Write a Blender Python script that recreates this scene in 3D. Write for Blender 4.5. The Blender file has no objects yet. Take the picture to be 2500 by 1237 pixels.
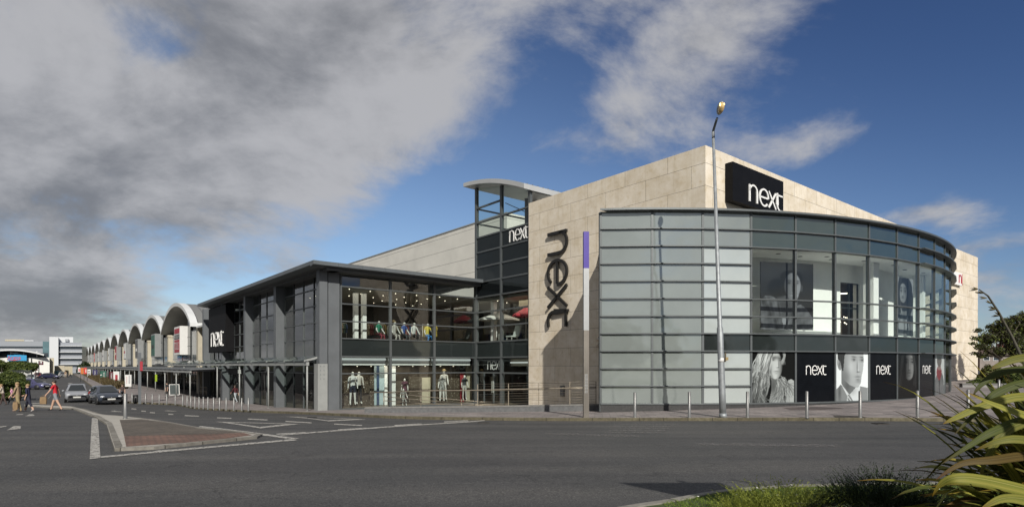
import bpy, bmesh, math, random
import numpy as np
from mathutils import Vector, Matrix, geometry
R = math.radians
scene = bpy.context.scene
COL = scene.collection
E = 2.1            # eye height above the kerbside road
F = 1440.0         # focal length in photograph pixels
HZ = 893.0         # horizon row
AX = (-math.sin(R(39)), math.cos(R(39)))   # the building's two axes on plan
BX = (math.cos(R(39)), math.sin(R(39)))
SUN_PHI, SUN_EL = 13.0, 33.0

# ---------------------------------------------------------------- ground shape
_C = np.array([
 (3,22.8,2.12),(10,22.8,2.11),(17,22.8,2.1),(25,22.8,2.08),(35,24,2.0),(4.1,27.4,2.19),(9.5,27,2.03),(13.6,27.5,1.92),
 (18.2,29.6,1.87),(22,31.9,1.76),(26.7,36,1.72),(30,40,1.6),(40,50,1.35),(60,60,1.2),(90,80,1.0),(120,120,.9),(60,30,1.7),(1.7,29.2,2.36),
 (-10.5,36,2.82),(-7,33,2.62),(-16.4,41,3.09),(-21,47,3.27),(-25,52,3.3),(-16.5,37,2.94),(-25,34,2.67),(-40,34,2.7),(-31,45,2.97),
 (-14.1,21.5,2.07),(-8,20,2.0),(-22,22,2.1),(0,5,1.72),(5,8,1.78),(-10,10,1.85),(10,5,1.72),(20,8,1.75),(0,15,1.95),(15,15,1.95),
 (-10,15,1.95),(-25,14,1.95),(30,14,1.9),(-37,52,3.05),(-50,60,3.15),(-60,80,3.2),(-150,200,3.15),(-100,120,3.2),(-80,60,3.1),
 (-20,62,3.3),(-10,48,3.3),(-3,38,3.1),(0,42,3.2),(10,45,3.2),(5,35,2.9),(-60,40,2.8),(-2,31,2.47),(-14,30,2.5),(-6,27,2.3),(-30,28,2.35),
 (0,0,1.72),(0,-10,1.72),(15,0,1.72),(-15,0,1.75),(-250,250,3.1),(-100,40,2.9)], float)
def road(x, y, bw=4.2):
    x = np.atleast_1d(np.asarray(x, float)); y = np.atleast_1d(np.asarray(y, float))
    dist = np.hypot(x, y)
    s = (bw + .05*np.maximum(dist-30, 0))[:, None]
    d2 = ((x[:, None]-_C[None, :, 0])**2 + (y[:, None]-_C[None, :, 1])**2)/(2*s*s)
    d2 -= d2.min(axis=1, keepdims=True)
    w = np.exp(-d2)
    return E - (w*_C[None, :, 2]).sum(1)/w.sum(1)
def rz(x, y): return float(road(x, y)[0])
def at(u, v, off=0.0):
    """where the sight line of a spot seen in the photograph meets the ground"""
    x = (u-1250)/F; k = (v-HZ)/F
    ys = np.concatenate([np.arange(2, 60, .1), np.arange(60, 420, .5)])
    g = (E-k*ys) - (road(x*ys, ys)+off)
    i = np.where(g <= 0)[0]
    if len(i) == 0: y = ys[-1]
    else:
        i = i[0]
        if i == 0: y = ys[0]
        else:
            a, b = g[i-1], g[i]; y = ys[i-1]+(ys[i]-ys[i-1])*a/(a-b)
    return Vector((x*y, y, rz(x*y, y)+off))
def AB(A, B, z=0.0): return Vector((A*AX[0]+B*BX[0], A*AX[1]+B*BX[1], z))
def onB(u, c):       # distance along A of the spot in column u on the plane B=c
    x = (u-1250)/F; y = c/(x*BX[0]+BX[1]); return x*y*AX[0]+y*AX[1]
def onA(u, c):
    x = (u-1250)/F; y = c/(x*AX[0]+AX[1]); return x*y*BX[0]+y*BX[1]
def zof(v, y): return E+(HZ-v)/F*y

# ---------------------------------------------------------------- materials
def nt_new(name):
    m = bpy.data.materials.new(name); m.use_nodes = True
    nt = m.node_tree; nt.nodes.clear()
    out = nt.nodes.new('ShaderNodeOutputMaterial')
    return m, nt, out
def N(nt, t, **k):
    n = nt.nodes.new(t)
    for a, b in k.items():
        if a in n.inputs.keys(): n.inputs[a].default_value = b
        else: setattr(n, a, b)
    return n
def col4(c): return (c[0], c[1], c[2], 1)
MATS = {}
def mat(name, c, rough=.6, metal=0, var=.12, scale=6.0, bump=0.0, c2=None, spec=.5, coat=0, detail=5, emit=0, stretch=None, trans=0):
    """principled with blotchy procedural variation"""
    if name in MATS: return MATS[name]
    m, nt, out = nt_new(name)
    p = N(nt, 'ShaderNodeBsdfPrincipled', Roughness=rough, Metallic=metal)
    p.inputs['Specular IOR Level'].default_value = spec
    if coat: p.inputs['Coat Weight'].default_value = coat
    nt.links.new(p.outputs[0], out.inputs[0])
    tc = N(nt, 'ShaderNodeTexCoord'); mp = N(nt, 'ShaderNodeMapping')
    if stretch: mp.inputs['Scale'].default_value = stretch
    nt.links.new(tc.outputs['Object'], mp.inputs[0])
    no = N(nt, 'ShaderNodeTexNoise', Scale=scale, Detail=detail, Roughness=.62)
    nt.links.new(mp.outputs[0], no.inputs['Vector'])
    mx = N(nt, 'ShaderNodeMix', data_type='RGBA')
    cc = c2 if c2 else tuple(min(1, x*(1+var)) for x in c)
    ca = tuple(x*(1-var) for x in c) if not c2 else c
    rr = N(nt, 'ShaderNodeValToRGB')
    rr.color_ramp.elements[0].position = .3; rr.color_ramp.elements[1].position = .7
    rr.color_ramp.elements[0].color = col4(ca); rr.color_ramp.elements[1].color = col4(cc)
    nt.links.new(no.outputs[0], rr.inputs[0]); nt.links.new(rr.outputs[0], p.inputs['Base Color'])
    if bump:
        b = N(nt, 'ShaderNodeBump', Strength=bump, Distance=.02)
        nt.links.new(no.outputs[0], b.inputs['Height']); nt.links.new(b.outputs[0], p.inputs['Normal'])
    if emit:
        p.inputs['Emission Color'].default_value = col4(c); p.inputs['Emission Strength'].default_value = emit
    MATS[name] = m
    return m
def glass(name, tint, refl=1.0, base=.07, dirt=0.0, dirtcol=(.5, .55, .52), rough=0.0):
    """a thin pane: sees through with a tint, reflects more at a grazing angle, some dust"""
    if name in MATS: return MATS[name]
    m, nt, out = nt_new(name)
    tr = N(nt, 'ShaderNodeBsdfTransparent', Color=col4(tint))
    gl = N(nt, 'ShaderNodeBsdfGlossy', Roughness=rough); gl.inputs['Color'].default_value = (1, 1, 1, 1)
    lw = N(nt, 'ShaderNodeLayerWeight', Blend=.5)
    pw = N(nt, 'ShaderNodeMath', operation='POWER'); pw.inputs[1].default_value = 4.0
    ml = N(nt, 'ShaderNodeMath', operation='MULTIPLY_ADD'); ml.inputs[1].default_value = .85*refl; ml.inputs[2].default_value = base
    nt.links.new(lw.outputs['Facing'], pw.inputs[0]); nt.links.new(pw.outputs[0], ml.inputs[0])
    mx = N(nt, 'ShaderNodeMixShader'); nt.links.new(ml.outputs[0], mx.inputs[0])
    nt.links.new(tr.outputs[0], mx.inputs[1]); nt.links.new(gl.outputs[0], mx.inputs[2])
    last = mx
    # slight waviness of the panes
    tc = N(nt, 'ShaderNodeTexCoord')
    no = N(nt, 'ShaderNodeTexNoise', Scale=.9, Detail=1.0); nt.links.new(tc.outputs['Object'], no.inputs['Vector'])
    b = N(nt, 'ShaderNodeBump', Strength=.06, Distance=.05); nt.links.new(no.outputs[0], b.inputs['Height'])
    nt.links.new(b.outputs[0], gl.inputs['Normal'])
    if dirt:
        df = N(nt, 'ShaderNodeBsdfDiffuse', Color=col4(dirtcol))
        mx2 = N(nt, 'ShaderNodeMixShader', Fac=dirt)
        nt.links.new(mx.outputs[0], mx2.inputs[1]); nt.links.new(df.outputs[0], mx2.inputs[2]); last = mx2
    nt.links.new(last.outputs[0], out.inputs[0])
    MATS[name] = m
    return m
def emitter(name, c, s):
    if name in MATS: return MATS[name]
    m, nt, out = nt_new(name)
    e = N(nt, 'ShaderNodeEmission', Color=col4(c), Strength=s); nt.links.new(e.outputs[0], out.inputs[0])
    MATS[name] = m
    return m

# ---------------------------------------------------------------- mesh building
class MB:
    def __init__(s): s.v = []; s.f = []; s.m = []; s.mats = []; s.uv = {}; s.c = None; s.sm = []
    def mi(s, m):
        if m not in s.mats: s.mats.append(m)
        return s.mats.index(m)
    def face(s, pts, m, uv=None, smooth=False):
        i = len(s.v); s.v += [tuple(p) for p in pts]
        s.f.append(tuple(range(i, i+len(pts)))); s.m.append(s.mi(m)); s.sm.append(smooth)
        if uv: s.uv[len(s.f)-1] = uv
    def mesh(s, verts, faces, m, smooth=False):
        i = len(s.v); s.v += [tuple(p) for p in verts]; k = s.mi(m)
        for f in faces: s.f.append(tuple(j+i for j in f)); s.m.append(k); s.sm.append(smooth)
    def box(s, o, ex, ey, ez, m):
        """a box from corner o with three edge vectors"""
        o, ex, ey, ez = Vector(o), Vector(ex), Vector(ey), Vector(ez)
        if ex.cross(ey).dot(ez) < 0: ex, ey = ey, ex
        p = [o, o+ex, o+ex+ey, o+ey, o+ez, o+ex+ez, o+ex+ey+ez, o+ey+ez]
        s.mesh(p, [(0, 3, 2, 1), (4, 5, 6, 7), (0, 1, 5, 4), (1, 2, 6, 5), (2, 3, 7, 6), (3, 0, 4, 7)], m)
    def cbox(s, c, size, m, rot=0):
        c = Vector(c); co, si = math.cos(rot), math.sin(rot)
        ex = Vector((co, si, 0))*size[0]; ey = Vector((-si, co, 0))*size[1]; ez = Vector((0, 0, size[2]))
        s.box(c-ex/2-ey/2-ez/2, ex, ey, ez, m)
    def bar(s, p, q, w, h, m, up=(0, 0, 1)):
        """a bar of section w by h from p to q"""
        p, q = Vector(p), Vector(q); d = (q-p); 
        if d.length < 1e-6: return
        d = d.normalized(); up = Vector(up)
        if abs(d.dot(up)) > .99: up = Vector((0, 1, 0))
        sx = d.cross(up).normalized(); sy = sx.cross(d).normalized()
        s.box(p-sx*w/2-sy*h/2, q-p, sx*w, sy*h, m)
    def tube(s, pts, r, m, n=8, caps=True, smooth=True):
        pts = [Vector(p) for p in pts]; rs = r if isinstance(r, (list, tuple)) else [r]*len(pts)
        rings = []; prev = None
        for i, p in enumerate(pts):
            d = (pts[min(i+1, len(pts)-1)]-pts[max(i-1, 0)]).normalized()
            up = Vector((0, 0, 1)) if abs(d.z) < .95 else Vector((0, 1, 0))
            if prev is not None:
                sx = prev - d*prev.dot(d)
                sx = sx.normalized() if sx.length > 1e-4 else d.cross(up).normalized()
            else: sx = d.cross(up).normalized()
            prev = sx; sy = d.cross(sx)
            rings.append([p+(sx*math.cos(2*math.pi*k/n)+sy*math.sin(2*math.pi*k/n))*rs[i] for k in range(n)])
        vs = [q for rg in rings for q in rg]; fs = []
        for i in range(len(pts)-1):
            for k in range(n):
                a, b = i*n+k, i*n+(k+1) % n
                fs.append((a, b, b+n, a+n))
        if caps: fs += [tuple(range(n-1, -1, -1)), tuple(range((len(pts)-1)*n, len(pts)*n))]
        s.mesh(vs, fs, m, smooth)
    def lathe(s, c, prof, m, n=14, smooth=True, axis=None):
        """prof: list of (radius, height) turned about the vertical through c"""
        c = Vector(c); vs = []; fs = []
        ez = Vector((0, 0, 1)) if axis is None else Vector(axis).normalized()
        up = Vector((1, 0, 0)) if abs(ez.x) < .9 else Vector((0, 1, 0))
        ex = ez.cross(up).normalized(); ey = ez.cross(ex)
        for r, h in prof:
            for k in range(n):
                t = 2*math.pi*k/n; vs.append(c+(ex*math.cos(t)+ey*math.sin(t))*r+ez*h)
        for i in range(len(prof)-1):
            for k in range(n):
                a, b = i*n+k, i*n+(k+1) % n; fs.append((a, b, b+n, a+n))
        fs += [tuple(range(n-1, -1, -1)), tuple(range((len(prof)-1)*n, len(prof)*n))]
        s.mesh(vs, fs, m, smooth)
    def ball(s, c, r, m, n=10, k=7, rot=None):
        c = Vector(c); r = Vector(r) if not isinstance(r, (int, float)) else Vector((r, r, r)); vs = []; fs = []
        for i in range(k+1):
            t = math.pi*i/k
            for j in range(n):
                q = 2*math.pi*j/n
                d = Vector((math.sin(t)*math.cos(q)*r.x, math.sin(t)*math.sin(q)*r.y, math.cos(t)*r.z))
                if rot is not None: d = rot @ d
                vs.append(c+d)
        for i in range(k):
            for j in range(n):
                a, b = i*n+j, i*n+(j+1) % n; fs.append((a, a+n, b+n, b))
        s.mesh(vs, fs, m, True)
    def prism(s, pts, up, m, m_side=None):
        """a closed flat outline pushed along up"""
        pts = [Vector(p) for p in pts]; up = Vector(up); n = len(pts)
        nm = geometry.normal(pts) if n < 5 else sum(((pts[i]-pts[0]).cross(pts[(i+1) % n]-pts[0]) for i in range(1, n-1)), Vector()).normalized()
        if nm.dot(up) < 0: pts = pts[::-1]
        s.face([p+up for p in pts], m); s.face(pts[::-1], m_side or m)
        for i in range(n):
            a, b = pts[i], pts[(i+1) % n]; s.face([a, b, b+up, a+up], m_side or m)
    def build(s, name, parent=None, base=None, smooth=False, local=False):
        me = bpy.data.meshes.new(name)
        off = Vector((0, 0, 0))
        if not local:
            if parent is not None: off = root_of(parent).location.copy()
            elif base is not None: off = Vector(base)
        me.from_pydata([tuple(Vector(p)-off) for p in s.v], [], s.f)
        for m in s.mats: me.materials.append(m)
        me.polygons.foreach_set('material_index', s.m)
        me.polygons.foreach_set('use_smooth', [True if smooth else x for x in s.sm])
        if s.uv:
            ul = me.uv_layers.new(name='UVMap')
            for fi, uv in s.uv.items():
                p = me.polygons[fi]
                for k, li in enumerate(p.loop_indices): ul.data[li].uv = uv[k]
        me.update()
        o = bpy.data.objects.new(name, me); COL.objects.link(o)
        if parent is not None: o.parent = parent
        elif base is not None: o.location = base
        return o
def root_of(o):
    while o.parent is not None: o = o.parent
    return o
def tag(o, label=None, cat=None, group=None, kind=None):
    if label: o['label'] = label
    if cat: o['category'] = cat
    if group: o['group'] = group
    if kind: o['kind'] = kind
    return o
def thing(name, label, cat, loc=(0, 0, 0), rot=0, group=None):
    o = bpy.data.objects.new(name, None); COL.objects.link(o)
    o.location = loc; o.rotation_euler = (0, 0, rot); o.empty_display_size = .2
    return tag(o, label, cat, group)
def copy_tree(o, parent=None):
    c = o.copy(); COL.objects.link(c)
    if parent is not None: c.parent = parent
    for ch in list(o.children): copy_tree(ch, c)
    return c
def smoothmesh(vs, fs): pass

# ---------------------------------------------------------------- lettering
def logo_strokes():
    def arc(cx, cy, rx, ry, t0, t1, n=18):
        return [(cx+rx*math.cos(R(t0+(t1-t0)*i/n)), cy+ry*math.sin(R(t0+(t1-t0)*i/n))) for i in range(n+1)]
    n = [[(0, 0), (0, 1)], [(0, .62)]+arc(.3, .62, .3, .38, 165, 15, 10)+[(.6, .55), (.6, 0)]]
    e = [[(.84, .5), (1.5, .5)], arc(1.17, .5, .36, .5, 0, 318, 26)]
    x = [[(1.57, 1), (2.18, 0)], [(2.18, 1), (1.57, 0)]]
    t = [[(2.28, .95), (2.78, .95)], [(2.32, 1.08), (2.32, .34)]+arc(2.58, .34, .26, .34, 180, 285, 8)+[(2.76, .03)]]
    return n+e+x+t
def strokes_to(mb, strokes, o, ex, ey, ez, w, m, sc=1.0):
    """ribbons of width w raised along ez, drawn on the plane (ex, ey) at o"""
    o, ex, ey, ez = Vector(o), Vector(ex), Vector(ey), Vector(ez)
    for st in strokes:
        p = [Vector((a, b)) for a, b in st]; L = []; Rr = []
        for i in range(len(p)):
            d0 = (p[i]-p[i-1]).normalized() if i > 0 else None
            d1 = (p[i+1]-p[i]).normalized() if i < len(p)-1 else None
            d = ((d0 or d1)+(d1 or d0)).normalized()
            nrm = Vector((-d.y, d.x)); k = 1.0
            if d0 is not None and d1 is not None: k = 1/max(.5, d.dot(d1))
            q = p[i]
            if d0 is None: q = q-d*w/2*.0
            L.append(q+nrm*w/2*k); Rr.append(q-nrm*w/2*k)
        T = lambda q, h: o+ex*q.x*sc+ey*q.y*sc+ez*h
        n = len(p); vs = [T(q, 1) for q in L]+[T(q, 1) for q in Rr]+[T(q, 0) for q in L]+[T(q, 0) for q in Rr]
        fs = []
        for i in range(n-1):
            fs += [(n+i, n+i+1, i+1, i), (2*n+i, i, i+1, 2*n+i+1)[::-1], (3*n+i, 3*n+i+1, n+i+1, n+i)[::-1]]
        fs += [(0, n, 3*n, 2*n)[::-1], (n-1, 3*n-1, 4*n-1, 2*n-1)[::-1]]
        mb.mesh(vs, fs, m)
def text_to(mb, txt, o, ex, ey, h, m, lift=.01, align='CENTER', width=None):
    """flat lettering of cap height about h on the plane (ex, ey) with its middle at o"""
    cu = bpy.data.curves.new('lettering_curve', 'FONT'); cu.body = txt; cu.align_x = align; cu.align_y = 'CENTER'; cu.size = h*1.38; cu.resolution_u = 3
    ob = bpy.data.objects.new('lettering_curve', cu); COL.objects.link(ob)
    me = ob.to_mesh()
    ex, ey = Vector(ex).normalized(), Vector(ey).normalized(); ez = ex.cross(ey); o = Vector(o)
    k = 1.0
    if width and len(me.vertices):
        xs = [v.co.x for v in me.vertices]; k = width/max(1e-3, max(xs)-min(xs))
    mb.mesh([o+ex*v.co.x*k+ey*v.co.y+ez*lift for v in me.vertices], [tuple(p.vertices) for p in me.polygons], m)
    ob.to_mesh_clear(); bpy.data.objects.remove(ob); bpy.data.curves.remove(cu)

# ---------------------------------------------------------------- sheets that follow the ground
def inside(poly, x, y):
    c = False; n = len(poly); j = n-1
    for i in range(n):
        xi, yi = poly[i]; xj, yj = poly[j]
        if (yi > y) != (yj > y) and x < (xj-xi)*(y-yi)/(yj-yi)+xi: c = not c
        j = i
    return c
def densify(poly, step, closed=True):
    out = []; n = len(poly)
    for i in range(n if closed else n-1):
        a = Vector(poly[i][:2]); b = Vector(poly[(i+1) % n][:2]); k = max(1, int((b-a).length/step))
        out += [tuple(a.lerp(b, t/k)) for t in range(k)]
    if not closed: out.append(tuple(poly[-1][:2]))
    return out
def sheet(poly, off, m, step=1.0, mb=None, lift=None, far=0):
    """fill an outline on plan with a sheet lying off above the ground"""
    mb = mb or MB(); pl = densify([(p[0], p[1]) for p in poly], step)
    xs = [p[0] for p in pl]; ys = [p[1] for p in pl]
    pts = [Vector(p) for p in pl]; nb = len(pts)
    gx = np.arange(min(xs)+step*.5, max(xs), step); gy = np.arange(min(ys)+step*.5, max(ys), step)
    GX, GY = np.meshgrid(gx, gy); GX = GX.ravel(); GY = GY.ravel(); ins = np.zeros(len(GX), bool); j = len(pl)-1
    if far:
        dd = np.hypot(GX, GY); ii = np.round(GX/step).astype(int)+np.round(GY/step).astype(int)*7
        keep = (dd < far) | (ii % 5 == 0); GX, GY = GX[keep], GY[keep]; ins = ins[keep]
    for i in range(len(pl)):
        xi, yi = pl[i]; xj, yj = pl[j]
        if yi != yj: ins ^= ((yi > GY) != (yj > GY)) & (GX < (xj-xi)*(GY-yi)/(yj-yi)+xi)
        j = i
    pts += [Vector((float(x), float(y))) for x, y in zip(GX[ins], GY[ins])]
    edges = [(i, (i+1) % nb) for i in range(nb)]
    v, e, f, _, _, _ = geometry.delaunay_2d_cdt(pts, edges, [], 1, 1e-5)
    z = road([p.x for p in v], [p.y for p in v])+off
    if lift is not None: z = z+np.array([lift(p.x, p.y) for p in v])
    fs = []
    for t in f:
        a, b, c = (v[i] for i in t[:3])
        fs.append(tuple(t) if (b-a).cross(c-a) > 0 else tuple(t[::-1]))
    mb.mesh([(p.x, p.y, zz) for p, zz in zip(v, z)], fs, m, True)
    return mb
def kerb_strip(mb, line, w, h, m, closed=False, step=.6, side=1):
    """a kerb of width w standing h above the ground along a line on plan"""
    pl = densify([(p[0], p[1]) for p in line], step, closed); n = len(pl)
    P = [Vector(p) for p in pl]; rows = []
    for i in range(n):
        a = P[i-1] if (i > 0 or closed) else P[i]; b = P[(i+1) % n] if (i < n-1 or closed) else P[i]
        d = (b-a).normalized(); nr = Vector((-d.y, d.x))*side
        q = P[i]+nr*w; z0 = rz(P[i].x, P[i].y)
        rows.append([(P[i].x, P[i].y, z0-.1), (P[i].x, P[i].y, z0+h-.015), (P[i].x+nr.x*.02, P[i].y+nr.y*.02, z0+h), (q.x, q.y, z0+h), (q.x, q.y, z0-.1)])
    ln = 0; vv = (0, .12, .15, .3, .45)
    for i in range(n if closed else n-1):
        j = (i+1) % n; dl = (P[j]-P[i]).length
        for k in range(4):
            q = [rows[i][k], rows[j][k], rows[j][k+1], rows[i][k+1]]; uv = [(ln, vv[k]+1), (ln+dl, vv[k]+1), (ln+dl, vv[k+1]+1), (ln, vv[k+1]+1)]
            mb.face(q if side < 0 else q[::-1], m, uv=uv if side < 0 else uv[::-1])
        ln += dl
    return pl
# ================================================================ camera, sun, sky
cam_d = bpy.data.cameras.new('camera'); cam = bpy.data.objects.new('camera', cam_d); COL.objects.link(cam)
cam.location = (0, 0, E); cam.rotation_euler = (R(90), 0, 0)
cam_d.sensor_width = 36; cam_d.lens = F/2500*36; cam_d.shift_y = (HZ-618.5)/2500
cam_d.clip_start = .1; cam_d.clip_end = 8000
scene.camera = cam
sd = bpy.data.lights.new('sun', 'SUN'); so = bpy.data.objects.new('sun', sd); COL.objects.link(so)
sd.energy = 3.35; sd.angle = R(.53); sd.color = (1, .95, .87)
tr = Vector((-math.sin(R(SUN_PHI))*math.cos(R(SUN_EL)), math.cos(R(SUN_PHI))*math.cos(R(SUN_EL)), -math.sin(R(SUN_EL))))
so.rotation_euler = tr.to_track_quat('-Z', 'Y').to_euler()
scene.view_settings.view_transform = 'Standard'; scene.view_settings.look = 'None'
scene.view_settings.exposure = .5; scene.view_settings.gamma = 1
cy = scene.cycles
cy.use_denoising = True
try: cy.denoiser = 'OPENIMAGEDENOISE'
except Exception: pass
cy.max_bounces = 8; cy.transparent_max_bounces = 16; cy.glossy_bounces = 4; cy.diffuse_bounces = 3
cy.caustics_reflective = False; cy.caustics_refractive = False; cy.sample_clamp_indirect = 4

w = bpy.data.worlds.new('World'); scene.world = w; w.use_nodes = True
nt = w.node_tree; nt.nodes.clear()
L = nt.links.new
wo = N(nt, 'ShaderNodeOutputWorld'); bg = N(nt, 'ShaderNodeBackground', Strength=.1); L(bg.outputs[0], wo.inputs[0])
sky = N(nt, 'ShaderNodeTexSky', sky_type='NISHITA'); sky.sun_disc = False
sky.sun_elevation = R(SUN_EL); sky.sun_rotation = R(180-SUN_PHI)
sky.altitude = 100; sky.air_density = 1.0; sky.dust_density = .6; sky.ozone_density = 2.2
tcw = N(nt, 'ShaderNodeTexCoord'); sx = N(nt, 'ShaderNodeSeparateXYZ'); L(tcw.outputs['Generated'], sx.inputs[0])
def mth(op, a, b=None, c=None, clamp=False):
    n = N(nt, 'ShaderNodeMath', operation=op); n.use_clamp = clamp
    for i, x in enumerate((a, b, c)):
        if x is None: continue
        if isinstance(x, (int, float)): n.inputs[i].default_value = x
        else: L(x, n.inputs[i])
    return n.outputs[0]
def sstep(x, a, b):
    n = N(nt, 'ShaderNodeMapRange', interpolation_type='SMOOTHSTEP'); L(x, n.inputs[0])
    n.inputs[1].default_value = a; n.inputs[2].default_value = b; return n.outputs[0]
dx, dy, dz = sx.outputs
az = mth('MULTIPLY', mth('ARCTAN2', dx, dy), 180/math.pi)
el = mth('MULTIPLY', mth('ARCSINE', dz), 180/math.pi)
zz = mth('ADD', mth('MAXIMUM', dz, 0.0), .40)
cx = N(nt, 'ShaderNodeCombineXYZ'); L(mth('DIVIDE', dx, zz), cx.inputs[0]); L(mth('DIVIDE', dy, zz), cx.inputs[1]); L(mth('MULTIPLY', dz, .9), cx.inputs[2])
def noise(vec, scale, detail, rough, off=(0, 0, 0), dist=0.0):
    mp = N(nt, 'ShaderNodeMapping'); mp.inputs['Location'].default_value = off; L(vec, mp.inputs[0])
    n = N(nt, 'ShaderNodeTexNoise', Scale=scale, Detail=detail, Roughness=rough, Distortion=dist); L(mp.outputs[0], n.inputs['Vector']); return n.outputs[0]
n2 = noise(cx.outputs[0], 2.6, 9, .56, (7.7, 4.2, 2.0), .4)
n3 = noise(cx.outputs[0], 7.5, 8, .62, (1.7, 9.2, 1.0), .4)
def blob(a0, e0, ra, re, amp):
    da = mth('DIVIDE', mth('SUBTRACT', az, a0), ra); de = mth('DIVIDE', mth('SUBTRACT', el, e0), re)
    q = mth('ADD', mth('MULTIPLY', da, da), mth('MULTIPLY', de, de))
    return mth('MULTIPLY', mth('POWER', 2.718, mth('MULTIPLY', q, -1.0)), amp)
def total(xs):
    t = xs[0]
    for x in xs[1:]: t = mth('ADD', t, x)
    return t
# the big bank of cloud on the left, its edge running from high right to low left
edge = mth('DIVIDE', mth('SUBTRACT', mth('MULTIPLY_ADD', el, 1.42, -35.0), az), 22.0)
edge = mth('MAXIMUM', mth('MINIMUM', edge, .46), -.20)
bias = total([edge, blob(-31, 25.5, 3.0, 2.2, -.30), blob(0, -1, 90, 5.0, .26), blob(9.5, 20.5, 4.6, 3.4, .26), blob(17, 26.5, 15, 6.5, .30),
              blob(26.3, 18.3, 5.5, 1.7, .34), blob(34.2, 11.9, 3.4, 1.1, .52), blob(40, 6.0, 7, 4.0, .40), blob(1, 13.5, 9, 5.5, -.26), blob(-8, 14.5, 6, 3.5, -.12), blob(22, 13.5, 8, 2.5, -.15), blob(-13.5, 16.0, 3.5, 2.6, .14), blob(-8, 31, 14, 6, .06),
              blob(21, 28, 7, 5, .14), blob(13, 29, 6, 4, .08), blob(-19, 9.0, 4.5, 1.2, .28), blob(37, 22, 6, 7, -.22), mth('MULTIPLY', sstep(mth('ABSOLUTE', az), 70, 110), .5)])  # last term: unseen cloud behind the camera, added to cut glow mirrored in glass
def field(k):
    v = cx.outputs[0]
    if k != 1:
        sc_ = N(nt, 'ShaderNodeVectorMath', operation='SCALE'); sc_.inputs['Scale'].default_value = k; L(v, sc_.inputs[0]); v = sc_.outputs[0]
    a_ = noise(v, 2.3, 12, .60, (21.1, 7.7, 3.0), .30); b_ = noise(v, 7.0, 8, .62, (1.7, 9.2, 1.0), .3)
    return mth('ADD', mth('MULTIPLY', mth('SUBTRACT', a_, .5), 1.75), mth('MULTIPLY', mth('SUBTRACT', b_, .5), .42))
f0 = field(1.0); f1 = field(.93)
dens = mth('ADD', mth('ADD', f0, .5), bias)
cov = sstep(dens, .46, .92)
thick = sstep(dens, .70, 1.5)
rim = mth('SUBTRACT', f0, f1)                 # less cloud above: a lit top
sh = mth('ADD', mth('MULTIPLY', n2, 1.25), mth('MULTIPLY', n3, .45))
sh = mth('ADD', sh, mth('MULTIPLY', rim, .95))
sh = mth('SUBTRACT', sh, mth('MULTIPLY', thick, .30))
sh = mth('ADD', sh, mth('MULTIPLY', sstep(el, 2, 30), .16))
sh = mth('ADD', sh, mth('MULTIPLY', sstep(az, -42, 0), .14))
lit = sstep(sh, .46, 1.22)
cm = N(nt, 'ShaderNodeMix', data_type='RGBA'); L(lit, cm.inputs[0])
cm.inputs[6].default_value = (1.42, 1.47, 1.60, 1); cm.inputs[7].default_value = (3.30, 3.30, 3.42, 1)
# the blue: deeper away from the horizon and towards the right
tint = N(nt, 'ShaderNodeMix', data_type='RGBA'); L(mth('MULTIPLY', sstep(mth('MULTIPLY_ADD', el, .9, mth('MULTIPLY', az, .45)), 2, 42), 1.0), tint.inputs[0])
tint.inputs[6].default_value = (.64, .66, .71, 1); tint.inputs[7].default_value = (.26, .33, .47, 1)
bl = N(nt, 'ShaderNodeMix', data_type='RGBA', blend_type='MULTIPLY'); bl.inputs[0].default_value = 1
L(sky.outputs[0], bl.inputs[6]); L(tint.outputs[2], bl.inputs[7])
fin = N(nt, 'ShaderNodeMix', data_type='RGBA'); L(mth('MULTIPLY', cov, .94), fin.inputs[0]); L(bl.outputs[2], fin.inputs[6]); L(cm.outputs[2], fin.inputs[7])
L(fin.outputs[2], bg.inputs[0])

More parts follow.
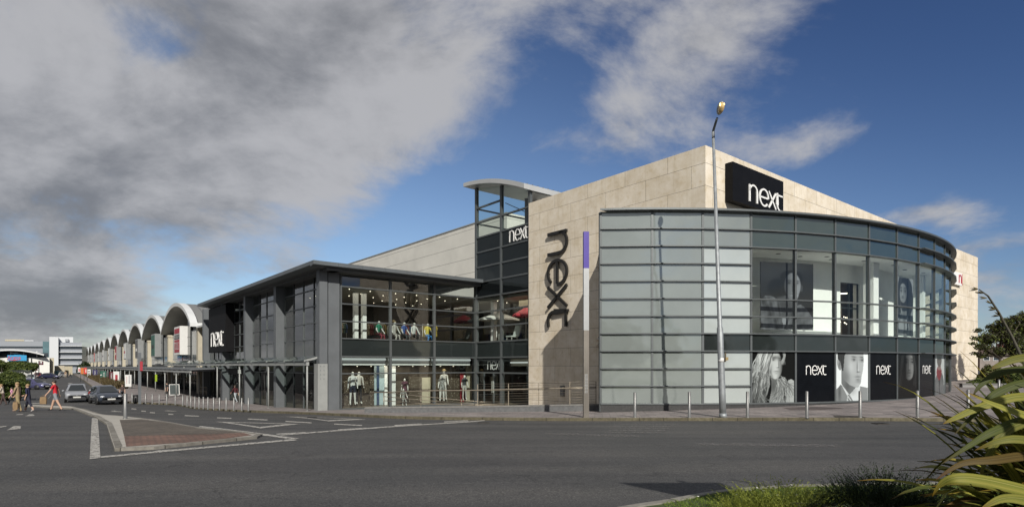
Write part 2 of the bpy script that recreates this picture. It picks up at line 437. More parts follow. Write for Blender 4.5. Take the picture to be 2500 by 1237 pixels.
# ================================================================ ground, road, pavement
def asphalt():
    m, nt, out = nt_new('asphalt')
    p = N(nt, 'ShaderNodeBsdfPrincipled', Roughness=.82); p.inputs['Specular IOR Level'].default_value = .35
    nt.links.new(p.outputs[0], out.inputs[0])
    tc = N(nt, 'ShaderNodeTexCoord')
    def no(scale, detail=3, rough=.6, st=None):
        mp = N(nt, 'ShaderNodeMapping'); nt.links.new(tc.outputs['Object'], mp.inputs[0])
        if st: mp.inputs['Scale'].default_value = st
        n = N(nt, 'ShaderNodeTexNoise', Scale=scale, Detail=detail, Roughness=rough); nt.links.new(mp.outputs[0], n.inputs['Vector']); return n.outputs[0]
    def ramp(f, stops):
        r = N(nt, 'ShaderNodeValToRGB'); e = r.color_ramp.elements
        e[0].position, e[1].position = stops[0][0], stops[-1][0]; e[0].color = col4(stops[0][1]); e[1].color = col4(stops[-1][1])
        for q, c in stops[1:-1]: k = e.new(q); k.color = col4(c)
        nt.links.new(f, r.inputs[0]); return r.outputs[0]
    def mul(a, b, fac=1.0, mode='MULTIPLY'):
        x = N(nt, 'ShaderNodeMix', data_type='RGBA', blend_type=mode); x.inputs[0].default_value = fac
        nt.links.new(a, x.inputs[6]); nt.links.new(b, x.inputs[7]); return x.outputs[2]
    base = ramp(no(.22, 4, .6), [(.3, (.054, .055, .056)), (.7, (.073, .072, .072))])
    speck = ramp(no(42, 2, .7), [(.33, (.45, .45, .45)), (.5, (1, 1, 1)), (.66, (1.5, 1.46, 1.38)), (.76, (3.4, 3.2, 2.9))])
    coarse = ramp(no(9, 4, .7), [(.3, (.80, .80, .80)), (.7, (1.18, 1.18, 1.18))])
    track = ramp(no(.5, 3, .5, (.18, 1.5, 1)), [(.36, (.84, .84, .85)), (.50, (1, 1, 1)), (.66, (1.22, 1.20, 1.16))])
    c = mul(mul(mul(base, speck), coarse), track)
    c = mul(c, ramp(no(.75, 5, .7), [(.30, (.72, .72, .73)), (.38, (1, 1, 1)), (1, (1, 1, 1))]))      # oil and tyre marks
    # worn tar patches and hairline cracks
    vo = N(nt, 'ShaderNodeTexVoronoi', feature='DISTANCE_TO_EDGE', Scale=.42); 
    wob = N(nt, 'ShaderNodeTexNoise', Scale=1.5, Detail=6); nt.links.new(tc.outputs['Object'], wob.inputs['Vector'])
    ad = N(nt, 'ShaderNodeVectorMath', operation='ADD'); nt.links.new(tc.outputs['Object'], ad.inputs[0])
    sc = N(nt, 'ShaderNodeVectorMath', operation='SCALE'); sc.inputs['Scale'].default_value = 1.6; nt.links.new(wob.outputs['Color'], sc.inputs[0]); nt.links.new(sc.outputs[0], ad.inputs[1])
    nt.links.new(ad.outputs[0], vo.inputs['Vector'])
    crk = ramp(vo.outputs['Distance'], [(.0, (.55, .55, .55)), (.012, (1, 1, 1))])
    msk = no(.3, 2); mk = ramp(msk, [(.50, (0, 0, 0)), (.56, (1, 1, 1))])
    mm = N(nt, 'ShaderNodeMix', data_type='RGBA', blend_type='MULTIPLY'); nt.links.new(mk, mm.inputs[0]); nt.links.new(c, mm.inputs[6]); nt.links.new(crk, mm.inputs[7])
    nt.links.new(mm.outputs[2], p.inputs['Base Color'])
    b = N(nt, 'ShaderNodeBump', Strength=.55, Distance=.008); nt.links.new(no(60, 3, .7), b.inputs['Height']); nt.links.new(b.outputs[0], p.inputs['Normal'])
    return m
M_ASPH = asphalt()
M_EARTH = mat('far_ground', (.07, .08, .035), .9, var=.3, scale=.05)
def grid_axis(lo, a, b, hi, fine, grow=1.25):
    xs = list(np.arange(a, b+1e-6, fine)); st = fine; x = a
    while x > lo: st *= grow; x -= st; xs.insert(0, max(x, lo))
    st = fine; x = xs[-1]
    while x < hi: st *= grow; x += st; xs.append(min(x, hi))
    return np.array(xs)
gx = grid_axis(-420, -34, 34, 330, .5); gy = grid_axis(-60, 2, 62, 460, .5)
XX, YY = np.meshgrid(gx, gy); ZZ = road(XX.ravel(), YY.ravel())
nx = len(gx); ny = len(gy)
mb = MB(); mb.mesh(list(zip(XX.ravel(), YY.ravel(), ZZ)), [(j*nx+i, j*nx+i+1, (j+1)*nx+i+1, (j+1)*nx+i) for j in range(ny-1) for i in range(nx-1)], M_ASPH, True)
tag(mb.build('road'), 'grey asphalt road and car park surface in front of the shops', kind='structure')
mb = MB(); mb.face([(-4000, -1500, -1.9), (4000, -1500, -1.9), (4000, 5000, -1.9), (-4000, 5000, -1.9)], M_EARTH)
tag(mb.build('ground'), 'open ground beyond the car park', kind='structure')

def pavers(name, c1, c2, cm, bw, bh, rot, rough=.85, mort=.012, patch=.35):
    m, nt, out = nt_new(name)
    p = N(nt, 'ShaderNodeBsdfPrincipled', Roughness=rough); nt.links.new(p.outputs[0], out.inputs[0])
    tc = N(nt, 'ShaderNodeTexCoord'); mp = N(nt, 'ShaderNodeMapping'); mp.inputs['Rotation'].default_value = (0, 0, rot)
    nt.links.new(tc.outputs['Object'], mp.inputs[0])
    br = N(nt, 'ShaderNodeTexBrick', Scale=1.0); br.inputs['Brick Width'].default_value = bw; br.inputs['Row Height'].default_value = bh
    br.inputs['Mortar Size'].default_value = mort; br.inputs['Mortar Smooth'].default_value = .2; br.offset = .5
    br.inputs['Color1'].default_value = col4(c1); br.inputs['Color2'].default_value = col4(c2); br.inputs['Mortar'].default_value = col4(cm)
    nt.links.new(mp.outputs[0], br.inputs['Vector'])
    no = N(nt, 'ShaderNodeTexNoise', Scale=.7, Detail=6, Roughness=.65); nt.links.new(tc.outputs['Object'], no.inputs['Vector'])
    rr = N(nt, 'ShaderNodeValToRGB'); rr.color_ramp.elements[0].position = .35; rr.color_ramp.elements[1].position = .68
    rr.color_ramp.elements[0].color = (1-patch, 1-patch, 1-patch, 1); rr.color_ramp.elements[1].color = (1.12, 1.1, 1.08, 1); nt.links.new(no.outputs[0], rr.inputs[0])
    x = N(nt, 'ShaderNodeMix', data_type='RGBA', blend_type='MULTIPLY'); x.inputs[0].default_value = 1
    nt.links.new(br.outputs[0], x.inputs[6]); nt.links.new(rr.outputs[0], x.inputs[7]); nt.links.new(x.outputs[2], p.inputs['Base Color'])
    b = N(nt, 'ShaderNodeBump', Strength=.4, Distance=.01); nt.links.new(br.outputs[1], b.inputs['Height']); b.invert = True; nt.links.new(b.outputs[0], p.inputs['Normal'])
    return m
M_PAVE = pavers('pavement_slabs', (.285, .255, .245), (.19, .17, .167), (.10, .092, .088), .62, .42, R(8), patch=.30)
M_BLOCK = pavers('island_block_paving', (.14, .118, .095), (.11, .092, .075), (.04, .037, .03), .21, .105, R(30), patch=.3)
M_RED = pavers('island_red_paving', (.215, .12, .088), (.165, .095, .07), (.06, .05, .045), .21, .105, R(12), patch=.35)
def kerb_mat(name, c1, c2):
    m, nt, out = nt_new(name); p = N(nt, 'ShaderNodeBsdfPrincipled', Roughness=.88); nt.links.new(p.outputs[0], out.inputs[0]); tc = N(nt, 'ShaderNodeTexCoord'); uv = N(nt, 'ShaderNodeUVMap')
    no = N(nt, 'ShaderNodeTexNoise', Scale=6, Detail=7, Roughness=.7); nt.links.new(tc.outputs['Object'], no.inputs['Vector']); r = N(nt, 'ShaderNodeValToRGB'); r.color_ramp.elements[0].position = .32; r.color_ramp.elements[1].position = .68; r.color_ramp.elements[0].color = col4(c1); r.color_ramp.elements[1].color = col4(c2); nt.links.new(no.outputs[0], r.inputs[0])
    br = N(nt, 'ShaderNodeTexBrick', Scale=1.0); br.inputs['Brick Width'].default_value = .915; br.inputs['Row Height'].default_value = 4; br.inputs['Mortar Size'].default_value = .014; br.offset = 0; br.inputs['Color1'].default_value = (1, 1, 1, 1); br.inputs['Color2'].default_value = (.72, .71, .69, 1); br.inputs['Mortar'].default_value = (.25, .24, .22, 1); nt.links.new(uv.outputs[0], br.inputs['Vector'])
    x = N(nt, 'ShaderNodeMix', data_type='RGBA', blend_type='MULTIPLY'); x.inputs[0].default_value = 1; nt.links.new(r.outputs[0], x.inputs[6]); nt.links.new(br.outputs[0], x.inputs[7]); nt.links.new(x.outputs[2], p.inputs['Base Color'])
    b = N(nt, 'ShaderNodeBump', Strength=.4, Distance=.012); nt.links.new(no.outputs[0], b.inputs['Height']); nt.links.new(b.outputs[0], p.inputs['Normal']); return m
M_KERB = kerb_mat('kerb_concrete', (.15, .14, .12), (.27, .255, .225)); M_KERBMOSS = kerb_mat('mossy_kerb_concrete', (.075, .066, .038), (.17, .15, .10))
M_CONC = mat('island_concrete', (.36, .34, .30), .85, var=.14, scale=4, bump=.15)

KPX = [(178, 913), (192, 921), (206, 930), (235, 953), (270, 975), (313, 984.5), (404, 987), (428, 989), (452, 993), (467, 997), (500, 1000), (555, 1003), (619, 1006),
       (700, 1009), (780, 1012), (909, 1019), (1006, 1023), (1168, 1025), (1317, 1027), (1500, 1027), (1900, 1027), (2300, 1028), (2500, 1031), (2800, 1038)]
KW = [at(u, v) for u, v in KPX]
def smooth_line(pts, it=2):
    p = [Vector(q[:2]) for q in pts]
    for _ in range(it):
        o = [p[0]]
        for i in range(len(p)-1): o += [p[i].lerp(p[i+1], .25), p[i].lerp(p[i+1], .75)]
        o.append(p[-1]); p = o
    return [tuple(q) for q in p]
KL = smooth_line(KW)
kin = []
for i, q in enumerate(KL):      # the pavement starts 2 mm behind the kerb stones
    a = Vector(KL[max(0, i-1)]); b = Vector(KL[min(len(KL)-1, i+1)]); d = (b-a).normalized()
    kin.append((q[0]-d.y*.152, q[1]+d.x*.152))
back = [(60, 24.5), (110, 40), (110, 90)] + [tuple(AB(A, B)[:2]) for A, B in [(16, 90), (16.5, 24.9), (34.3, 24.9), (34.3, 14.9), (67, 14.6), (150, 17.5), (262, 20)]]
PAVE_POLY = kin+back
mb = sheet(PAVE_POLY, .12, M_PAVE, 1.0, far=75)
tag(mb.build('pavement'), 'pinkish grey slab pavement round the store', kind='structure')
mb = MB(); kerb_strip(mb, KL, .15, .122, M_KERBMOSS, side=1)
tag(mb.build('kerb'), 'mossy concrete kerb along the pavement', kind='structure')

# traffic island with its long nose
ISL = [(60, 993), (84, 993), (177, 999), (215, 1013), (245, 1028), (260, 1037), (270, 1070), (280, 1101), (376, 1097), (508, 1083), (628, 1070.5), (641, 1064)]
ISL_T = [(632, 1057.5), (600, 1053), (482, 1041), (420, 1030), (345, 1019), (307, 1015), (256, 1011), (218, 1001), (179, 991), (84, 987), (60, 986.5)]
isl = [at(u, v) for u, v in ISL]+[at(u, v, .07) for u, v in ISL_T]
isl = [(p.x, p.y) for p in isl]
mb = MB(); kerb_strip(mb, isl, .16, .075, M_KERB, closed=True, side=1, step=.4)
tag(mb.build('island_kerb'), 'grey concrete kerb round the traffic island', kind='structure')
mb = sheet(isl, .068, M_CONC, .6)
tag(mb.build('island_pavement'), 'pale concrete top of the traffic island', kind='structure')
def pxpoly(px, off): return [tuple(at(u, v, off)[:2]) for u, v in px]
mb = sheet(pxpoly([(292, 1024), (345, 1022), (420, 1032.5), (482, 1044), (560, 1051.5), (592, 1055), (500, 1058.5), (303, 1063)], .072), .0735, M_BLOCK, .4)
sheet(pxpoly([(303, 1063.6), (500, 1059), (594, 1055.6), (616, 1061), (500, 1076), (308, 1089)], .072), .0735, M_RED, .4, mb)
tag(mb.build('island_block_pavement'), 'brown and red block paving on the traffic island', kind='structure')

# ---- painted markings
def paint(name, c, wear):
    m, nt, out = nt_new(name)
    p = N(nt, 'ShaderNodeBsdfPrincipled', Roughness=.7); tr = N(nt, 'ShaderNodeBsdfTransparent')
    p.inputs['Base Color'].default_value = col4(c)
    tc = N(nt, 'ShaderNodeTexCoord'); no = N(nt, 'ShaderNodeTexNoise', Scale=11, Detail=6, Roughness=.7); nt.links.new(tc.outputs['Object'], no.inputs['Vector'])
    rr = N(nt, 'ShaderNodeValToRGB'); rr.color_ramp.elements[0].position = wear; rr.color_ramp.elements[1].position = wear+.16; nt.links.new(no.outputs[0], rr.inputs[0])
    mx = N(nt, 'ShaderNodeMixShader'); nt.links.new(rr.outputs[0], mx.inputs[0]); nt.links.new(tr.outputs[0], mx.inputs[1]); nt.links.new(p.outputs[0], mx.inputs[2])
    nt.links.new(mx.outputs[0], out.inputs[0]); return m
M_PAINT = paint('road_paint', (.40, .385, .35), .36)
M_WORN = paint('worn_road_paint', (.22, .21, .20), .48)
mb = MB()
def mark(px, m=None): sheet(pxpoly(px, 0), .012, m or M_PAINT, .35, mb)
def dash(u0, v0, u1, v1, t=2.6, m=None): mark([(u0, v0+t/2), (u1, v1+t/2), (u1, v1-t/2), (u0, v0-t/2)], m)
mark([(219, 1121), (245.5, 1118), (238.5, 1021), (224.5, 1020)])
mark([(246.5, 1118), (450, 1099), (728, 1074.5), (716, 1071.5), (450, 1095), (246.2, 1114)])
mark([(372, 1103), (415, 1099.5), (450, 1095.5), (384, 1099.5)])
mark([(483, 1042.5), (604, 1057.5), (706, 1071.5), (733, 1070.5), (610, 1054), (490, 1039.5)])
mark([(676, 1064), (900, 1047), (1183, 1027.5), (1183, 1025), (900, 1044), (690, 1060.5)])
def ring(px, k):
    c = (sum(p[0] for p in px)/3, sum(p[1] for p in px)/3); W = [at(u, v) for u, v in px]; ctr = sum(W, Vector())/3
    inn = [p+(ctr-p)*k for p in W]
    for i in range(3):
        j = (i+1) % 3; sheet([W[i][:2], W[j][:2], inn[j][:2], inn[i][:2]], .012, M_PAINT, .35, mb)
ring([(525.6, 1029), (636, 1045.5), (733, 1035)], .34); ring([(697, 1016.5), (803, 1028.5), (896, 1023.5)], .34)
for d in [(605, 1022.7, 653, 1025), (697, 1028.4, 761, 1032), (816, 1035, 884, 1038.5), (530, 1019.6, 565, 1021), (451, 1014, 486, 1015.6), (825, 1049, 895, 1045),
          (963, 1038.5, 1029, 1034.6), (1084, 1029.7, 1142, 1026.5), (675, 1059.5, 746, 1056), (411, 1010.6, 423, 1011.4), (366, 1006.5, 378, 1007.4), (345, 1003, 356, 1003.6), (321, 997.3, 333, 998.3)]:
    dash(*d, t=2.4)
for d in [(72, 983.5, 99, 984, 1.6), (88, 973, 112, 973.4, 1.6), (110, 948, 125, 948, 1.4), (98, 931, 112, 931, 1.2), (166, 935, 176, 935, 1.2), (160, 978, 184, 979.5, 1.4), (120, 940, 132, 940.6, 1.2), (125, 963, 118, 972, 1.4)]:
    dash(d[0], d[1], d[2], d[3], d[4])
mark([(16, 1050), (50.5, 1046.6), (51, 1040), (34, 1039.6), (31, 1041.5)]); mark([(0, 1043.4), (13, 1041.9), (18.5, 1038.8), (0, 1040.8)])
mark([(60, 1015.8), (83, 1014.8), (84.5, 1013), (80, 1010.8), (71, 1010.8)]); mark([(39, 1012.7), (55, 1011.9), (58, 1010.2), (41, 1010.9)])
mark([(400, 1002.6), (412, 1003.4), (431, 1003.6), (431, 1002.8), (414, 1002), (410, 1001.2)]); mark([(268, 1003), (282, 1004.6), (297, 1005), (297, 1004), (284, 1003), (280, 1001.6)])
for k in range(5): dash(1500-k*6, 1036+k*5, 1660-k*12, 1035.5+k*5, 2.2, M_WORN)
dash(1330, 1058, 1560, 1064, 5, M_WORN); dash(1700, 1084, 2050, 1088, 6, M_WORN)
tag(mb.build('road_marking'), 'white painted lines, arrows and give way triangles on the asphalt', kind='structure')

# dark access cover and stained slabs in the pavement
M_COVER = mat('rusty_cover', (.050, .043, .036), .8, var=.35, scale=9, bump=.3)
mb = sheet(pxpoly([(2033, 1013.5), (2098, 1014.5), (2118, 1018.5), (2040, 1018.8)], .12), .126, M_COVER, .4)
tag(mb.build('access_cover', base=at(2075, 1016, .12)), 'dark rusty access cover set in the pavement beside the kerb', 'access cover')
M_GRATE = mat('cast_iron', (.03, .028, .027), .7, .3, var=.4, scale=20)
for gi, (gu, gv, gl) in enumerate(((1180, 1032, 'cast iron drain grating by the kerb near the middle of the road edge'), (760, 1019, 'cast iron drain grating by the kerb near the entrance corner'), (2150, 1034, 'cast iron drain grating by the kerb below the portraits'))):
    c = at(gu, gv); t = thing('drain_grating', gl, 'drain', c, 0, 'drain gratings along the kerb'); mb = MB(); mb.cbox(c+Vector((0, 0, .008)), (.46, .40, .016), M_COVER); mb.build('frame', t); mb = MB()
    for k in range(7): mb.cbox(c+Vector((-.18+k*.06, 0, .02)), (.03, .34, .012), M_GRATE)
    mb.build('grating', t)
M_STAIN = pavers('stained_slabs', (.13, .105, .10), (.10, .085, .083), (.05, .045, .042), .62, .42, R(8))
mb = sheet(pxpoly([(1910, 994.5), (1985, 992.8), (2050, 994.5), (2061, 997), (1985, 1000.5), (1930, 1000)], .12), .125, M_STAIN, .5)
tag(mb.build('stained_pavement'), 'darker brown slabs in the pavement', kind='structure')
# ================================================================ kit: foliage, people, cars
def leaf_mat(name, c1, c2, rough=.6, trans=.35):
    m, nt, out = nt_new(name)
    d = N(nt, 'ShaderNodeBsdfPrincipled', Roughness=rough); d.inputs['Specular IOR Level'].default_value = .35; t = N(nt, 'ShaderNodeBsdfTranslucent')
    g = N(nt, 'ShaderNodeNewGeometry'); r = N(nt, 'ShaderNodeValToRGB'); r.color_ramp.elements[0].color = col4(c1); r.color_ramp.elements[1].color = col4(c2)
    nt.links.new(g.outputs['Random Per Island'], r.inputs[0]); nt.links.new(r.outputs[0], d.inputs['Base Color']); nt.links.new(r.outputs[0], t.inputs['Color'])
    mx = N(nt, 'ShaderNodeMixShader', Fac=trans); nt.links.new(d.outputs[0], mx.inputs[1]); nt.links.new(t.outputs[0], mx.inputs[2]); nt.links.new(mx.outputs[0], out.inputs[0]); return m
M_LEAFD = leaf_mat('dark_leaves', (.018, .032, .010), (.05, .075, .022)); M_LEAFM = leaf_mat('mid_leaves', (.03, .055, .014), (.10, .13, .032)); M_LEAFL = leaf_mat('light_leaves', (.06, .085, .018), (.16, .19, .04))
M_BROWNG = leaf_mat('brown_grass', (.06, .045, .02), (.17, .13, .06)); M_BARK = mat('bark', (.06, .048, .036), .9, var=.4, scale=12, bump=.5)
def leaves(mb, blobs, n, size, m, seed, squash=.75, shell=.55, aspect=.5):
    """many small leaf faces spread through lumps: blobs are (x, y, z, rx, ry, rz)"""
    rg = np.random.default_rng(seed); B = np.array(blobs, float); wt = B[:, 3]*B[:, 4]*B[:, 5]; k = rg.choice(len(B), n, p=wt/wt.sum())
    d = rg.normal(size=(n, 3)); d /= np.linalg.norm(d, axis=1, keepdims=True); rad = (shell+(1-shell)*rg.random(n))[:, None]*(1+.12*rg.normal(size=(n, 1)))
    P = B[k, :3]+d*B[k, 3:]*rad
    nm = d+rg.normal(size=(n, 3))*.8; nm[:, 2] += .5; nm /= np.linalg.norm(nm, axis=1, keepdims=True)
    u = np.cross(nm, rg.normal(size=(n, 3))); u /= np.linalg.norm(u, axis=1, keepdims=True); v = np.cross(nm, u)
    s = size*(.6+.8*rg.random(n))[:, None]; u = u*s; v = v*s*aspect
    i0 = len(mb.v); V = np.stack([P-u, P+v*.9-u*.1, P+u, P-v*.9-u*.1], 1).reshape(-1, 3)
    mb.v += [tuple(x) for x in V.tolist()]; k0 = mb.mi(m)
    mb.f += [(i0+4*i, i0+4*i+1, i0+4*i+2, i0+4*i+3) for i in range(n)]; mb.m += [k0]*n; mb.sm += [False]*n
def blades(mb, pts, h, wd, m, seed, lean=.5, curve=.5, segs=3):
    """upright grass-like blades at pts (x, y, z)"""
    rg = np.random.default_rng(seed); k0 = mb.mi(m)
    for (x, y, z) in pts:
        a = rg.random()*6.283; hh = h*(.55+.7*rg.random()); ln = lean*(.3+rg.random())*hh; dx, dy = math.cos(a), math.sin(a); w = wd*(.6+.7*rg.random()); b = rg.random()*6.283
        wx, wy = math.cos(b)*w, math.sin(b)*w; i0 = len(mb.v)
        for s in range(segs+1):
            t = s/segs; o = ln*(t*(1-curve)+curve*t*t); ww = (1-t*.92)
            px, py, pz = x+dx*o, y+dy*o, z+hh*t*(1-.18*t*lean)
            mb.v += [(px-wx*ww, py-wy*ww, pz), (px+wx*ww, py+wy*ww, pz)]
        for s in range(segs): mb.f.append((i0+2*s, i0+2*s+1, i0+2*s+3, i0+2*s+2)); mb.m.append(k0); mb.sm.append(True)

# ---------------- people: one skinned surface, clothes by nearest limb, hair as a child
SKIN = mat('skin', (.50, .32, .23), .6, var=.06, scale=8); HAIRD = mat('dark_hair', (.025, .018, .013), .6, var=.3, scale=30); HAIRB = mat('fair_hair', (.28, .19, .09), .6, var=.3, scale=30); M_EYE = mat('eye', (.02, .015, .012), .3); M_LIP = mat('lip', (.35, .14, .11), .5)
def figure(root, pose, mats, H=1.72, girth=1.0, hair=None, hair_len=0.0, hands=True, loose=0.0, sleeve='short', legs='long', name='body', bald=False):
    """pose: lean, twist, arms [(swing, out, elbow)], legs [(swing, out, knee)], head turn; mats: dict of materials"""
    k = H/1.72; V = []; Rr = []; Ed = []; tagv = []
    def rotx(v, a): a = R(a); y, z = v.y*math.cos(a)-v.z*math.sin(a), v.y*math.sin(a)+v.z*math.cos(a); return Vector((v.x, y, z))
    def roty(v, a): a = R(a); return Vector((v.x*math.cos(a)+v.z*math.sin(a), v.y, -v.x*math.sin(a)+v.z*math.cos(a)))
    def add(p, r, t, par=None):
        V.append(p); Rr.append(r*k*girth if t not in ('skin_h', 'hand') else r*k); tagv.append(t)
        if par is not None: Ed.append((par, len(V)-1))
        return len(V)-1
    lean = pose.get('lean', 4); pel = Vector((0, 0, .93))
    up = lambda h: pel+rotx(Vector((0, 0, h)), -lean)
    tw = pose.get('twist', 0)
    i_p = add(pel, .135+loose*.4, 'bottom'); i_w = add(up(.16), .125+loose*.3, 'top', i_p); i_c = add(up(.36), .145, 'top', i_w); i_n0 = add(up(.50), .085, 'top', i_c)
    i_n = add(up(.56), .055, 'skin_h', i_n0); hd = rotx(Vector((0, .02, 0)), 0)
    h0 = up(.62); i_h0 = add(h0, .078, 'skin_h', i_n); i_h1 = add(h0+Vector((0, .012, .085)), .098, 'skin_h', i_h0); i_h2 = add(h0+Vector((0, -.005, .155)), .07, 'skin_h', i_h1)
    add(h0+Vector((0, .112, .045)), .018, 'skin_h', i_h1)
    hands_at = []
    for s, (sw, ou, el) in zip((-1, 1), pose['arms']):
        ty = s*tw*.002
        sh = up(.475)+Vector((s*.175, ty, 0)); i_s = add(sh, .062, 'top', i_n0)
        d1 = roty(rotx(Vector((0, 0, -1)), sw), -s*ou); d2 = roty(rotx(Vector((0, 0, -1)), sw+el), -s*ou*.6)
        m1 = sh+d1*.13; e = sh+d1*.28
        i_m = add(m1, .054, 'top', i_s); i_e = add(e, .042, 'top' if sleeve != 'short' else 'skin', i_m)
        f1 = e+d2*.12; w = e+d2*.25; i_f = add(f1, .038, 'top' if sleeve == 'long' else 'skin', i_e); i_wr = add(w, .027, 'skin', i_f)
        sd = Vector((s, 0, 0)); fr = d2.cross(sd).normalized(); 
        pm = w+d2*.065; i_pm = add(pm, .030, 'hand', i_wr); hands_at.append(w+d2*.12)
        if hands:
            for q, ln in ((-.026, .060), (-.009, .078), (.009, .072), (.026, .055)):
                a = pm+fr*q+d2*.035; j = add(a, .0105, 'hand', i_pm); b = a+d2*ln*.5-sd*.008; j2 = add(b, .009, 'hand', j); add(b+d2*ln*.45-sd*.02, .008, 'hand', j2)
            a = w+d2*.03+fr*.035; j = add(a, .012, 'hand', i_wr); add(a+d2*.04+fr*.014-sd*.012, .009, 'hand', j)
    feet = []
    for s, (sw, ou, kn) in zip((-1, 1), pose['legs']):
        hp = pel+Vector((s*.085, 0, -.05)); i_hp = add(hp, .095+loose*.3, 'bottom', i_p)
        d1 = roty(rotx(Vector((0, 0, -1)), sw), -s*ou); d2 = roty(rotx(Vector((0, 0, -1)), sw-kn), -s*ou)
        th = hp+d1*.2; kk = hp+d1*.42; i_t = add(th, .078+loose, 'bottom', i_hp); i_k = add(kk, .056+loose*.8, 'bottom' if legs != 'short' else 'shin', i_t)
        cf = kk+d2*.14; an = kk+d2*.38; i_c2 = add(cf, .054+loose*.6, 'bottom' if legs == 'long' or legs == 'crop' else 'shin', i_k); i_a = add(an, .036+loose*.5, 'bottom' if legs == 'long' else 'shin', i_c2)
        fa = sw-kn if pose.get('flat', True) is False else max(-40, min(25, (sw-kn)*.6)); ff = rotx(Vector((0, 1, 0)), fa); fd = rotx(Vector((0, 0, -1)), fa)
        hl = an+fd*.055-ff*.03; add(hl, .034, 'shoe', i_a); b1 = an+fd*.055+ff*.10; j = add(b1, .036, 'shoe', i_a); j2 = add(b1+ff*.075+fd*.006, .026, 'shoe', j); feet.append(min(b1.z, hl.z)-.034)
    zmin = min(feet) if pose.get('ground', True) else 0
    V = [(p-Vector((0, 0, zmin)))*k for p in V]
    me = bpy.data.meshes.new('figure_skeleton'); me.from_pydata(V, Ed, []); o = bpy.data.objects.new('figure_skeleton', me); COL.objects.link(o)
    sm = o.modifiers.new('s', 'SKIN'); sm.use_smooth_shade = True
    for i, sv in enumerate(me.skin_vertices[0].data): sv.radius = (Rr[i], Rr[i]*(.72 if tagv[i] in ('top', 'bottom') and i < 4 else 1)); sv.use_root = (i == 0)
    sb = o.modifiers.new('u', 'SUBSURF'); sb.levels = 1; sb.render_levels = 1
    dg = bpy.context.evaluated_depsgraph_get(); dg.update(); bm = bpy.data.meshes.new_from_object(o.evaluated_get(dg)); bpy.data.objects.remove(o)
    bm.name = name; ms = ['top', 'bottom', 'skin', 'shin', 'shoe']; lut = {'top': 0, 'bottom': 1, 'skin': 2, 'hand': 2, 'skin_h': 2, 'shin': 3, 'shoe': 4}
    bm.materials.clear()
    for q in ms: bm.materials.append(mats.get(q) or mats['skin'])
    P = np.array([tuple(p) for p in V]); EA = np.array([e[0] for e in Ed]); EB = np.array([e[1] for e in Ed]); A = P[EA]; D = P[EB]-A; L2 = (D*D).sum(1)
    cs = np.array([tuple(f.center) for f in bm.polygons]); t = np.clip(((cs[:, None]-A[None])*D[None]).sum(2)/L2[None], 0, 1); Q = A[None]+t[..., None]*D[None]
    dd = np.linalg.norm(cs[:, None]-Q, axis=2); rr_ = np.array(Rr); rad = rr_[EA][None]*(1-t)+rr_[EB][None]*t; j = (dd-rad).argmin(1); tt = t[np.arange(len(cs)), j]
    idx = [lut[tagv[Ed[j[i]][1] if tt[i] > .35 else Ed[j[i]][0]]] for i in range(len(cs))]
    bm.polygons.foreach_set('material_index', idx); bm.polygons.foreach_set('use_smooth', [True]*len(bm.polygons))
    b = bpy.data.objects.new(name, bm); COL.objects.link(b); b.parent = root
    h1 = V[i_h1]
    if hair is not None:
        hm = MB(); hm.ball(h1+Vector((0, -.018, .03))*k, (.103*k, .112*k, .098*k), hair, 10, 6)
        if hair_len: hm.ball(h1+Vector((0, -.065, -.06-hair_len*.4))*k, (.085*k, .05*k, (.10+hair_len)*k), hair, 8, 5)
        hm.build('hair', root, local=True)
    if not bald:
        fm = MB()
        for s in (-1, 1): fm.ball(h1+Vector((s*.036, .094, .012))*k, (.010*k, .006*k, .006*k), M_EYE, 6, 4)
        fm.ball(h1+Vector((0, .090, -.055))*k, (.026*k, .010*k, .008*k), M_LIP, 6, 4)
        for s in (-1, 1): fm.ball(h1+Vector((s*.098, -.005, 0))*k, (.012*k, .024*k, .032*k), mats['skin'], 6, 4)
        fm.build('face', root, local=True)
    return [(p-Vector((0, 0, zmin)))*k for p in hands_at]
WALK1 = dict(lean=5, arms=[(28, 7, 18), (-22, 7, 12)], legs=[(-24, 2, 14), (26, 2, 4)])
WALK2 = dict(lean=4, arms=[(-24, 8, 14), (24, 8, 22)], legs=[(24, 2, 4), (-22, 2, 16)])
STAND = dict(lean=2, arms=[(4, 8, 12), (-2, 8, 14)], legs=[(0, 3, 2), (2, 3, 3)])
SEAT = dict(lean=-4, arms=[(18, 16, 30), (18, 16, 30)], legs=[(84, 8, 84), (84, 8, 84)], ground=False)
def person(label, loc, face, pose, mats, **kw):
    grp = kw.pop('group', None); cat = kw.pop('cat', 'person'); nm = kw.pop('nm', 'person')
    t = thing(nm, label, cat, loc, R(face), grp); h = figure(t, pose, mats, **kw); return t, h
def cloth(name, c, rough=.85): return mat('cloth_'+name, c, rough, var=.14, scale=9)

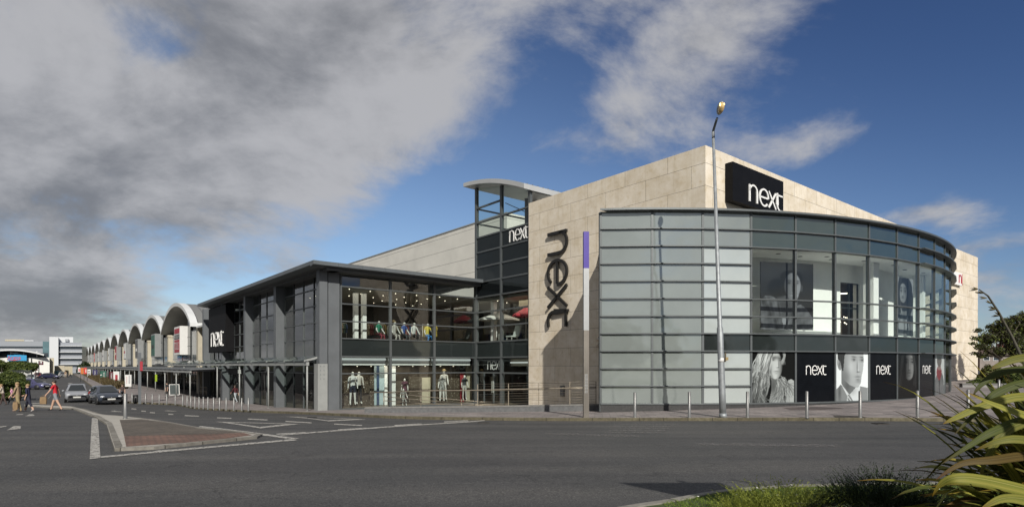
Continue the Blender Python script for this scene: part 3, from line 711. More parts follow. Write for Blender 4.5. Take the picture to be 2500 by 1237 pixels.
# ---------------- cars
M_TYRE = mat('tyre_rubber', (.018, .018, .018), .85, var=.2); M_RIM = mat('alloy_rim', (.38, .39, .40), .35, .8, var=.1); M_CARG = None
def car_glass():
    m, nt, out = nt_new('car_glass'); p = N(nt, 'ShaderNodeBsdfPrincipled', Roughness=.05); p.inputs['Base Color'].default_value = (.018, .022, .024, 1); p.inputs['Specular IOR Level'].default_value = .8
    no = N(nt, 'ShaderNodeTexNoise', Scale=2.0); tc = N(nt, 'ShaderNodeTexCoord'); nt.links.new(tc.outputs['Object'], no.inputs['Vector']); b = N(nt, 'ShaderNodeBump', Strength=.05); nt.links.new(no.outputs[0], b.inputs['Height']); nt.links.new(b.outputs[0], p.inputs['Normal'])
    nt.links.new(p.outputs[0], out.inputs[0]); return m
M_CARG = car_glass(); M_LENS = mat('headlamp_lens', (.62, .64, .66), .08, .3, var=.1, scale=14); M_TAIL = mat('tail_lamp_lens', (.30, .015, .012), .15, var=.1); M_TRIM = mat('black_trim', (.02, .02, .021), .5, var=.2); M_PLATE = mat('number_plate', (.62, .62, .58), .5, var=.08, scale=30)
def paint_mat(name, c): return mat('paint_'+name, c, .28, .35, var=.06, scale=2, coat=.8)
def car(label, loc, rot, paint, L=4.0, W=1.7, H=1.48, hatch=True, group=None, saloon=False):
    t = thing('parked_car' if group else 'car', label, 'car', loc, rot, group); hw = W/2
    # stations along the length (front at +y): y, sill z, shoulder z, half width
    ys = [-.5, -.47, -.36, -.2, 0, .2, .34, .44, .48, .5]; zs = [.42, .30, .22, .20, .20, .20, .20, .22, .28, .40]
    zt = [.80, .90, .94, .95, .94, .93, .88, .78, .68, .58]; ws = [.82, .90, .97, 1, 1, 1, .98, .93, .84, .70]
    if saloon: zt[0:3] = [.78, .88, .92]
    mb = MB(); n = len(ys); rings = []
    for y, a, b, wq in zip(ys, zs, zt, ws):
        q = hw*wq; rings.append([Vector((sx*q*f, y*L, a+(b-a)*g)) for sx, f, g in [(-1, .86, 0), (-1, .98, .18), (-1, 1, .5), (-1, .97, .82), (-1, .88, .97), (-1, .55, 1.03), (0, 0, 1.05), (1, .55, 1.03), (1, .88, .97), (1, .97, .82), (1, 1, .5), (1, .98, .18), (1, .86, 0)]])
    k = 13; vs = [p for r in rings for p in r]; fs = []
    for i in range(n-1):
        for j in range(k): a = i*k+j; b = i*k+(j+1) % k; fs.append((a, b, b+k, a+k))
    fs += [tuple(range(k)), tuple(range((n-1)*k, n*k))[::-1]]
    mb.mesh(vs, [f[::-1] for f in fs], paint, True)
    # roof and pillars: cabin loft
    if saloon: cab = [(-.40, .93, .80), (-.26, H-.06, .70), (-.05, H, .71), (.10, H-.05, .69), (.27, .93, .80)]
    else: cab = [(-.49, .92, .80), (-.42, H-.07, .70), (-.12, H, .72), (.08, H-.06, .69), (.29, .91, .82)]
    rs = []
    for y, z, wq in cab: rs.append([Vector((s*hw*f, y*L, g)) for s, f, g in [(-1, min(.92, wq+.14), .90), (-1, wq, max(.91, z-.07)), (-1, wq*.8, z), (1, wq*.8, z), (1, wq, max(.91, z-.07)), (1, min(.92, wq+.14), .90)]])
    vs = [p for r in rs for p in r]; fs = []
    for i in range(len(cab)-1):
        for j in range(5): a = i*6+j; fs.append((a, a+6, a+7, a+1))
    mb.mesh(vs, fs, paint, True)
    for sx in (-1, 1):       # dark wheel arches
        for y in (.315, -.315): mb.lathe((sx*(hw*.90), y*L, .31), [(.345, 0), (.345, sx*.095)], M_TRIM, 16, axis=(1, 0, 0))
    mb.box((-hw*.72, .492*L, .22), (hw*1.44, 0, 0), (0, .05, 0), (0, 0, .16), M_TRIM)
    mb.build('body', t, local=True)
    lift = .012
    def win(name, quad):
        m2 = MB(); q = [Vector(p) for p in quad]; nn = (q[1]-q[0]).cross(q[2]-q[0]).normalized(); c = sum(q, Vector())/4
        if nn.dot(c-Vector((0, 0, .8))) < 0: nn = -nn; q = q[::-1]
        m2.face([c+(p-c)*.90+nn*lift*1.6 for p in q], M_CARG); m2.build(name, t, local=True)
    f, b = rs[-1], rs[0]; g = rs[-2]; h = rs[1]
    win('windscreen', [f[1]*.5+f[0]*.5+Vector((.06, 0, .02)), f[4]*.5+f[5]*.5+Vector((-.06, 0, .02)), g[3], g[2]])
    win('rear_window', [b[1]+Vector((.05, 0, .05)), b[4]+Vector((-.05, 0, .05)), h[3], h[2]])
    for s, (i0, i1) in ((-1, (0, 1)), (1, (5, 4))):
        for p, q in ((1, 2), (2, 3)):
            win('side_window', [rs[p][i0], rs[q][i0], rs[q][i1], rs[p][i1]])
    for sx in (-1, 1):
        for y in (.315, -.315):
            w_ = MB(); w_.lathe((sx*(hw-.19), y*L, .31), [(.20, 0), (.30, 0), (.315, sx*.03), (.315, sx*.15), (.30, sx*.185), (.21, sx*.19)], M_TYRE, 18, axis=(1, 0, 0)); wh = w_.build('wheel', t, local=True)
            r_ = MB(); r_.lathe((sx*(hw-.02), y*L, .31), [(.205, -.02*sx), (.20, .012*sx), (.05, .004*sx)], M_RIM, 14, axis=(1, 0, 0))
            for a in range(5): an = a*2*math.pi/5; r_.bar((sx*(hw+.0), y*L+math.cos(an)*.12-.0, .31+math.sin(an)*.12), (sx*(hw+.0), y*L+math.cos(an)*.185, .31+math.sin(an)*.185), .05, .03, M_TRIM)
            r_.build('rim', wh, local=True)
        l_ = MB(); l_.ball((sx*hw*.66, .468*L, .635), (.17, .13, .085), M_LENS, 10, 6); l_.build('headlight', t, local=True)
        l_ = MB(); l_.ball((sx*hw*.80, -.488*L, .82), (.10, .07, .14), M_TAIL, 8, 6); l_.build('tail_light', t, local=True)
        m_ = MB(); m_.ball((sx*(hw+.09), .185*L, .96), (.10, .06, .07), paint, 8, 6); m_.build('wing_mirror', t, local=True)
    m_ = MB(); m_.box((-hw*.40, .496*L, .50), (hw*.80, 0, 0), (0, .028, 0), (0, 0, .085), M_TRIM); m_.ball((0, .508*L, .56), (.045, .02, .035), M_RIM, 8, 5); m_.build('grille', t, local=True)
    m_ = MB(); m_.box((-.26, .50*L, .385), (.52, 0, 0), (0, .035, 0), (0, 0, .11), M_PLATE); m_.build('number_plate', t, local=True)
    m_ = MB(); m_.box((-.26, -.507*L, .55), (.52, 0, 0), (0, .03, 0), (0, 0, .11), M_PLATE); m_.build('number_plate', t, local=True)
    return t
# ================================================================ the store
def stone_mat():
    m, nt, out = nt_new('travertine_cladding')
    p = N(nt, 'ShaderNodeBsdfPrincipled', Roughness=.7); p.inputs['Specular IOR Level'].default_value = .3; nt.links.new(p.outputs[0], out.inputs[0])
    uv = N(nt, 'ShaderNodeUVMap')
    br = N(nt, 'ShaderNodeTexBrick', Scale=1.0); br.inputs['Brick Width'].default_value = 2.72; br.inputs['Row Height'].default_value = 1.055
    br.inputs['Mortar Size'].default_value = .010; br.inputs['Mortar Smooth'].default_value = .1; br.offset = .5; br.inputs['Bias'].default_value = 0
    br.inputs['Color1'].default_value = (.76, .695, .59, 1); br.inputs['Color2'].default_value = (.735, .67, .565, 1); br.inputs['Mortar'].default_value = (.30, .265, .22, 1)
    nt.links.new(uv.outputs[0], br.inputs['Vector'])
    # faint butt joints inside a row
    br2 = N(nt, 'ShaderNodeTexBrick', Scale=1.0); br2.inputs['Brick Width'].default_value = 1.36; br2.inputs['Row Height'].default_value = 1.055; br2.inputs['Mortar Size'].default_value = .004
    br2.inputs['Color1'].default_value = (1, 1, 1, 1); br2.inputs['Color2'].default_value = (.93, .925, .92, 1); br2.inputs['Mortar'].default_value = (.8, .78, .76, 1); nt.links.new(uv.outputs[0], br2.inputs['Vector'])
    def nz(s, d, r, off=0):
        mp = N(nt, 'ShaderNodeMapping'); mp.inputs['Location'].default_value = (off, off*.7, 0); nt.links.new(uv.outputs[0], mp.inputs[0])
        n = N(nt, 'ShaderNodeTexNoise', Scale=s, Detail=d, Roughness=r); nt.links.new(mp.outputs[0], n.inputs['Vector']); return n.outputs[0]
    def rmp(f, a, b, ca, cb):
        r = N(nt, 'ShaderNodeValToRGB'); r.color_ramp.elements[0].position = a; r.color_ramp.elements[1].position = b
        r.color_ramp.elements[0].color = col4(ca); r.color_ramp.elements[1].color = col4(cb); nt.links.new(f, r.inputs[0]); return r.outputs[0]
    def mul(a, b):
        x = N(nt, 'ShaderNodeMix', data_type='RGBA', blend_type='MULTIPLY'); x.inputs[0].default_value = 1; nt.links.new(a, x.inputs[6]); nt.links.new(b, x.inputs[7]); return x.outputs[2]
    c = mul(br.outputs[0], br2.outputs[0])
    c = mul(c, rmp(nz(.9, 8, .68), .34, .62, (.86, .82, .74), (1.05, 1.05, 1.05)))
    c = mul(c, rmp(nz(3.2, 6, .7, 5), .30, .48, (.87, .83, .74), (1, 1, 1)))
    c = mul(c, rmp(nz(16, 3, .7, 9), .28, .40, (.88, .84, .77), (1, 1, 1)))
    mpv = N(nt, 'ShaderNodeMapping'); mpv.inputs['Scale'].default_value = (2.2, .12, 1); nt.links.new(uv.outputs[0], mpv.inputs[0]); ns = N(nt, 'ShaderNodeTexNoise', Scale=1.6, Detail=6, Roughness=.65); nt.links.new(mpv.outputs[0], ns.inputs['Vector'])
    c = mul(c, rmp(ns.outputs[0], .30, .46, (.86, .84, .80), (1, 1, 1)))
    nt.links.new(c, p.inputs['Base Color'])
    b = N(nt, 'ShaderNodeBump', Strength=.5, Distance=.012); b.invert = True; nt.links.new(br.outputs[1], b.inputs['Height']); nt.links.new(b.outputs[0], p.inputs['Normal'])
    return m
M_STONE = stone_mat()
M_ALU = mat('grey_aluminium', (.12, .132, .135), .45, .4, var=.08, scale=3)
M_ALUD = mat('dark_aluminium', (.035, .04, .042), .4, .4, var=.1, scale=3)
M_GREYP = mat('grey_painted_steel', (.135, .146, .155), .5, .2, var=.10, scale=1.2)
M_FASCIA = mat('roof_fascia_metal', (.13, .145, .155), .45, .3, var=.10, scale=.9)
M_SOFFIT = mat('soffit_panel', (.10, .105, .11), .6, 0, var=.08, scale=1)
M_WHITE = mat('white_plaster', (.86, .86, .84), .8, var=.03, scale=2)
M_OFFW = mat('off_white_plaster', (.70, .70, .66), .8, var=.05, scale=2)
M_BLACK = mat('black_sign_panel', (.006, .006, .007), .6, var=.2, scale=2, spec=.15)
M_LETTER = mat('white_letter', (.82, .82, .80), .5, var=.03)
M_LETTERB = mat('black_letter', (.014, .013, .012), .45, var=.2)
M_PANELD = mat('dark_glass_panel', (.018, .022, .024), .12, var=.3, scale=.8, spec=.6)
M_SPAN = mat('green_spandrel_glass', (.085, .115, .108), .10, var=.12, scale=.6, spec=.7)
M_SPAND = mat('dark_spandrel_glass', (.04, .05, .05), .12, var=.2, scale=.6, spec=.6)
M_FROST = mat('frosted_grey_glass', (.19, .205, .185), .14, var=.10, scale=.35, spec=1.0)
M_FROSTW = mat('frosted_white_glass', (.50, .53, .50), .18, var=.06, scale=.4, spec=.6)
def sheen(name, c, refl, base, var=.08, scale=.5, rough=.07, wav=.10):
    m, nt, out = nt_new(name); d = N(nt, 'ShaderNodeBsdfDiffuse'); g = N(nt, 'ShaderNodeBsdfGlossy', Roughness=rough); g.inputs['Color'].default_value = (.92, 1, .97, 1); tc = N(nt, 'ShaderNodeTexCoord')
    no = N(nt, 'ShaderNodeTexNoise', Scale=scale, Detail=5, Roughness=.6); nt.links.new(tc.outputs['Object'], no.inputs['Vector']); r = N(nt, 'ShaderNodeValToRGB'); r.color_ramp.elements[0].position = .3; r.color_ramp.elements[1].position = .7; r.color_ramp.elements[0].color = col4([x*(1-var) for x in c]); r.color_ramp.elements[1].color = col4([x*(1+var) for x in c]); nt.links.new(no.outputs[0], r.inputs[0]); nt.links.new(r.outputs[0], d.inputs['Color'])
    n2 = N(nt, 'ShaderNodeTexNoise', Scale=.55, Detail=2.0); nt.links.new(tc.outputs['Object'], n2.inputs['Vector']); b = N(nt, 'ShaderNodeBump', Strength=wav, Distance=.25); nt.links.new(n2.outputs[0], b.inputs['Height']); nt.links.new(b.outputs[0], g.inputs['Normal'])
    lw = N(nt, 'ShaderNodeLayerWeight', Blend=.5); pw = N(nt, 'ShaderNodeMath', operation='POWER'); pw.inputs[1].default_value = 3.5; ml = N(nt, 'ShaderNodeMath', operation='MULTIPLY_ADD'); ml.inputs[1].default_value = refl; ml.inputs[2].default_value = base
    nt.links.new(lw.outputs['Facing'], pw.inputs[0]); nt.links.new(pw.outputs[0], ml.inputs[0]); mx = N(nt, 'ShaderNodeMixShader'); nt.links.new(ml.outputs[0], mx.inputs[0]); nt.links.new(d.outputs[0], mx.inputs[1]); nt.links.new(g.outputs[0], mx.inputs[2]); nt.links.new(mx.outputs[0], out.inputs[0]); MATS[name] = m; return m
M_FROST = sheen('frosted_grey_pane', (.215, .24, .23), .6, .22); M_FROSTW = sheen('frosted_white_pane', (.42, .46, .45), .5, .20); M_SPAN = sheen('green_spandrel_pane', (.035, .05, .046), .7, .16); M_SPAND = sheen('dark_spandrel_pane', (.022, .027, .027), .6, .10); M_PANELD = sheen('dark_tower_pane', (.008, .010, .011), .5, .05)
M_PLINTH = mat('dark_granite_plinth', (.045, .045, .045), .4, var=.3, scale=12)
M_GLASS = glass('clear_pane', (.86, .91, .89), refl=.9, base=.035)
M_GLASSD = glass('tinted_pane', (.55, .62, .60), refl=1.0, base=.15)
M_GLASSF = glass('shopfront_pane', (.80, .86, .84), refl=1.0, base=.12)
M_GLASSL = glass('lower_pane', (.6, .66, .64), refl=.4, base=.05)
M_GLASSG = glass('green_pane', (.76, .86, .82), refl=1.0, base=.05)
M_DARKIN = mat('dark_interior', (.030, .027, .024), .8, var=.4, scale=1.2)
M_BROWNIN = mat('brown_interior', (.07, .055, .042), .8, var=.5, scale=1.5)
M_FLOORIN = mat('shop_floor', (.16, .13, .10), .4, var=.2, scale=2)
M_CEIL = mat('shop_ceiling', (.34, .335, .29), .8, var=.05, scale=1)
M_LAMPW = emitter('downlight_glow', (1, .88, .66), 3.2)
M_STRIP = emitter('strip_light_glow', (.95, 1, .96), .42)
M_CLAD = None
def clad_mat(name, c, step, line=.035, rough=.5, metal=.0, axis='Z', lc=None):
    m, nt, out = nt_new(name)
    p = N(nt, 'ShaderNodeBsdfPrincipled', Roughness=rough, Metallic=metal); nt.links.new(p.outputs[0], out.inputs[0])
    uv = N(nt, 'ShaderNodeUVMap'); s = N(nt, 'ShaderNodeSeparateXYZ'); nt.links.new(uv.outputs[0], s.inputs[0])
    md = N(nt, 'ShaderNodeMath', operation='FLOORED_MODULO'); md.inputs[1].default_value = step; nt.links.new(s.outputs[1 if axis == 'Z' else 0], md.inputs[0])
    lt = N(nt, 'ShaderNodeMath', operation='LESS_THAN'); lt.inputs[1].default_value = line; nt.links.new(md.outputs[0], lt.inputs[0])
    no = N(nt, 'ShaderNodeTexNoise', Scale=.5, Detail=5, Roughness=.6); nt.links.new(uv.outputs[0], no.inputs['Vector'])
    r = N(nt, 'ShaderNodeValToRGB'); r.color_ramp.elements[0].position = .3; r.color_ramp.elements[1].position = .7
    r.color_ramp.elements[0].color = col4([x*.9 for x in c]); r.color_ramp.elements[1].color = col4([x*1.06 for x in c]); nt.links.new(no.outputs[0], r.inputs[0])
    mx = N(nt, 'ShaderNodeMix', data_type='RGBA'); nt.links.new(lt.outputs[0], mx.inputs[0]); nt.links.new(r.outputs[0], mx.inputs[6]); mx.inputs[7].default_value = col4(lc or [x*.3 for x in c])
    nt.links.new(mx.outputs[2], p.inputs['Base Color']); return m
M_CLAD = clad_mat('pale_wall_cladding', (.66, .645, .59), 1.36)

store = thing('clothing_store', 'large clothing store in stone and glass with a curved glazed front and grey entrance wing', 'building', AB(15.75, 24.4, 0))
UPZ = Vector((0, 0, 1)); av = Vector((AX[0], AX[1], 0)); bv = Vector((BX[0], BX[1], 0))

# ---- stone block
def wall_uv(mb, p0, p1, z0, z1, m, u0=0):
    p0, p1 = Vector(p0), Vector(p1); ln = (p1-p0).length
    q = [Vector((p0.x, p0.y, z0)), Vector((p1.x, p1.y, z0)), Vector((p1.x, p1.y, z1)), Vector((p0.x, p0.y, z1))]
    mb.face(q, m, uv=[(u0, z0), (u0+ln, z0), (u0+ln, z1), (u0, z1)])
ST_A0, ST_A1, ST_B0, ST_B1, ST_Z = 15.75, 28.45, 24.4, 69.9, 12.42
mb = MB()
wall_uv(mb, AB(ST_A1, ST_B0), AB(ST_A0, ST_B0), -1.6, ST_Z, M_STONE, .3)
wall_uv(mb, AB(ST_A0, ST_B0), AB(ST_A0, ST_B1), -1.6, ST_Z, M_STONE, 13.0)
wall_uv(mb, AB(ST_A0, ST_B1), AB(ST_A1, ST_B1), -1.6, ST_Z, M_STONE, 4)
wall_uv(mb, AB(ST_A1, ST_B1), AB(ST_A1, ST_B0), -1.6, ST_Z, M_STONE, 9)
ta, tb = .45, .45     # parapet: flat coping, inner faces, and a roof lower down
o4 = [AB(ST_A0, ST_B0, ST_Z), AB(ST_A0, ST_B1, ST_Z), AB(ST_A1, ST_B1, ST_Z), AB(ST_A1, ST_B0, ST_Z)]
i4 = [AB(ST_A0+ta, ST_B0+tb, ST_Z), AB(ST_A0+ta, ST_B1-tb, ST_Z), AB(ST_A1-ta, ST_B1-tb, ST_Z), AB(ST_A1-ta, ST_B0+tb, ST_Z)]
for i in range(4):
    j = (i+1) % 4; f = [o4[i], o4[j], i4[j], i4[i]]; mb.face(f, M_STONE, uv=[(0, .2), (4, .2), (4, .6), (0, .6)])
    d = Vector((0, 0, -.8)); mb.face([i4[i], i4[j], i4[j]+d, i4[i]+d], M_GREYP)
mb.face([p-Vector((0, 0, .8)) for p in i4], M_GREYP)
stone = mb.build('stone_block', store)
# black sign board on the long face
FA = ST_A0-.42
b0, b1 = onA(1789, FA), onA(1912.5, FA)
mb = MB(); mb.box(AB(FA, b0, 10.05), av*.40, bv*(b1-b0), UPZ*1.86, M_BLACK)
lb0, lb1 = onA(1829, FA), onA(1909, FA); sc = (lb1-lb0)/2.78
strokes_to(mb, logo_strokes(), AB(FA, lb0, 10.26), bv, UPZ*.84/sc, -av*.05, .10, M_LETTER, sc)
mb.build('sign_board', stone)
# lettering that reads downwards on the short face
A_l, A_r = onB(1333, 24.1), onB(1379, 24.1); zt, zb = 10.05, 4.42; sc = (zt-zb)/2.78
mb = MB(); strokes_to(mb, logo_strokes(), AB(A_l, 24.33, zt), -UPZ, -av*(abs(A_l-A_r)/sc), -bv*.13, .088, M_LETTERB, sc)
for st in [(0.02, .1), (.6, .1), (1.17, .03), (1.9, .5), (2.45, .9)]:
    mb.bar(AB(A_l-st[1]*abs(A_l-A_r), 24.32, zt-st[0]*sc), AB(A_l-st[1]*abs(A_l-A_r), 24.41, zt-st[0]*sc), .05, .05, M_LETTERB)
mb.build('lettering', stone)
# small box light low on the wall
mb = MB(); aw = onB(1368, 24.3); mb.box(AB(aw, 24.28, .32), -av*.28, bv*.11, UPZ*.62, M_GREYP); mb.box(AB(aw+.02, 24.26, .80), -av*.32, bv*.13, UPZ*.10, M_FASCIA); mb.build('wall_light', stone)

# white and red sign far along the long face
FA2 = ST_A0-.22; mb = MB(); q0, q1 = onA(2318, FA2), onA(2349.5, FA2); zq = 2.1+(HZ-698)/F*AB(FA2, q1).y
mb.box(AB(FA2, q0, zq), av*.21, bv*(q1-q0), UPZ*1.1, M_LETTER); sc = (q1-q0)*.8/2.78
M_REDL = mat('red_letter', (.42, .03, .05), .5, var=.05); strokes_to(mb, logo_strokes()[:2], AB(FA2, q1-.62*sc-.35, zq+.2), bv, UPZ*.7/sc, -av*.04, .12, M_REDL, sc); mb.box(AB(FA2-.02, q1-.14, zq+.05), av*.02, bv*.1, UPZ*1.0, M_REDL)
mb.build('sign_board', stone)
# ---- curved glass front
DC = Vector((6.8634, 53.468, 0)); DR = 26.41
TH = [-6.03+5.085*k for k in range(17)]
def DP(th, r=DR, z=0.0): return Vector((DC.x+r*math.sin(R(th)), DC.y-r*math.cos(R(th)), z))
def dth(u, r=DR):        # the angle on the drum of an image column
    x = (u-1250)/F; best = min((abs((DP(t/10, r).x/DP(t/10, r).y)-x), t/10) for t in range(-70, 560)); return best[1]
ZL = [.39+.801*k for k in range(12)]     # transom levels
mb = MB()
for k, t in enumerate(TH):
    rad = (DP(t)-DC).normalized(); tan = Vector((-rad.y, rad.x, 0))
    p = DP(t, DR-.13); mb.box(p-tan*.05, tan*.1, rad*.17, UPZ*ZL[-1]*1.0, M_ALU)
for k in range(16):      # plinth, head and sill
    a, b = TH[k], TH[k+1]
    q = [DP(a, DR-.3, -1.3), DP(b, DR-.3, -1.3), DP(b, DR+.06, -1.3), DP(a, DR+.06, -1.3)]
    mb.prism(q, UPZ*(1.3+ZL[0]-.06), M_PLINTH)
    q = [DP(a, DR-.3, ZL[0]-.06), DP(b, DR-.3, ZL[0]-.06), DP(b, DR+.10, ZL[0]-.06), DP(a, DR+.10, ZL[0]-.06)]; mb.prism(q, UPZ*.07, M_ALU)
# blank end returning to the stone wall
e0 = DP(TH[0], DR-.05); 
e1 = e0 + bv*(24.38-(e0.x*BX[0]+e0.y*BX[1]))
mb.box(Vector((e0.x, e0.y, -1.3)), (e1-e0), av*.12, UPZ*(1.3+ZL[-1]), M_ALU)
curved = mb.build('curved_front', store)
def ring_bars(levels, ks, r0, r1, th, m, name):
    for z in levels:
        mb = MB()
        for k in ks:
            a, b = TH[k], TH[k+1]
            ra = r1[0] if k < 8 else r1[1]
            q = [DP(a, r0, z-th/2), DP(b, r0, z-th/2), DP(b, ra, z-th/2), DP(a, ra, z-th/2)]
            mb.prism(q, UPZ*th, m)
        mb.build(name, curved)
ring_bars([z for i, z in enumerate(ZL) if i in (3, 4, 5, 6, 9, 10)], range(16), DR-.1, (DR+.13, DR+.32), .055, M_ALU, 'sunshade')
ring_bars([ZL[i] for i in (1, 2)], range(0, 3), DR-.1, (DR+.13, 0), .055, M_ALU, 'sunshade')
ring_bars([ZL[i] for i in (7, 8)], range(0, 3), DR-.1, (DR+.13, 0), .055, M_ALU, 'sunshade')
ring_bars([ZL[i] for i in (7, 8)], range(11, 16), DR-.1, (0, DR+.32), .055, M_ALU, 'sunshade')
def bay(k, z0, z1, m, name='window', r=DR, nrows=1):
    mb = MB(); a, b = DP(TH[k], r), DP(TH[k+1], r)
    for j in range(nrows):
        za = z0+(z1-z0)*j/nrows; zb = z0+(z1-z0)*(j+1)/nrows
        mb.face([(a.x, a.y, za), (b.x, b.y, za), (b.x, b.y, zb), (a.x, a.y, zb)], m)
    return mb.build(name, curved)
for k in range(16):
    if k < 2: bay(k, ZL[0], ZL[11], M_FROST, 'frosted_window')
    elif k == 2:
        bay(k, ZL[0], ZL[3], M_FROSTW, 'frosted_window'); bay(k, ZL[3], ZL[4], M_SPAND, 'spandrel_panel')
        bay(k, ZL[4], ZL[9], M_FROSTW, 'frosted_window'); bay(k, ZL[9], ZL[11], M_FROST, 'spandrel_panel')
    else:
        bay(k, ZL[3], ZL[4], M_SPAND, 'spandrel_panel'); bay(k, ZL[9], ZL[11], M_SPAN, 'spandrel_panel')
        bay(k, ZL[4], ZL[9], M_GLASS if k < 9 else M_GLASSG, 'window')
        if k >= 11: bay(k, ZL[0], ZL[3], M_GLASSD, 'window')
# roof with its thin edge
outer = [DP(-6.1+80.7*i/60, DR+.30, ZL[11]) for i in range(61)]
def to_stone(p):
    A = p.x*AX[0]+p.y*AX[1]; B = p.x*BX[0]+p.y*BX[1]
    if A > ST_A0: return AB(A, ST_B0-.01, ZL[11])
    if B < ST_B0: return AB(ST_A0-.01, ST_B0-.01, ZL[11])
    return AB(ST_A0-.01, B, ZL[11])
inn = [to_stone(p) for p in outer]; mb = MB()
for i in range(60):
    mb.face([outer[i]+UPZ*.09, outer[i+1]+UPZ*.09, inn[i+1]+UPZ*.09, inn[i]+UPZ*.09], M_GREYP)
    mb.face([inn[i], inn[i+1], outer[i+1], outer[i]], M_GREYP)
    mb.face([outer[i], outer[i+1], outer[i+1]+UPZ*.09, outer[i]+UPZ*.09], M_ALU)
mb.face([inn[0], outer[0], outer[0]+UPZ*.09, inn[0]+UPZ*.09], M_ALU)
mb.build('roof', curved)
# upper room behind the clear bays
def arc_wall(r, t0, t1, z0, z1, m, name, n=24, flip=False, mbx=None):
    mb = mbx or MB()
    for i in range(n):
        a = t0+(t1-t0)*i/n; b = t0+(t1-t0)*(i+1)/n
        q = [DP(a, r, z0), DP(b, r, z0), DP(b, r, z1), DP(a, r, z1)]
        mb.face(q, m)
    return mb.build(name, curved) if mbx is None else None
def arc_slab(r0, r1, t0, t1, z, th, m, name, n=30):
    mb = MB()
    for i in range(n):
        a = t0+(t1-t0)*i/n; b = t0+(t1-t0)*(i+1)/n
        mb.face([DP(a, r0, z+th), DP(a, r1, z+th), DP(b, r1, z+th), DP(b, r0, z+th)], m)
        mb.face([DP(a, r0, z), DP(b, r0, z), DP(b, r1, z), DP(a, r1, z)], m)
        mb.face([DP(a, r1, z), DP(b, r1, z), DP(b, r1, z+th), DP(a, r1, z+th)], m)
    return mb.build(name, curved)
RIN = DR-2.1
arc_slab(DR-6, DR-.16, TH[0], TH[16], ZL[4]-.35, .33, M_WHITE, 'floor')
arc_slab(DR-6, DR-.16, TH[0], TH[16], ZL[9]-.02, .1, M_WHITE, 'ceiling')
# white partition with a tall opening
d0, d1 = dth(2052, RIN), dth(2098, RIN)
mb = MB()
arc_wall(RIN, TH[3]-.1, d0, ZL[4], ZL[9], M_WHITE, '', 10, mbx=mb); arc_wall(RIN, d1, 66, ZL[4], ZL[9], M_WHITE, '', 18, mbx=mb)
arc_wall(RIN, d0, d1, 6.6, ZL[9], M_WHITE, '', 3, mbx=mb)
for d in (d0, d1): p = DP(d, RIN); q = DP(d, RIN-.35); mb.face([(p.x, p.y, ZL[4]), (q.x, q.y, ZL[4]), (q.x, q.y, 6.6), (p.x, p.y, 6.6)], M_WHITE)
p = DP(TH[3]-.1, DR-.14); q = DP(TH[3]-.1, RIN); mb.face([(p.x, p.y, ZL[4]), (q.x, q.y, ZL[4]), (q.x, q.y, ZL[9]), (p.x, p.y, ZL[9])], M_WHITE)
for t in (29.6, 45.2): # white piers standing by the glass
    p = DP(t, DR-1.3); mb.cbox((p.x, p.y, (ZL[4]+ZL[9])/2), (.55, .55, ZL[9]-ZL[4]), M_WHITE, R(t))
mb.build('interior_wall', curved)
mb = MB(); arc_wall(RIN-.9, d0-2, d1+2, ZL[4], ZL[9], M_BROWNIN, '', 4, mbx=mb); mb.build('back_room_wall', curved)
mb = MB(); dm = (d0+d1)/2
for t in (d0, dm, d1):
    p = DP(t, RIN-.1); mb.cbox((p.x, p.y, 5.1), (.08, .08, 3.0), M_ALUD, R(t))
for z in (6.6, 5.25): p, q = DP(d0, RIN-.1, z), DP(d1, RIN-.1, z); mb.bar(p, q, .07, .07, M_ALUD)
rng = random.Random(4)
for i in range(16):
    p = DP(d0+(d1-d0)*rng.random(), RIN-.6, 4.4+rng.random()*.5); mb.ball(p, .028, M_LAMPW, 6, 4)
mb.bar(DP(dm+.2, RIN-.6, 6.1), DP(d1-.3, RIN-.5, 6.15), .05, .05, M_LAMPW)
mb.build('doorway', curved)
for t, r in ((14, 1.0), (17.5, 1.3), (20.5, .9), (22.5, 1.4), (27, 1.0), (33, .9), (38, 1.2), (43, .9)):
    p = DP(t, DR-r, ZL[9]-.03); mb = MB(); mb.lathe(p, [(.12, 0), (.12, .008)], M_ALUD, 10); mb.build('ceiling_fitting', curved)
# floor behind the ground-floor glass at the far end, and dark backing behind the posters
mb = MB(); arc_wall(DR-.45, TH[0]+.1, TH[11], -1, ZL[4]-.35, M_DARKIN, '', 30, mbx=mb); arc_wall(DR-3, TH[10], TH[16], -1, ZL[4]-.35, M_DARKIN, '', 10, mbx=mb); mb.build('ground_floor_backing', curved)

# ---- printed portraits: a grid whose points carry the printed tone
def print_mat(name, rough, spec):
    m, nt, out = nt_new(name); p = N(nt, 'ShaderNodeBsdfPrincipled', Roughness=rough); p.inputs['Specular IOR Level'].default_value = spec
    at_ = N(nt, 'ShaderNodeVertexColor', layer_name='print'); nt.links.new(at_.outputs[0], p.inputs['Base Color']); nt.links.new(p.outputs[0], out.inputs[0]); return m
M_PRINT = print_mat('printed_film', .15, .15); M_PRINTM = print_mat('printed_board', .6, .3)
def g2(x, y, cx, cy, rx, ry, ang=0, soft=.15):
    """soft-edged ellipse: 1 inside, 0 outside"""
    c, s = math.cos(R(ang)), math.sin(R(ang)); X = (x-cx)*c+(y-cy)*s; Y = -(x-cx)*s+(y-cy)*c
    d = np.sqrt((X/rx)**2+(Y/ry)**2); return np.clip((1-d)/soft+.5, 0, 1)
def gs(x, y, cx, cy, sx, sy, ang=0):
    c, s = math.cos(R(ang)), math.sin(R(ang)); X = (x-cx)*c+(y-cy)*s; Y = -(x-cx)*s+(y-cy)*c
    return np.exp(-(X/sx)**2-(Y/sy)**2)
def mixv(a, b, m): return a*(1-m)+b*m
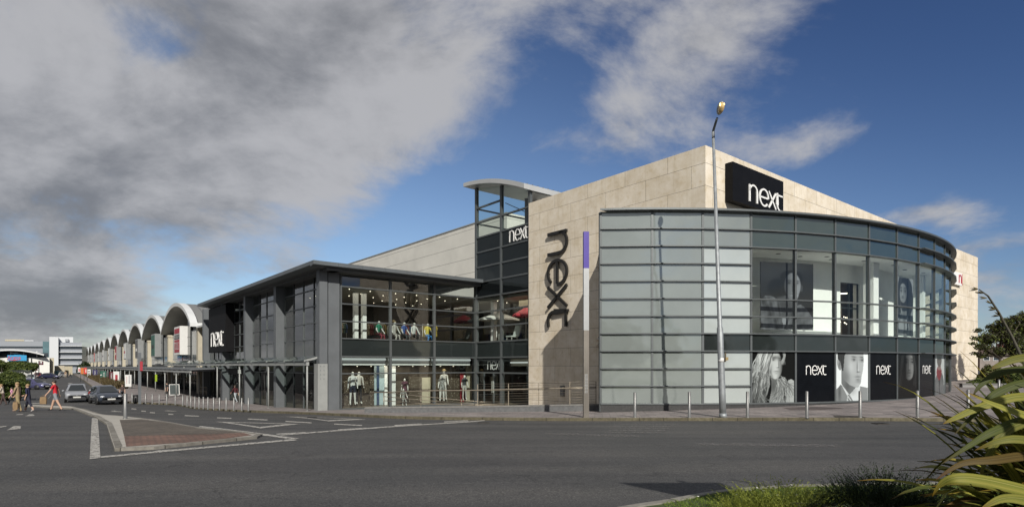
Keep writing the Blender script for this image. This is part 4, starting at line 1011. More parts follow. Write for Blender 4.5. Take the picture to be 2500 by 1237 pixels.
def poly_mask(x, y, pts):
    ins = np.zeros(x.shape, bool); j = len(pts)-1
    for i in range(len(pts)):
        xi, yi = pts[i]; xj, yj = pts[j]
        if yi != yj: ins ^= ((yi > y) != (yj > y)) & (x < (xj-xi)*(y-yi)/(yj-yi)+xi)
        j = i
    return ins.astype(float)
def strand(x, y, ph, fr, am=1.0):
    w = x+.05*np.sin(4.3*y+ph)+.03*np.sin(9*y+2*ph)+.02*np.sin(17*x+3*y)
    t = np.sin(fr*w+ph)+.7*np.sin(fr*1.73*w+2*ph+3*y)+.5*np.sin(fr*2.9*w-ph+5*y)
    return np.clip(.5+.26*t*am, 0, 1)
def feats(x, y, t, eyes, nose, mouth, s, side=1, dark=1.0):
    """brow, eyes, nose and mouth laid onto a face tone; s is the distance between the eyes"""
    for ex, ey in eyes:
        t = t*(1-.40*dark*gs(x, y, ex, ey+.10*s, .36*s, .20*s)); t = t*(1-.70*dark*gs(x, y, ex, ey+.24*s, .34*s, .055*s, 5*side)); t = t*(1-.80*dark*gs(x, y, ex, ey, .24*s, .055*s))
        t = t*(1-.55*gs(x, y, ex+.03*s, ey-.02*s, .09*s, .075*s)); t = t*(1+.5*gs(x, y, ex-.12*s, ey-.015*s, .05*s, .03*s)); t = t*(1-.22*gs(x, y, ex, ey-.14*s, .26*s, .05*s))
    nx, ny = nose
    t = t*(1-.42*gs(x, y, nx+.15*s*side, ny+.32*s, .10*s, .48*s)); t = t*(1+.30*gs(x, y, nx-.01*s*side, ny+.30*s, .055*s, .42*s)); t = t*(1+.22*gs(x, y, nx, ny+.05*s, .09*s, .08*s))
    t = t*(1-.55*gs(x, y, nx, ny-.10*s, .22*s, .055*s)); t = t*(1-.6*gs(x, y, nx+.10*s*side, ny-.07*s, .06*s, .045*s))
    mx_, my_ = mouth
    t = t*(1-.38*dark*gs(x, y, mx_, my_+.06*s, .36*s, .075*s)); t = t*(1-.70*gs(x, y, mx_, my_, .40*s, .022*s)); t = t*(1-.25*dark*gs(x, y, mx_, my_-.09*s, .28*s, .06*s)); t = t*(1+.30*gs(x, y, mx_-.03*s, my_-.10*s, .12*s, .035*s)); t = t*(1-.40*gs(x, y, mx_, my_-.22*s, .22*s, .06*s))
    return t
def hairs(x, y, t, fam, n, wd, lo, hi, seed, jit=.03):
    """strands drawn one by one: fam is a list of curves (four control points each)"""
    rg = np.random.default_rng(seed); q = np.linspace(0, 1, 56)[:, None]
    for i in range(n):
        c = np.array(fam[rg.integers(len(fam))])
        k = rg.random()
        if len(fam) > 1: c2 = np.array(fam[(rg.integers(len(fam)))]); c = c if abs(c[0, 0]-c2[0, 0]) > .18 else c*(1-k)+c2*k
        c = c+rg.normal(size=c.shape)*jit*np.array([[.6], [1], [1.3], [1.6]])[:len(c)]
        P = ((1-q)**3)*c[0]+3*q*(1-q)**2*c[1]+3*q*q*(1-q)*c[2]+q**3*c[3]; P[:, 0] += .012*np.sin(q[:, 0]*9+rg.random()*6)
        tone = lo+(hi-lo)*rg.random()**1.4; w_ = wd*(.5+rg.random())
        best = np.full(x.shape, 9.0); qq = np.zeros(x.shape)
        for j in range(len(P)):
            d = (x-P[j, 0])**2+((y-P[j, 1])*1.08)**2; m = d < best; best = np.where(m, d, best); qq = np.where(m, q[j, 0], qq)
        a = np.clip(1.5-np.sqrt(best)/w_, 0, 1)*(.9-.25*qq); t = mixv(t, tone*(1-.35*qq+.40*np.sin(qq*7+i)*np.sin(qq*3+2*i)), a)
    return t
def paint_blonde(x, y):
    t = np.full(x.shape, .008)
    sh = np.maximum(poly_mask(x, y, [(.80, .0), (.78, .25), (.86, .44), (.93, .46), (1, .42), (1, 0)]), 0); t = mixv(t, .34-.10*gs(x, y, .8, .2, .08, .4), sh)
    nk = poly_mask(x, y, [(.45, .50), (.46, .25), (.40, 0), (.78, 0), (.70, .2), (.62, .48)]); t = mixv(t, .15+.16*gs(x, y, .60, .05, .2, .14)-.07*gs(x, y, .5, .3, .08, .2), nk)
    t = hairs(x, y, t, [[(.2, .7), (.05, .5), (.10, .3), (.02, .05)], [(.3, .6), (.2, .4), (.3, .25), (.14, 0)], [(.4, .5), (.35, .35), (.38, .2), (.22, .02)]], 90, .008, .03, .26, 5)
    fm = np.maximum(g2(x, y, .555, .74, .155, .27, 6, .10), g2(x, y, .55, .60, .115, .14, 0, .12)); f = .44*(1-.80*np.clip((x-.575-.05*(y-.6))*8, 0, 1)); f = f*(1-.25*gs(x, y, .44, .62, .06, .2))
    f = feats(x, y, f, [(.50, .835), (.672, .825)], (.605, .70), (.575, .605), .165, 1, .9); f = f*(1-.6*gs(x, y, .56, .88, .12, .04)); t = mixv(t, f, fm)
    t = hairs(x, y, t, [[(.50, 1.05), (.44, .85), (.40, .75), (.36, .50)], [(.40, 1.05), (.34, .8), (.30, .7), (.16, .50)], [(.28, 1.05), (.18, .85), (.16, .75), (.04, .52)], [(.20, 1.0), (.13, .85), (.12, .75), (.10, .60)]], 230, .0085, .05, .62, 6, .03)
    t = hairs(x, y, t, [[(.74, 1.05), (.78, .92), (.76, .85), (.72, .76)]], 16, .010, .2, .45, 8, .012)
    t = hairs(x, y, t, [[(.34, .55), (.38, .42), (.40, .35), (.26, .28)], [(.22, .55), (.14, .4), (.18, .3), (.10, .05)], [(.14, .5), (.08, .4), (.10, .25), (.28, .0)], [(.3, .5), (.2, .3), (.14, .2), (.32, -.02)], [(.68, .45), (.78, .35), (.80, .25), (.66, 0)], [(.66, .42), (.70, .3), (.72, .2), (.56, 0)], [(.72, .46), (.84, .38), (.88, .32), (.97, .2)], [(.6, .35), (.62, .2), (.60, .1), (.5, -.02)]], 150, .0075, .05, .46, 9, .045)
    return np.stack([t*.96, t*1.04, t*1.03], -1)
def paint_man(x, y):
    t = (.66+.06*x)*np.ones_like(y)
    body = poly_mask(x, y, [(0, 0), (0, .22), (.15, .34), (.5, .2), (.76, .30), (1, .26), (1, 0)]); t = mixv(t, .19+.07*np.clip(x-.5, 0, 1)-.10*gs(x, y, .12, .18, .05, .2), body)
    t = mixv(t, .56-.22*gs(x, y, .50, .22, .14, .1), poly_mask(x, y, [(.18, .34), (.22, .28), (.36, .10), (.34, .0), (.70, .0), (.76, .30), (.70, .32), (.42, .13)]))
    t = mixv(t, .17+.25*(np.sin((x+y)*70) > .1), poly_mask(x, y, [(.36, .13), (.46, .13), (.47, .09), (.53, 0), (.35, 0), (.37, .08)]))
    t = mixv(t, .145-.05*gs(x, y, .36, .3, .1, .12), poly_mask(x, y, [(.18, .60), (.17, .36), (.42, .13), (.66, .30), (.6, .45)]))
    hd = np.maximum(poly_mask(x, y, [(.20, 1.02), (.17, .60), (.22, .46), (.42, .33), (.60, .275), (.70, .28), (.775, .36), (.80, .50), (.84, .62), (.865, .80), (.86, 1.02)]), 0)
    f = .36*(1-.75*np.clip((.46-x)*2.6, 0, 1))*(1-.35*gs(x, y, .34, .48, .14, .16))*(1+.22*gs(x, y, .46, .68, .10, .12))*(1-.25*np.clip((.45-y)*2.2, 0, 1)); f = feats(x, y, f, [(.555, .845), (.81, .835)], (.70, .615), (.68, .49), .245, -1, .85); f = f*(1-.30*gs(x, y, .70, .40, .09, .05))*(1+.2*gs(x, y, .69, .335, .07, .04)); t = mixv(t, f, hd)
    t = mixv(t, .20-.10*gs(x, y, .115, .76, .02, .06)+.10*gs(x, y, .09, .80, .02, .05), g2(x, y, .115, .75, .065, .125, 14, .12))
    hr = poly_mask(x, y, [(.05, 1.02), (.06, .86), (.14, .80), (.20, .62), (.235, .62), (.255, .78), (.27, .92), (.34, 1.02)]); t = mixv(t, .022+.03*strand(x, y, 1, 90), hr)
    return np.stack([t*.95, t*1.03, t*1.05], -1)
def paint_dark_face(x, y):
    t = np.full(x.shape, .008); fm = np.maximum(g2(x, y, .56, .72, .26, .30, 0, .2), g2(x, y, .56, .55, .2, .14, 0, .2)); f = .16*np.clip((x-.38)*3.2, .04, 1)*(1-.6*np.clip((x-.72)*6, 0, 1)); f = feats(x, y, f, [(.42, .80), (.72, .80)], (.58, .65), (.57, .56), .28, -1); t = mixv(t, f, fm)
    t = hairs(x, y, t, [[(.3, 1.02), (.2, .8), (.22, .6), (.16, .3)], [(.75, 1.02), (.86, .8), (.84, .6), (.88, .3)]], 26, .03, .012, .035, 3); return np.stack([t, t*1.06, t*1.06], -1)
def paint_red_top(x, y):
    c = np.stack([np.full(x.shape, .46), np.full(x.shape, .50), np.full(x.shape, .50)], -1)
    def put(m, v):
        nonlocal c; c = c*(1-m[..., None])+np.array(v)*m[..., None]
    put(poly_mask(x, y, [(.02, 0), (.08, .38), (.22, .52), (.40, .62), (.62, .62), (.84, .5), (.95, .36), (1, 0)]), (.11, .12, .125)); put(g2(x, y, .46, .56, .26, .16, 0, .1), (.19, .035, .045)); put(poly_mask(x, y, [(.24, .6), (.40, .36), (.56, .36), (.74, .6)]), (.17, .03, .04))
    put(poly_mask(x, y, [(.32, .62), (.36, .75), (.62, .75), (.66, .62)]), (.22, .15, .14)); put(g2(x, y, .48, .88, .25, .19, 0, .12), (.10, .09, .085)); put(g2(x, y, .48, .98, .28, .12, 0, .2), (.02, .018, .018)); put(poly_mask(x, y, [(.40, .38), (.46, .2), (.50, 0), (.56, 0), (.54, .2), (.58, .38)]), (.03, .035, .04)); return c
def paint_model_up(x, y):
    t = .016+.012*gs(x, y, .15, .85, .3, .16)+.012*gs(x, y, .6, .92, .25, .08)
    jac = poly_mask(x, y, [(.0, 0), (.0, .42), (.08, .50), (.20, .50), (.30, .455), (.36, .40), (.40, .22), (.42, 0)]); jr = poly_mask(x, y, [(.47, 0), (.55, .22), (.66, .36), (.76, .385), (.88, .31), (.97, .20), (1, .12), (1, 0)])
    fold = .085+.022*np.sin(14*x+9*y)+.03*np.sin(37*x-23*y)*np.sin(19*y+5*x)+.05*(strand(x+.4*y, y, 1, 44)-.5)
    nk = poly_mask(x, y, [(.30, .50), (.34, .2), (.42, 0), (.52, 0), (.70, .34), (.70, .52)]); t = mixv(t, .075-.03*gs(x, y, .44, .36, .12, .1), nk); t = mixv(t, .24+.06*strand(x, y, 0, 60), poly_mask(x, y, [(.385, .19), (.52, .19), (.47, .08), (.42, .0), (.40, .0)]))
    t = mixv(t, np.clip(fold, .03, .3), jac); t = mixv(t, np.clip(fold*.95+.02, .03, .3), jr); t = t*(1-.7*gs(x, y, .34, .33, .02, .16, 12))*(1-.5*gs(x, y, .14, .30, .03, .2, 35))*(1-.5*gs(x, y, .60, .26, .02, .14, -38))
    t = mixv(t, .008, np.maximum(g2(x, y, .58, .78, .22, .11, 0, .15), g2(x, y, .33, .62, .20, .14, 0, .3)))
    fm = np.maximum(g2(x, y, .60, .66, .155, .19, 0, .1), g2(x, y, .61, .54, .11, .10, 0, .15)); f = .21*(.25+.9*np.clip((x-.46)*5, 0, 1)); f = feats(x, y, f, [(.53, .70), (.68, .70)], (.62, .595), (.615, .525), .15, -1, 1.0); f = f*(1+1.0*gs(x, y, .62, .515, .06, .014)); t = mixv(t, f, fm); t = mixv(t, .055, g2(x, y, .775, .625, .022, .05, 0, .3))
    return np.stack([t*.98, t*1.0, t*1.12], -1)
def paint_woman_up(x, y):
    t = np.full(x.shape, .26); hair = np.maximum(g2(x, y, .50, .82, .44, .20, 0, .10), g2(x, y, .60, .62, .42, .28, 0, .15)); t = mixv(t, .014, hair)
    fm = np.maximum(g2(x, y, .36, .75, .24, .15, 0, .12), g2(x, y, .36, .66, .18, .09, 0, .15)); f = .24*(1-.7*np.clip((x-.36)*4, 0, 1)); f = feats(x, y, f, [(.24, .77), (.48, .77)], (.33, .70), (.33, .645), .23, 1); t = mixv(t, f, fm)
    t = mixv(t, .10+.10*strand(x, y, 2, 18), poly_mask(x, y, [(.0, 0), (.05, .25), (.3, .42), (.75, .44), (1, .3), (1, 0)])); t = mixv(t, .30, np.maximum(g2(x, y, .66, .26, .20, .10, 40, .3), g2(x, y, .25, .16, .16, .12, 0, .4)))
    t = hairs(x, y, t, [[(.2, .98), (.05, .85), (.1, .6), (.12, .4)], [(.6, 1.0), (.9, .85), (.9, .6), (.7, .35)]], 40, .03, .01, .04, 4); return np.stack([t*.95, t*1.0, t*1.06], -1)
def print_grid(mb_name, p0, ex, ez, nx, nz, fn, m, parent, base=None, text=None):
    """a flat print: p0 lower left corner, ex and ez its edges"""
    p0, ex, ez = Vector(p0), Vector(ex), Vector(ez); off = root_of(parent).location if parent else Vector(base)
    vs = []; fs = []; us = np.linspace(0, 1, nx); ws = np.linspace(0, 1, nz)
    U, W = np.meshgrid(us, ws); c = fn(U, W)
    for j in range(nz):
        for i in range(nx): vs.append(tuple(p0+ex*us[i]+ez*ws[j]-off))
    for j in range(nz-1):
        for i in range(nx-1): a = j*nx+i; fs.append((a, a+1, a+nx+1, a+nx))
    me = bpy.data.meshes.new(mb_name); me.from_pydata(vs, [], fs); me.materials.append(m)
    ca = me.color_attributes.new('print', 'FLOAT_COLOR', 'POINT')
    full = np.concatenate([np.clip(c, .004, 1), np.ones(c.shape[:2]+(1,))], -1).reshape(-1).astype(np.float32); ca.data.foreach_set('color', full)
    o = bpy.data.objects.new(mb_name, me); COL.objects.link(o)
    if parent: o.parent = parent
    else: o.location = base
    return o
def bay_print(k, fn, nx=96, nz=112):
    a, b = DP(TH[k]+.12, DR-.01, ZL[0]), DP(TH[k+1]-.12, DR-.01, ZL[0])
    return print_grid('window_poster', a, b-a, UPZ*(ZL[3]-ZL[0]), nx, nz, fn, M_PRINT, curved)
tag(bay_print(3, paint_blonde), 'black and white portrait of a woman with long wavy hair')
tag(bay_print(5, paint_man), 'black and white portrait of a man in a suit and tie')
tag(bay_print(7, paint_dark_face, 56, 90), 'dark portrait of a face')
tag(bay_print(9, paint_red_top, 30, 50), 'figure in a red top on white')
def bay_logo(k, faint=False, both=True):
    mb = MB(); a, b = DP(TH[k]+.1, DR-.012, ZL[0]), DP(TH[k+1]-.1, DR-.012, ZL[0]); ex = b-a
    mb.face([a, b, b+UPZ*(ZL[3]-ZL[0]), a+UPZ*(ZL[3]-ZL[0])], M_BLACKP)
    nrm = ex.normalized().cross(UPZ); sc = ex.length*.53/2.78
    strokes_to(mb, logo_strokes(), a+ex*.265+UPZ*1.30+nrm*.002, ex.normalized(), UPZ, nrm*.004, .095, M_LETTER, sc)
    return mb.build('window_poster', curved)
M_BLACKP = mat('black_window_film', (.005, .006, .008), .12, var=.2, scale=3, spec=.12)
for k in (4, 6, 8): tag(bay_logo(k), 'black window film with white lettering')
mb = MB(); a, b = DP(TH[10]+.1, DR-.012, ZL[0]), DP(TH[11]-.1, DR-.012, ZL[0]); mb.face([a, b, b+UPZ*(ZL[3]-ZL[0]), a+UPZ*(ZL[3]-ZL[0])], M_BLACKP); mb.build('window_poster', curved)
# the two big prints hanging in the upper room are things of their own
def hung(name, u0, u1, r, z0, z1, fn0, label):
    fn = lambda U, W: fn0(U, W)*.95
    a, b = DP(dth(u0, r), r, z0), DP(dth(u1, r), r, z0); o = print_grid(name, a, b-a, UPZ*(z1-z0), 96, 120, fn, M_PRINTM, None, base=a); nrm = (b-a).normalized().cross(UPZ)
    bk = MB(); bk.box(a-nrm*.05, b-a, nrm*.044, UPZ*(z1-z0), M_ALUD); k = bk.build('backing_board', o, local=True)
    k.data.transform(Matrix.Translation(-a)); return tag(o, label, 'poster', 'prints hanging in the upper room')
hung('portrait_print', 1858, 1985, DR-.55, 3.85, 7.08, paint_model_up, 'large black and white print of a man in an open denim shirt, upper floor')
hung('portrait_print', 2191, 2229, DR-.6, 3.75, 6.9, paint_woman_up, 'narrow black and white print of a dark haired woman, upper floor')

# ---- entrance wing
GA = 34.6; GB = 13.9             # its two glass planes
Bc = onA(832, GA); Be = 24.55    # the long glass runs from Bc to Be on A=GA
LV = [-.52, 1.64, 2.70, 3.79, 4.85, 5.91, 6.97, 7.86]
mull_u = [832, 953, 1060, 1160]; MBs = [onA(u, GA) for u in mull_u]
A_F = [43.2, 51.0, 58.6, 66.2]   # the fins along the other side
mb = MB()
for i, B in enumerate(MBs):
    wd = .16 if i in (1, 2) else .10
    mb.box(AB(GA-.06, B-wd/2, -.6), av*.16, bv*wd, UPZ*(7.9+.55), M_ALU)
for z in LV[1:]:
    mb.box(AB(GA-.08, MBs[0]+.05, z-.035), av*.12, bv*(MBs[-1]-MBs[0]-.1), UPZ*.07, M_ALU)
mb.box(AB(GA-.07, MBs[0]-.2, -.7), av*.2, bv*(MBs[-1]-MBs[0]+.2), UPZ*.2, M_ALU)
# other side: mullions between the fins
gl_b = []
edges_A = [GA+.45]+[a for a in A_F]
for i in range(4):
    a0, a1 = edges_A[i]+.3, edges_A[i+1]-.3; nn = 4
    for j in range(nn+1):
        A = a0+(a1-a0)*j/nn; wd = .07; mb.box(AB(A-wd/2, GB-.05, -.9), av*wd, bv*.12, UPZ*8.76, M_ALUD if j % 2 else M_ALU)
    for z in LV[1:]: mb.box(AB(a0, GB-.06, z-.03), av*(a1-a0), bv*.1, UPZ*.06, M_ALU)
    gl_b.append((a0, a1))
wing = mb.build('entrance_wing', store)
def pane(o, e1, e2, m, name, parent):
    mb = MB(); o, e1, e2 = Vector(o), Vector(e1), Vector(e2); mb.face([o, o+e1, o+e1+e2, o+e2], m); return mb.build(name, parent)
for i in range(3):
    b0, b1 = MBs[i]+.05, MBs[i+1]-.05
    pane(AB(GA, b0, LV[0]), bv*(b1-b0), UPZ*(LV[2]-LV[0]), M_GLASSF, 'window', wing)
    pane(AB(GA, b0, LV[2]), bv*(b1-b0), UPZ*(LV[3]-LV[2]), M_SPAND, 'spandrel_panel', wing)
    pane(AB(GA, b0, LV[3]), bv*(b1-b0), UPZ*(LV[7]-LV[3]), M_GLASSF, 'window', wing)
for a0, a1 in gl_b:
    pane(AB(a1, GB, -.9), -av*(a1-a0), UPZ*(LV[2]+.9), M_GLASSL, 'window', wing)
    pane(AB(a1, GB, LV[2]), -av*(a1-a0), UPZ*(LV[7]-LV[2]), M_GLASSD, 'window', wing)
# corner piers and fins
def column(A0, dA, B0, dB, z0, z1, m, label=None):
    mb = MB(); mb.box(AB(A0, B0, z0), av*dA, bv*dB, UPZ*(z1-z0), m); o = mb.build('column', wing); return o
pb = [onA(780, 34.4), onA(799.5, 34.4), onA(801.5, 34.45), onA(829, 34.45)]
column(34.4, .5, pb[0], pb[1]-pb[0], 2.25, 7.85, M_GREYP); column(34.45, .5, pb[2], pb[3]-pb[2], -1.2, 7.85, M_GREYP)
M_PALEST = mat('pale_grey_steel', (.30, .31, .30), .5, .1, var=.08, scale=2)
lc = onA(776, 34.35); mb = MB(); mb.box(AB(34.35, lc, -1.2), av*.6, bv*(pb[1]-lc-.01), UPZ*3.44, M_PALEST)
for zz_ in (1.35, 1.6, 1.85, 2.1):
    for q in (.25, .6): p = AB(34.33, lc+(pb[1]-lc)*q, zz_); mb.lathe(p, [(.022, 0), (.022, .02)], M_GREYP, 6, axis=-av)
mb.build('column', wing)
for A in A_F: column(A-.25, .5, GB-.62, .66, -1.3, 7.85, M_GREYP)
# roof: a flat slab with a deep metal edge
RA0 = 33.3; RB0 = onA(765, RA0); RB1 = onA(1180, RA0); RA1 = onB(482, RB0)
mb = MB()
top = 8.15
def edge_prof(o, d, ln, inward, n):
    """stepped fascia: panels with a gap between each"""
    L1 = ln/n
    for i in range(n):
        o1 = o+d*(L1*i+.006); mb.prism([o1+UPZ*top, o1+inward*.5+UPZ*top, o1+inward*.5+UPZ*(top-.30), o1+UPZ*(top-.22)], d*(L1-.012), M_FASCIA)
edge_prof(AB(RA0, RB0), bv, RB1-RB0, av, 8)
edge_prof(AB(RA0+.5, RB0), av, RA1-RA0-.5, bv, 22)
mb.prism([AB(RA0+.5, RB0+.5, top-.30), AB(RA0+.5, RB1, top-.30), AB(48, RB1+2, top-.30), AB(48, 30, top-.30), AB(RA1, 30, top-.30), AB(RA1, RB0+.5, top-.30)], UPZ*.26, M_FASCIA, M_SOFFIT)
mb.box(AB(RA0+.3, RB0+.9, 7.72), av*(RA1-RA0-.6), bv*(GB-RB0-.9+.2), UPZ*.13, M_SOFFIT)
mb.box(AB(RA0+.4, GB-.3, 7.72), av*1.5, bv*(Be-GB+.2), UPZ*.13, M_SOFFIT)
for q in (.14, .3, .45): mb.box(AB(RA0+1.2, RB0+(RB1-RB0)*q+.4, top), av*.3, bv*.3, UPZ*.22, M_ALUD)
mb.build('roof', wing)
# floors, ceilings, inner walls
mb = MB(); fl = lambda z, t, m, i=.25: mb.prism([AB(GA+i, GB+i, z), AB(GA+i, 36, z), AB(66, 36, z), AB(66, GB+i, z)], UPZ*t, m)
fl(-.9, .38, M_FLOORIN, .12); mb.build('ground_floor', wing)
mb = MB(); fl(2.74, 1.0, M_FLOORIN, .12); mb.build('upper_floor', wing)
mb = MB(); fl(7.0, .12, M_CEIL, .6); mb.build('ceiling', wing)
mb = MB()
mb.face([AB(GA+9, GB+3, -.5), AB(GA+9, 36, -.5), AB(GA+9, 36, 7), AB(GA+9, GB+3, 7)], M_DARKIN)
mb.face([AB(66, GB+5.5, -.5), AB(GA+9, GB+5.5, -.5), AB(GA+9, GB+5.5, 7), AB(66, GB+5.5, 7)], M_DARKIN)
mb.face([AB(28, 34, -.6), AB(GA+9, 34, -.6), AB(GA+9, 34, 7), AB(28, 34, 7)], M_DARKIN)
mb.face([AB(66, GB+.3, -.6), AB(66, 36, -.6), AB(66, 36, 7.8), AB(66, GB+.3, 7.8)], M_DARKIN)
mb.build('interior_wall', wing)
# shop-window dressing on the ground floor
def window_speck(name, c, dots):
    m, nt, out = nt_new(name); p = N(nt, 'ShaderNodeBsdfPrincipled', Roughness=.7); nt.links.new(p.outputs[0], out.inputs[0])
    tc = N(nt, 'ShaderNodeTexCoord'); v = N(nt, 'ShaderNodeTexVoronoi', Scale=9.0); nt.links.new(tc.outputs['Object'], v.inputs['Vector'])
    r = N(nt, 'ShaderNodeValToRGB'); r.color_ramp.elements[0].position = .14; r.color_ramp.elements[1].position = .2; r.color_ramp.elements[0].color = col4(dots); r.color_ramp.elements[1].color = col4(c)
    nt.links.new(v.outputs['Distance'], r.inputs[0]); nt.links.new(r.outputs[0], p.inputs['Base Color']); return m
M_SPECK = window_speck('sequin_curtain', (.065, .048, .032), (.62, .58, .48)); M_BEIGE = mat('beige_display_panel', (.42, .38, .28), .8, var=.1, scale=2); M_BLUEP = mat('blue_display_panel', (.03, .06, .13), .7, var=.2); M_SKYP = mat('pale_blue_panel', (.42, .52, .55), .7, var=.1)
mb = MB()
for i in range(3):
    b0, b1 = MBs[i]+.1, MBs[i+1]-.1
    mb.box(AB(GA+.5, b0, 2.16), av*.6, bv*(b1-b0), UPZ*.54, M_WHITE); mb.box(AB(GA+.42, b0, 2.48), av*.07, bv*(b1-b0), UPZ*.11, M_STRIP)
    mb.face([AB(GA+2.3, b0-.3, -.5), AB(GA+2.3, b1+.3, -.5), AB(GA+2.3, b1+.3, 2.2), AB(GA+2.3, b0-.3, 2.2)], M_BROWNIN)
def strip(u0, u1, d, z0, z1, m): b0, b1 = onA(u0, GA+d), onA(u1, GA+d); mb.box(AB(GA+d, b0, z0), av*.04, bv*(b1-b0), UPZ*(z1-z0), m)
strip(834, 900, 1.9, -.5, 1.5, M_SPECK); strip(903, 913, 1.5, -.5, 1.5, M_SPECK); strip(914, 938, 1.7, -.5, 2.16, M_SKYP); strip(920, 926, 1.5, -.5, 2.16, M_BLUEP); strip(939, 946, 1.4, -.5, 2.6, M_WHITE)
strip(954, 966, .8, -.5, 2.68, M_WHITE); strip(967, 1000, 2.0, -.5, 2.16, M_BROWNIN); strip(998, 1030, 1.6, -.5, 1.6, M_SPECK); strip(1030, 1052, 1.7, -.5, 1.3, M_BEIGE); strip(1062, 1080, 1.9, -.5, 1.5, M_SPECK)
strip(1080, 1124, 1.8, -.5, 1.5, M_SPECK); strip(1124, 1134, 1.5, -.5, 1.6, M_BLUEP if False else mat('red_display_panel', (.30, .03, .04), .7)); strip(1138, 1152, 1.7, -.5, 2.16, M_BEIGE)
mb.build('window_display', wing)
# upper floor: white pillars and a rail of clothes
mb = MB()
for u in (886, 866): b = onA(u, GA+2.0); mb.box(AB(GA+2.0, b, 3.74), av*.3, bv*.26, UPZ*3.26, M_WHITE)
mb.build('pillar', wing)
rng = random.Random(11)
GCOL = [(.05, .05, .06), (.16, .05, .05), (.04, .07, .14), (.26, .22, .16), (.07, .12, .09), (.22, .16, .03), (.40, .39, .37), (.10, .06, .10)]
def clothes_rail(A, B, n, label, pal):
    t = thing('clothes_rail', label, 'clothes rail', AB(A, B, 3.75), 0, 'clothes rails on the upper floor'); mb = MB(); w_ = .16*n
    mb.tube([AB(A, B, 3.76), AB(A, B, 5.12), AB(A, B+w_, 5.12), AB(A, B+w_, 3.76)], .018, M_OFFW, 5); mb.build('rail', t)
    for k in range(n):
        c = pal[rng.randrange(len(pal))]; m = mat('garment_%d_%d' % (int(c[0]*100), int(c[2]*100)), c, .9, var=.25, scale=9); hh = .62+.5*rng.random(); ww = .40+.1*rng.random(); q = B+.08+.16*k; mb = MB()
        P = [(-.06, 0), (-ww*.45, -.07), (-ww*.62, -.34), (-ww*.46, -.38), (-ww*.38, -.2), (-ww*.46, -hh), (ww*.46, -hh), (ww*.38, -.2), (ww*.46, -.38), (ww*.62, -.34), (ww*.45, -.07), (.06, 0)]
        mb.prism([AB(A+x, q, 5.06+z) for x, z in P], bv*(.05+.04*rng.random()), m); mb.build('garment', t)
for A, B_, n, lb, pal in ((GA+3.0, MBs[1]+2.6, 8, 'clothes rail of dark garments behind the third upper window', GCOL[:3]), (GA+4.2, MBs[1]+.3, 9, 'clothes rail of mixed garments behind the second upper window', GCOL), (GA+5.2, MBs[0]+1.0, 10, 'clothes rail of red and brown garments behind the white pillars', GCOL[1:6]), (GA+2.6, MBs[2]+.6, 7, 'clothes rail with yellow garments in the third upper window', [GCOL[5], (.30, .22, .03), GCOL[0]]), (GA+5.6, MBs[2]-.6, 9, 'clothes rail of pale garments at the back of the upper floor', GCOL[3:7])): clothes_rail(A, B_, n, lb, pal)
dl = MB(); dl.lathe((0, 0, 0), [(.034, -.02), (.034, 0)], M_LAMPW, 8); first = None
TAL = 28.46
for i in range(30):
    B = MBs[0]+.6+(i % 6)*1.7+rng.random()*.4; A = GA+1.0+(i//6)*1.6+rng.random()*.3
    if first is None: first = o = dl.build('downlight', wing, local=True)
    else: o = first.copy(); COL.objects.link(o)
    o.location = AB(A, B, 6.985)-store.location
for i in range(9):
    o = first.copy(); COL.objects.link(o); o.location = AB(GA+1.0+rng.random()*.5, MBs[0]+.5+i*1.05, 2.1)-store.location
def room_light(nm, A, B, z, sx_, sy_, e):
    d = bpy.data.lights.new(nm, 'AREA'); d.shape = 'RECTANGLE'; d.size = sx_; d.size_y = sy_; d.energy = e; d.color = (1, .90, .74); o = bpy.data.objects.new(nm, d); COL.objects.link(o); o.location = AB(A, B, z); o.rotation_euler = (0, 0, R(39))
room_light('upper_floor_lights', GA+3.6, MBs[0]+5, 6.9, 9, 6, 130); room_light('ground_floor_lights', GA+1.1, MBs[0]+5, 2.1, 9, 1.4, 65); room_light('tower_floor_lights', TAL+2.4, 27.2, 6.6, 4, 3, 50)
# entrance doors on the long side
mb = MB(); A0, A1 = onB(566, GB), onB(606, GB)
mb.box(AB(A1, GB-.30, 1.35), av*(A0-A1), bv*.2, UPZ*.55, M_BLACK)
text_o = AB((A0*.25+A1*.75), GB-.30, 1.5); sc = .30
strokes_to(mb, logo_strokes(), AB(A1+1.9, GB-.30, 1.48), -av, UPZ, -bv*.02, .095, M_LETTER, sc*1.1)
for q in (0, .33, .67, 1): mb.box(AB(A1+(A0-A1)*q-.04, GB-.16, -1.0), av*.08, bv*.08, UPZ*2.35, M_ALUD)
mb.build('door', wing)
# black sign board on the long side
SBp = GB-.75; a0, a1 = onB(551, SBp), onB(509.5, SBp)
mb = MB(); mb.box(AB(a0, SBp, 3.38), av*(a1-a0), bv*.7, UPZ*4.2, M_BLACK)
la, lb = onB(516.5, SBp), onB(546, SBp); sc = abs(la-lb)/2.78
strokes_to(mb, logo_strokes(), AB(la, SBp, 3.95), -av, UPZ*(1.25/sc), -bv*.06, .095, M_LETTER, sc)
mb.build('sign_board', wing)
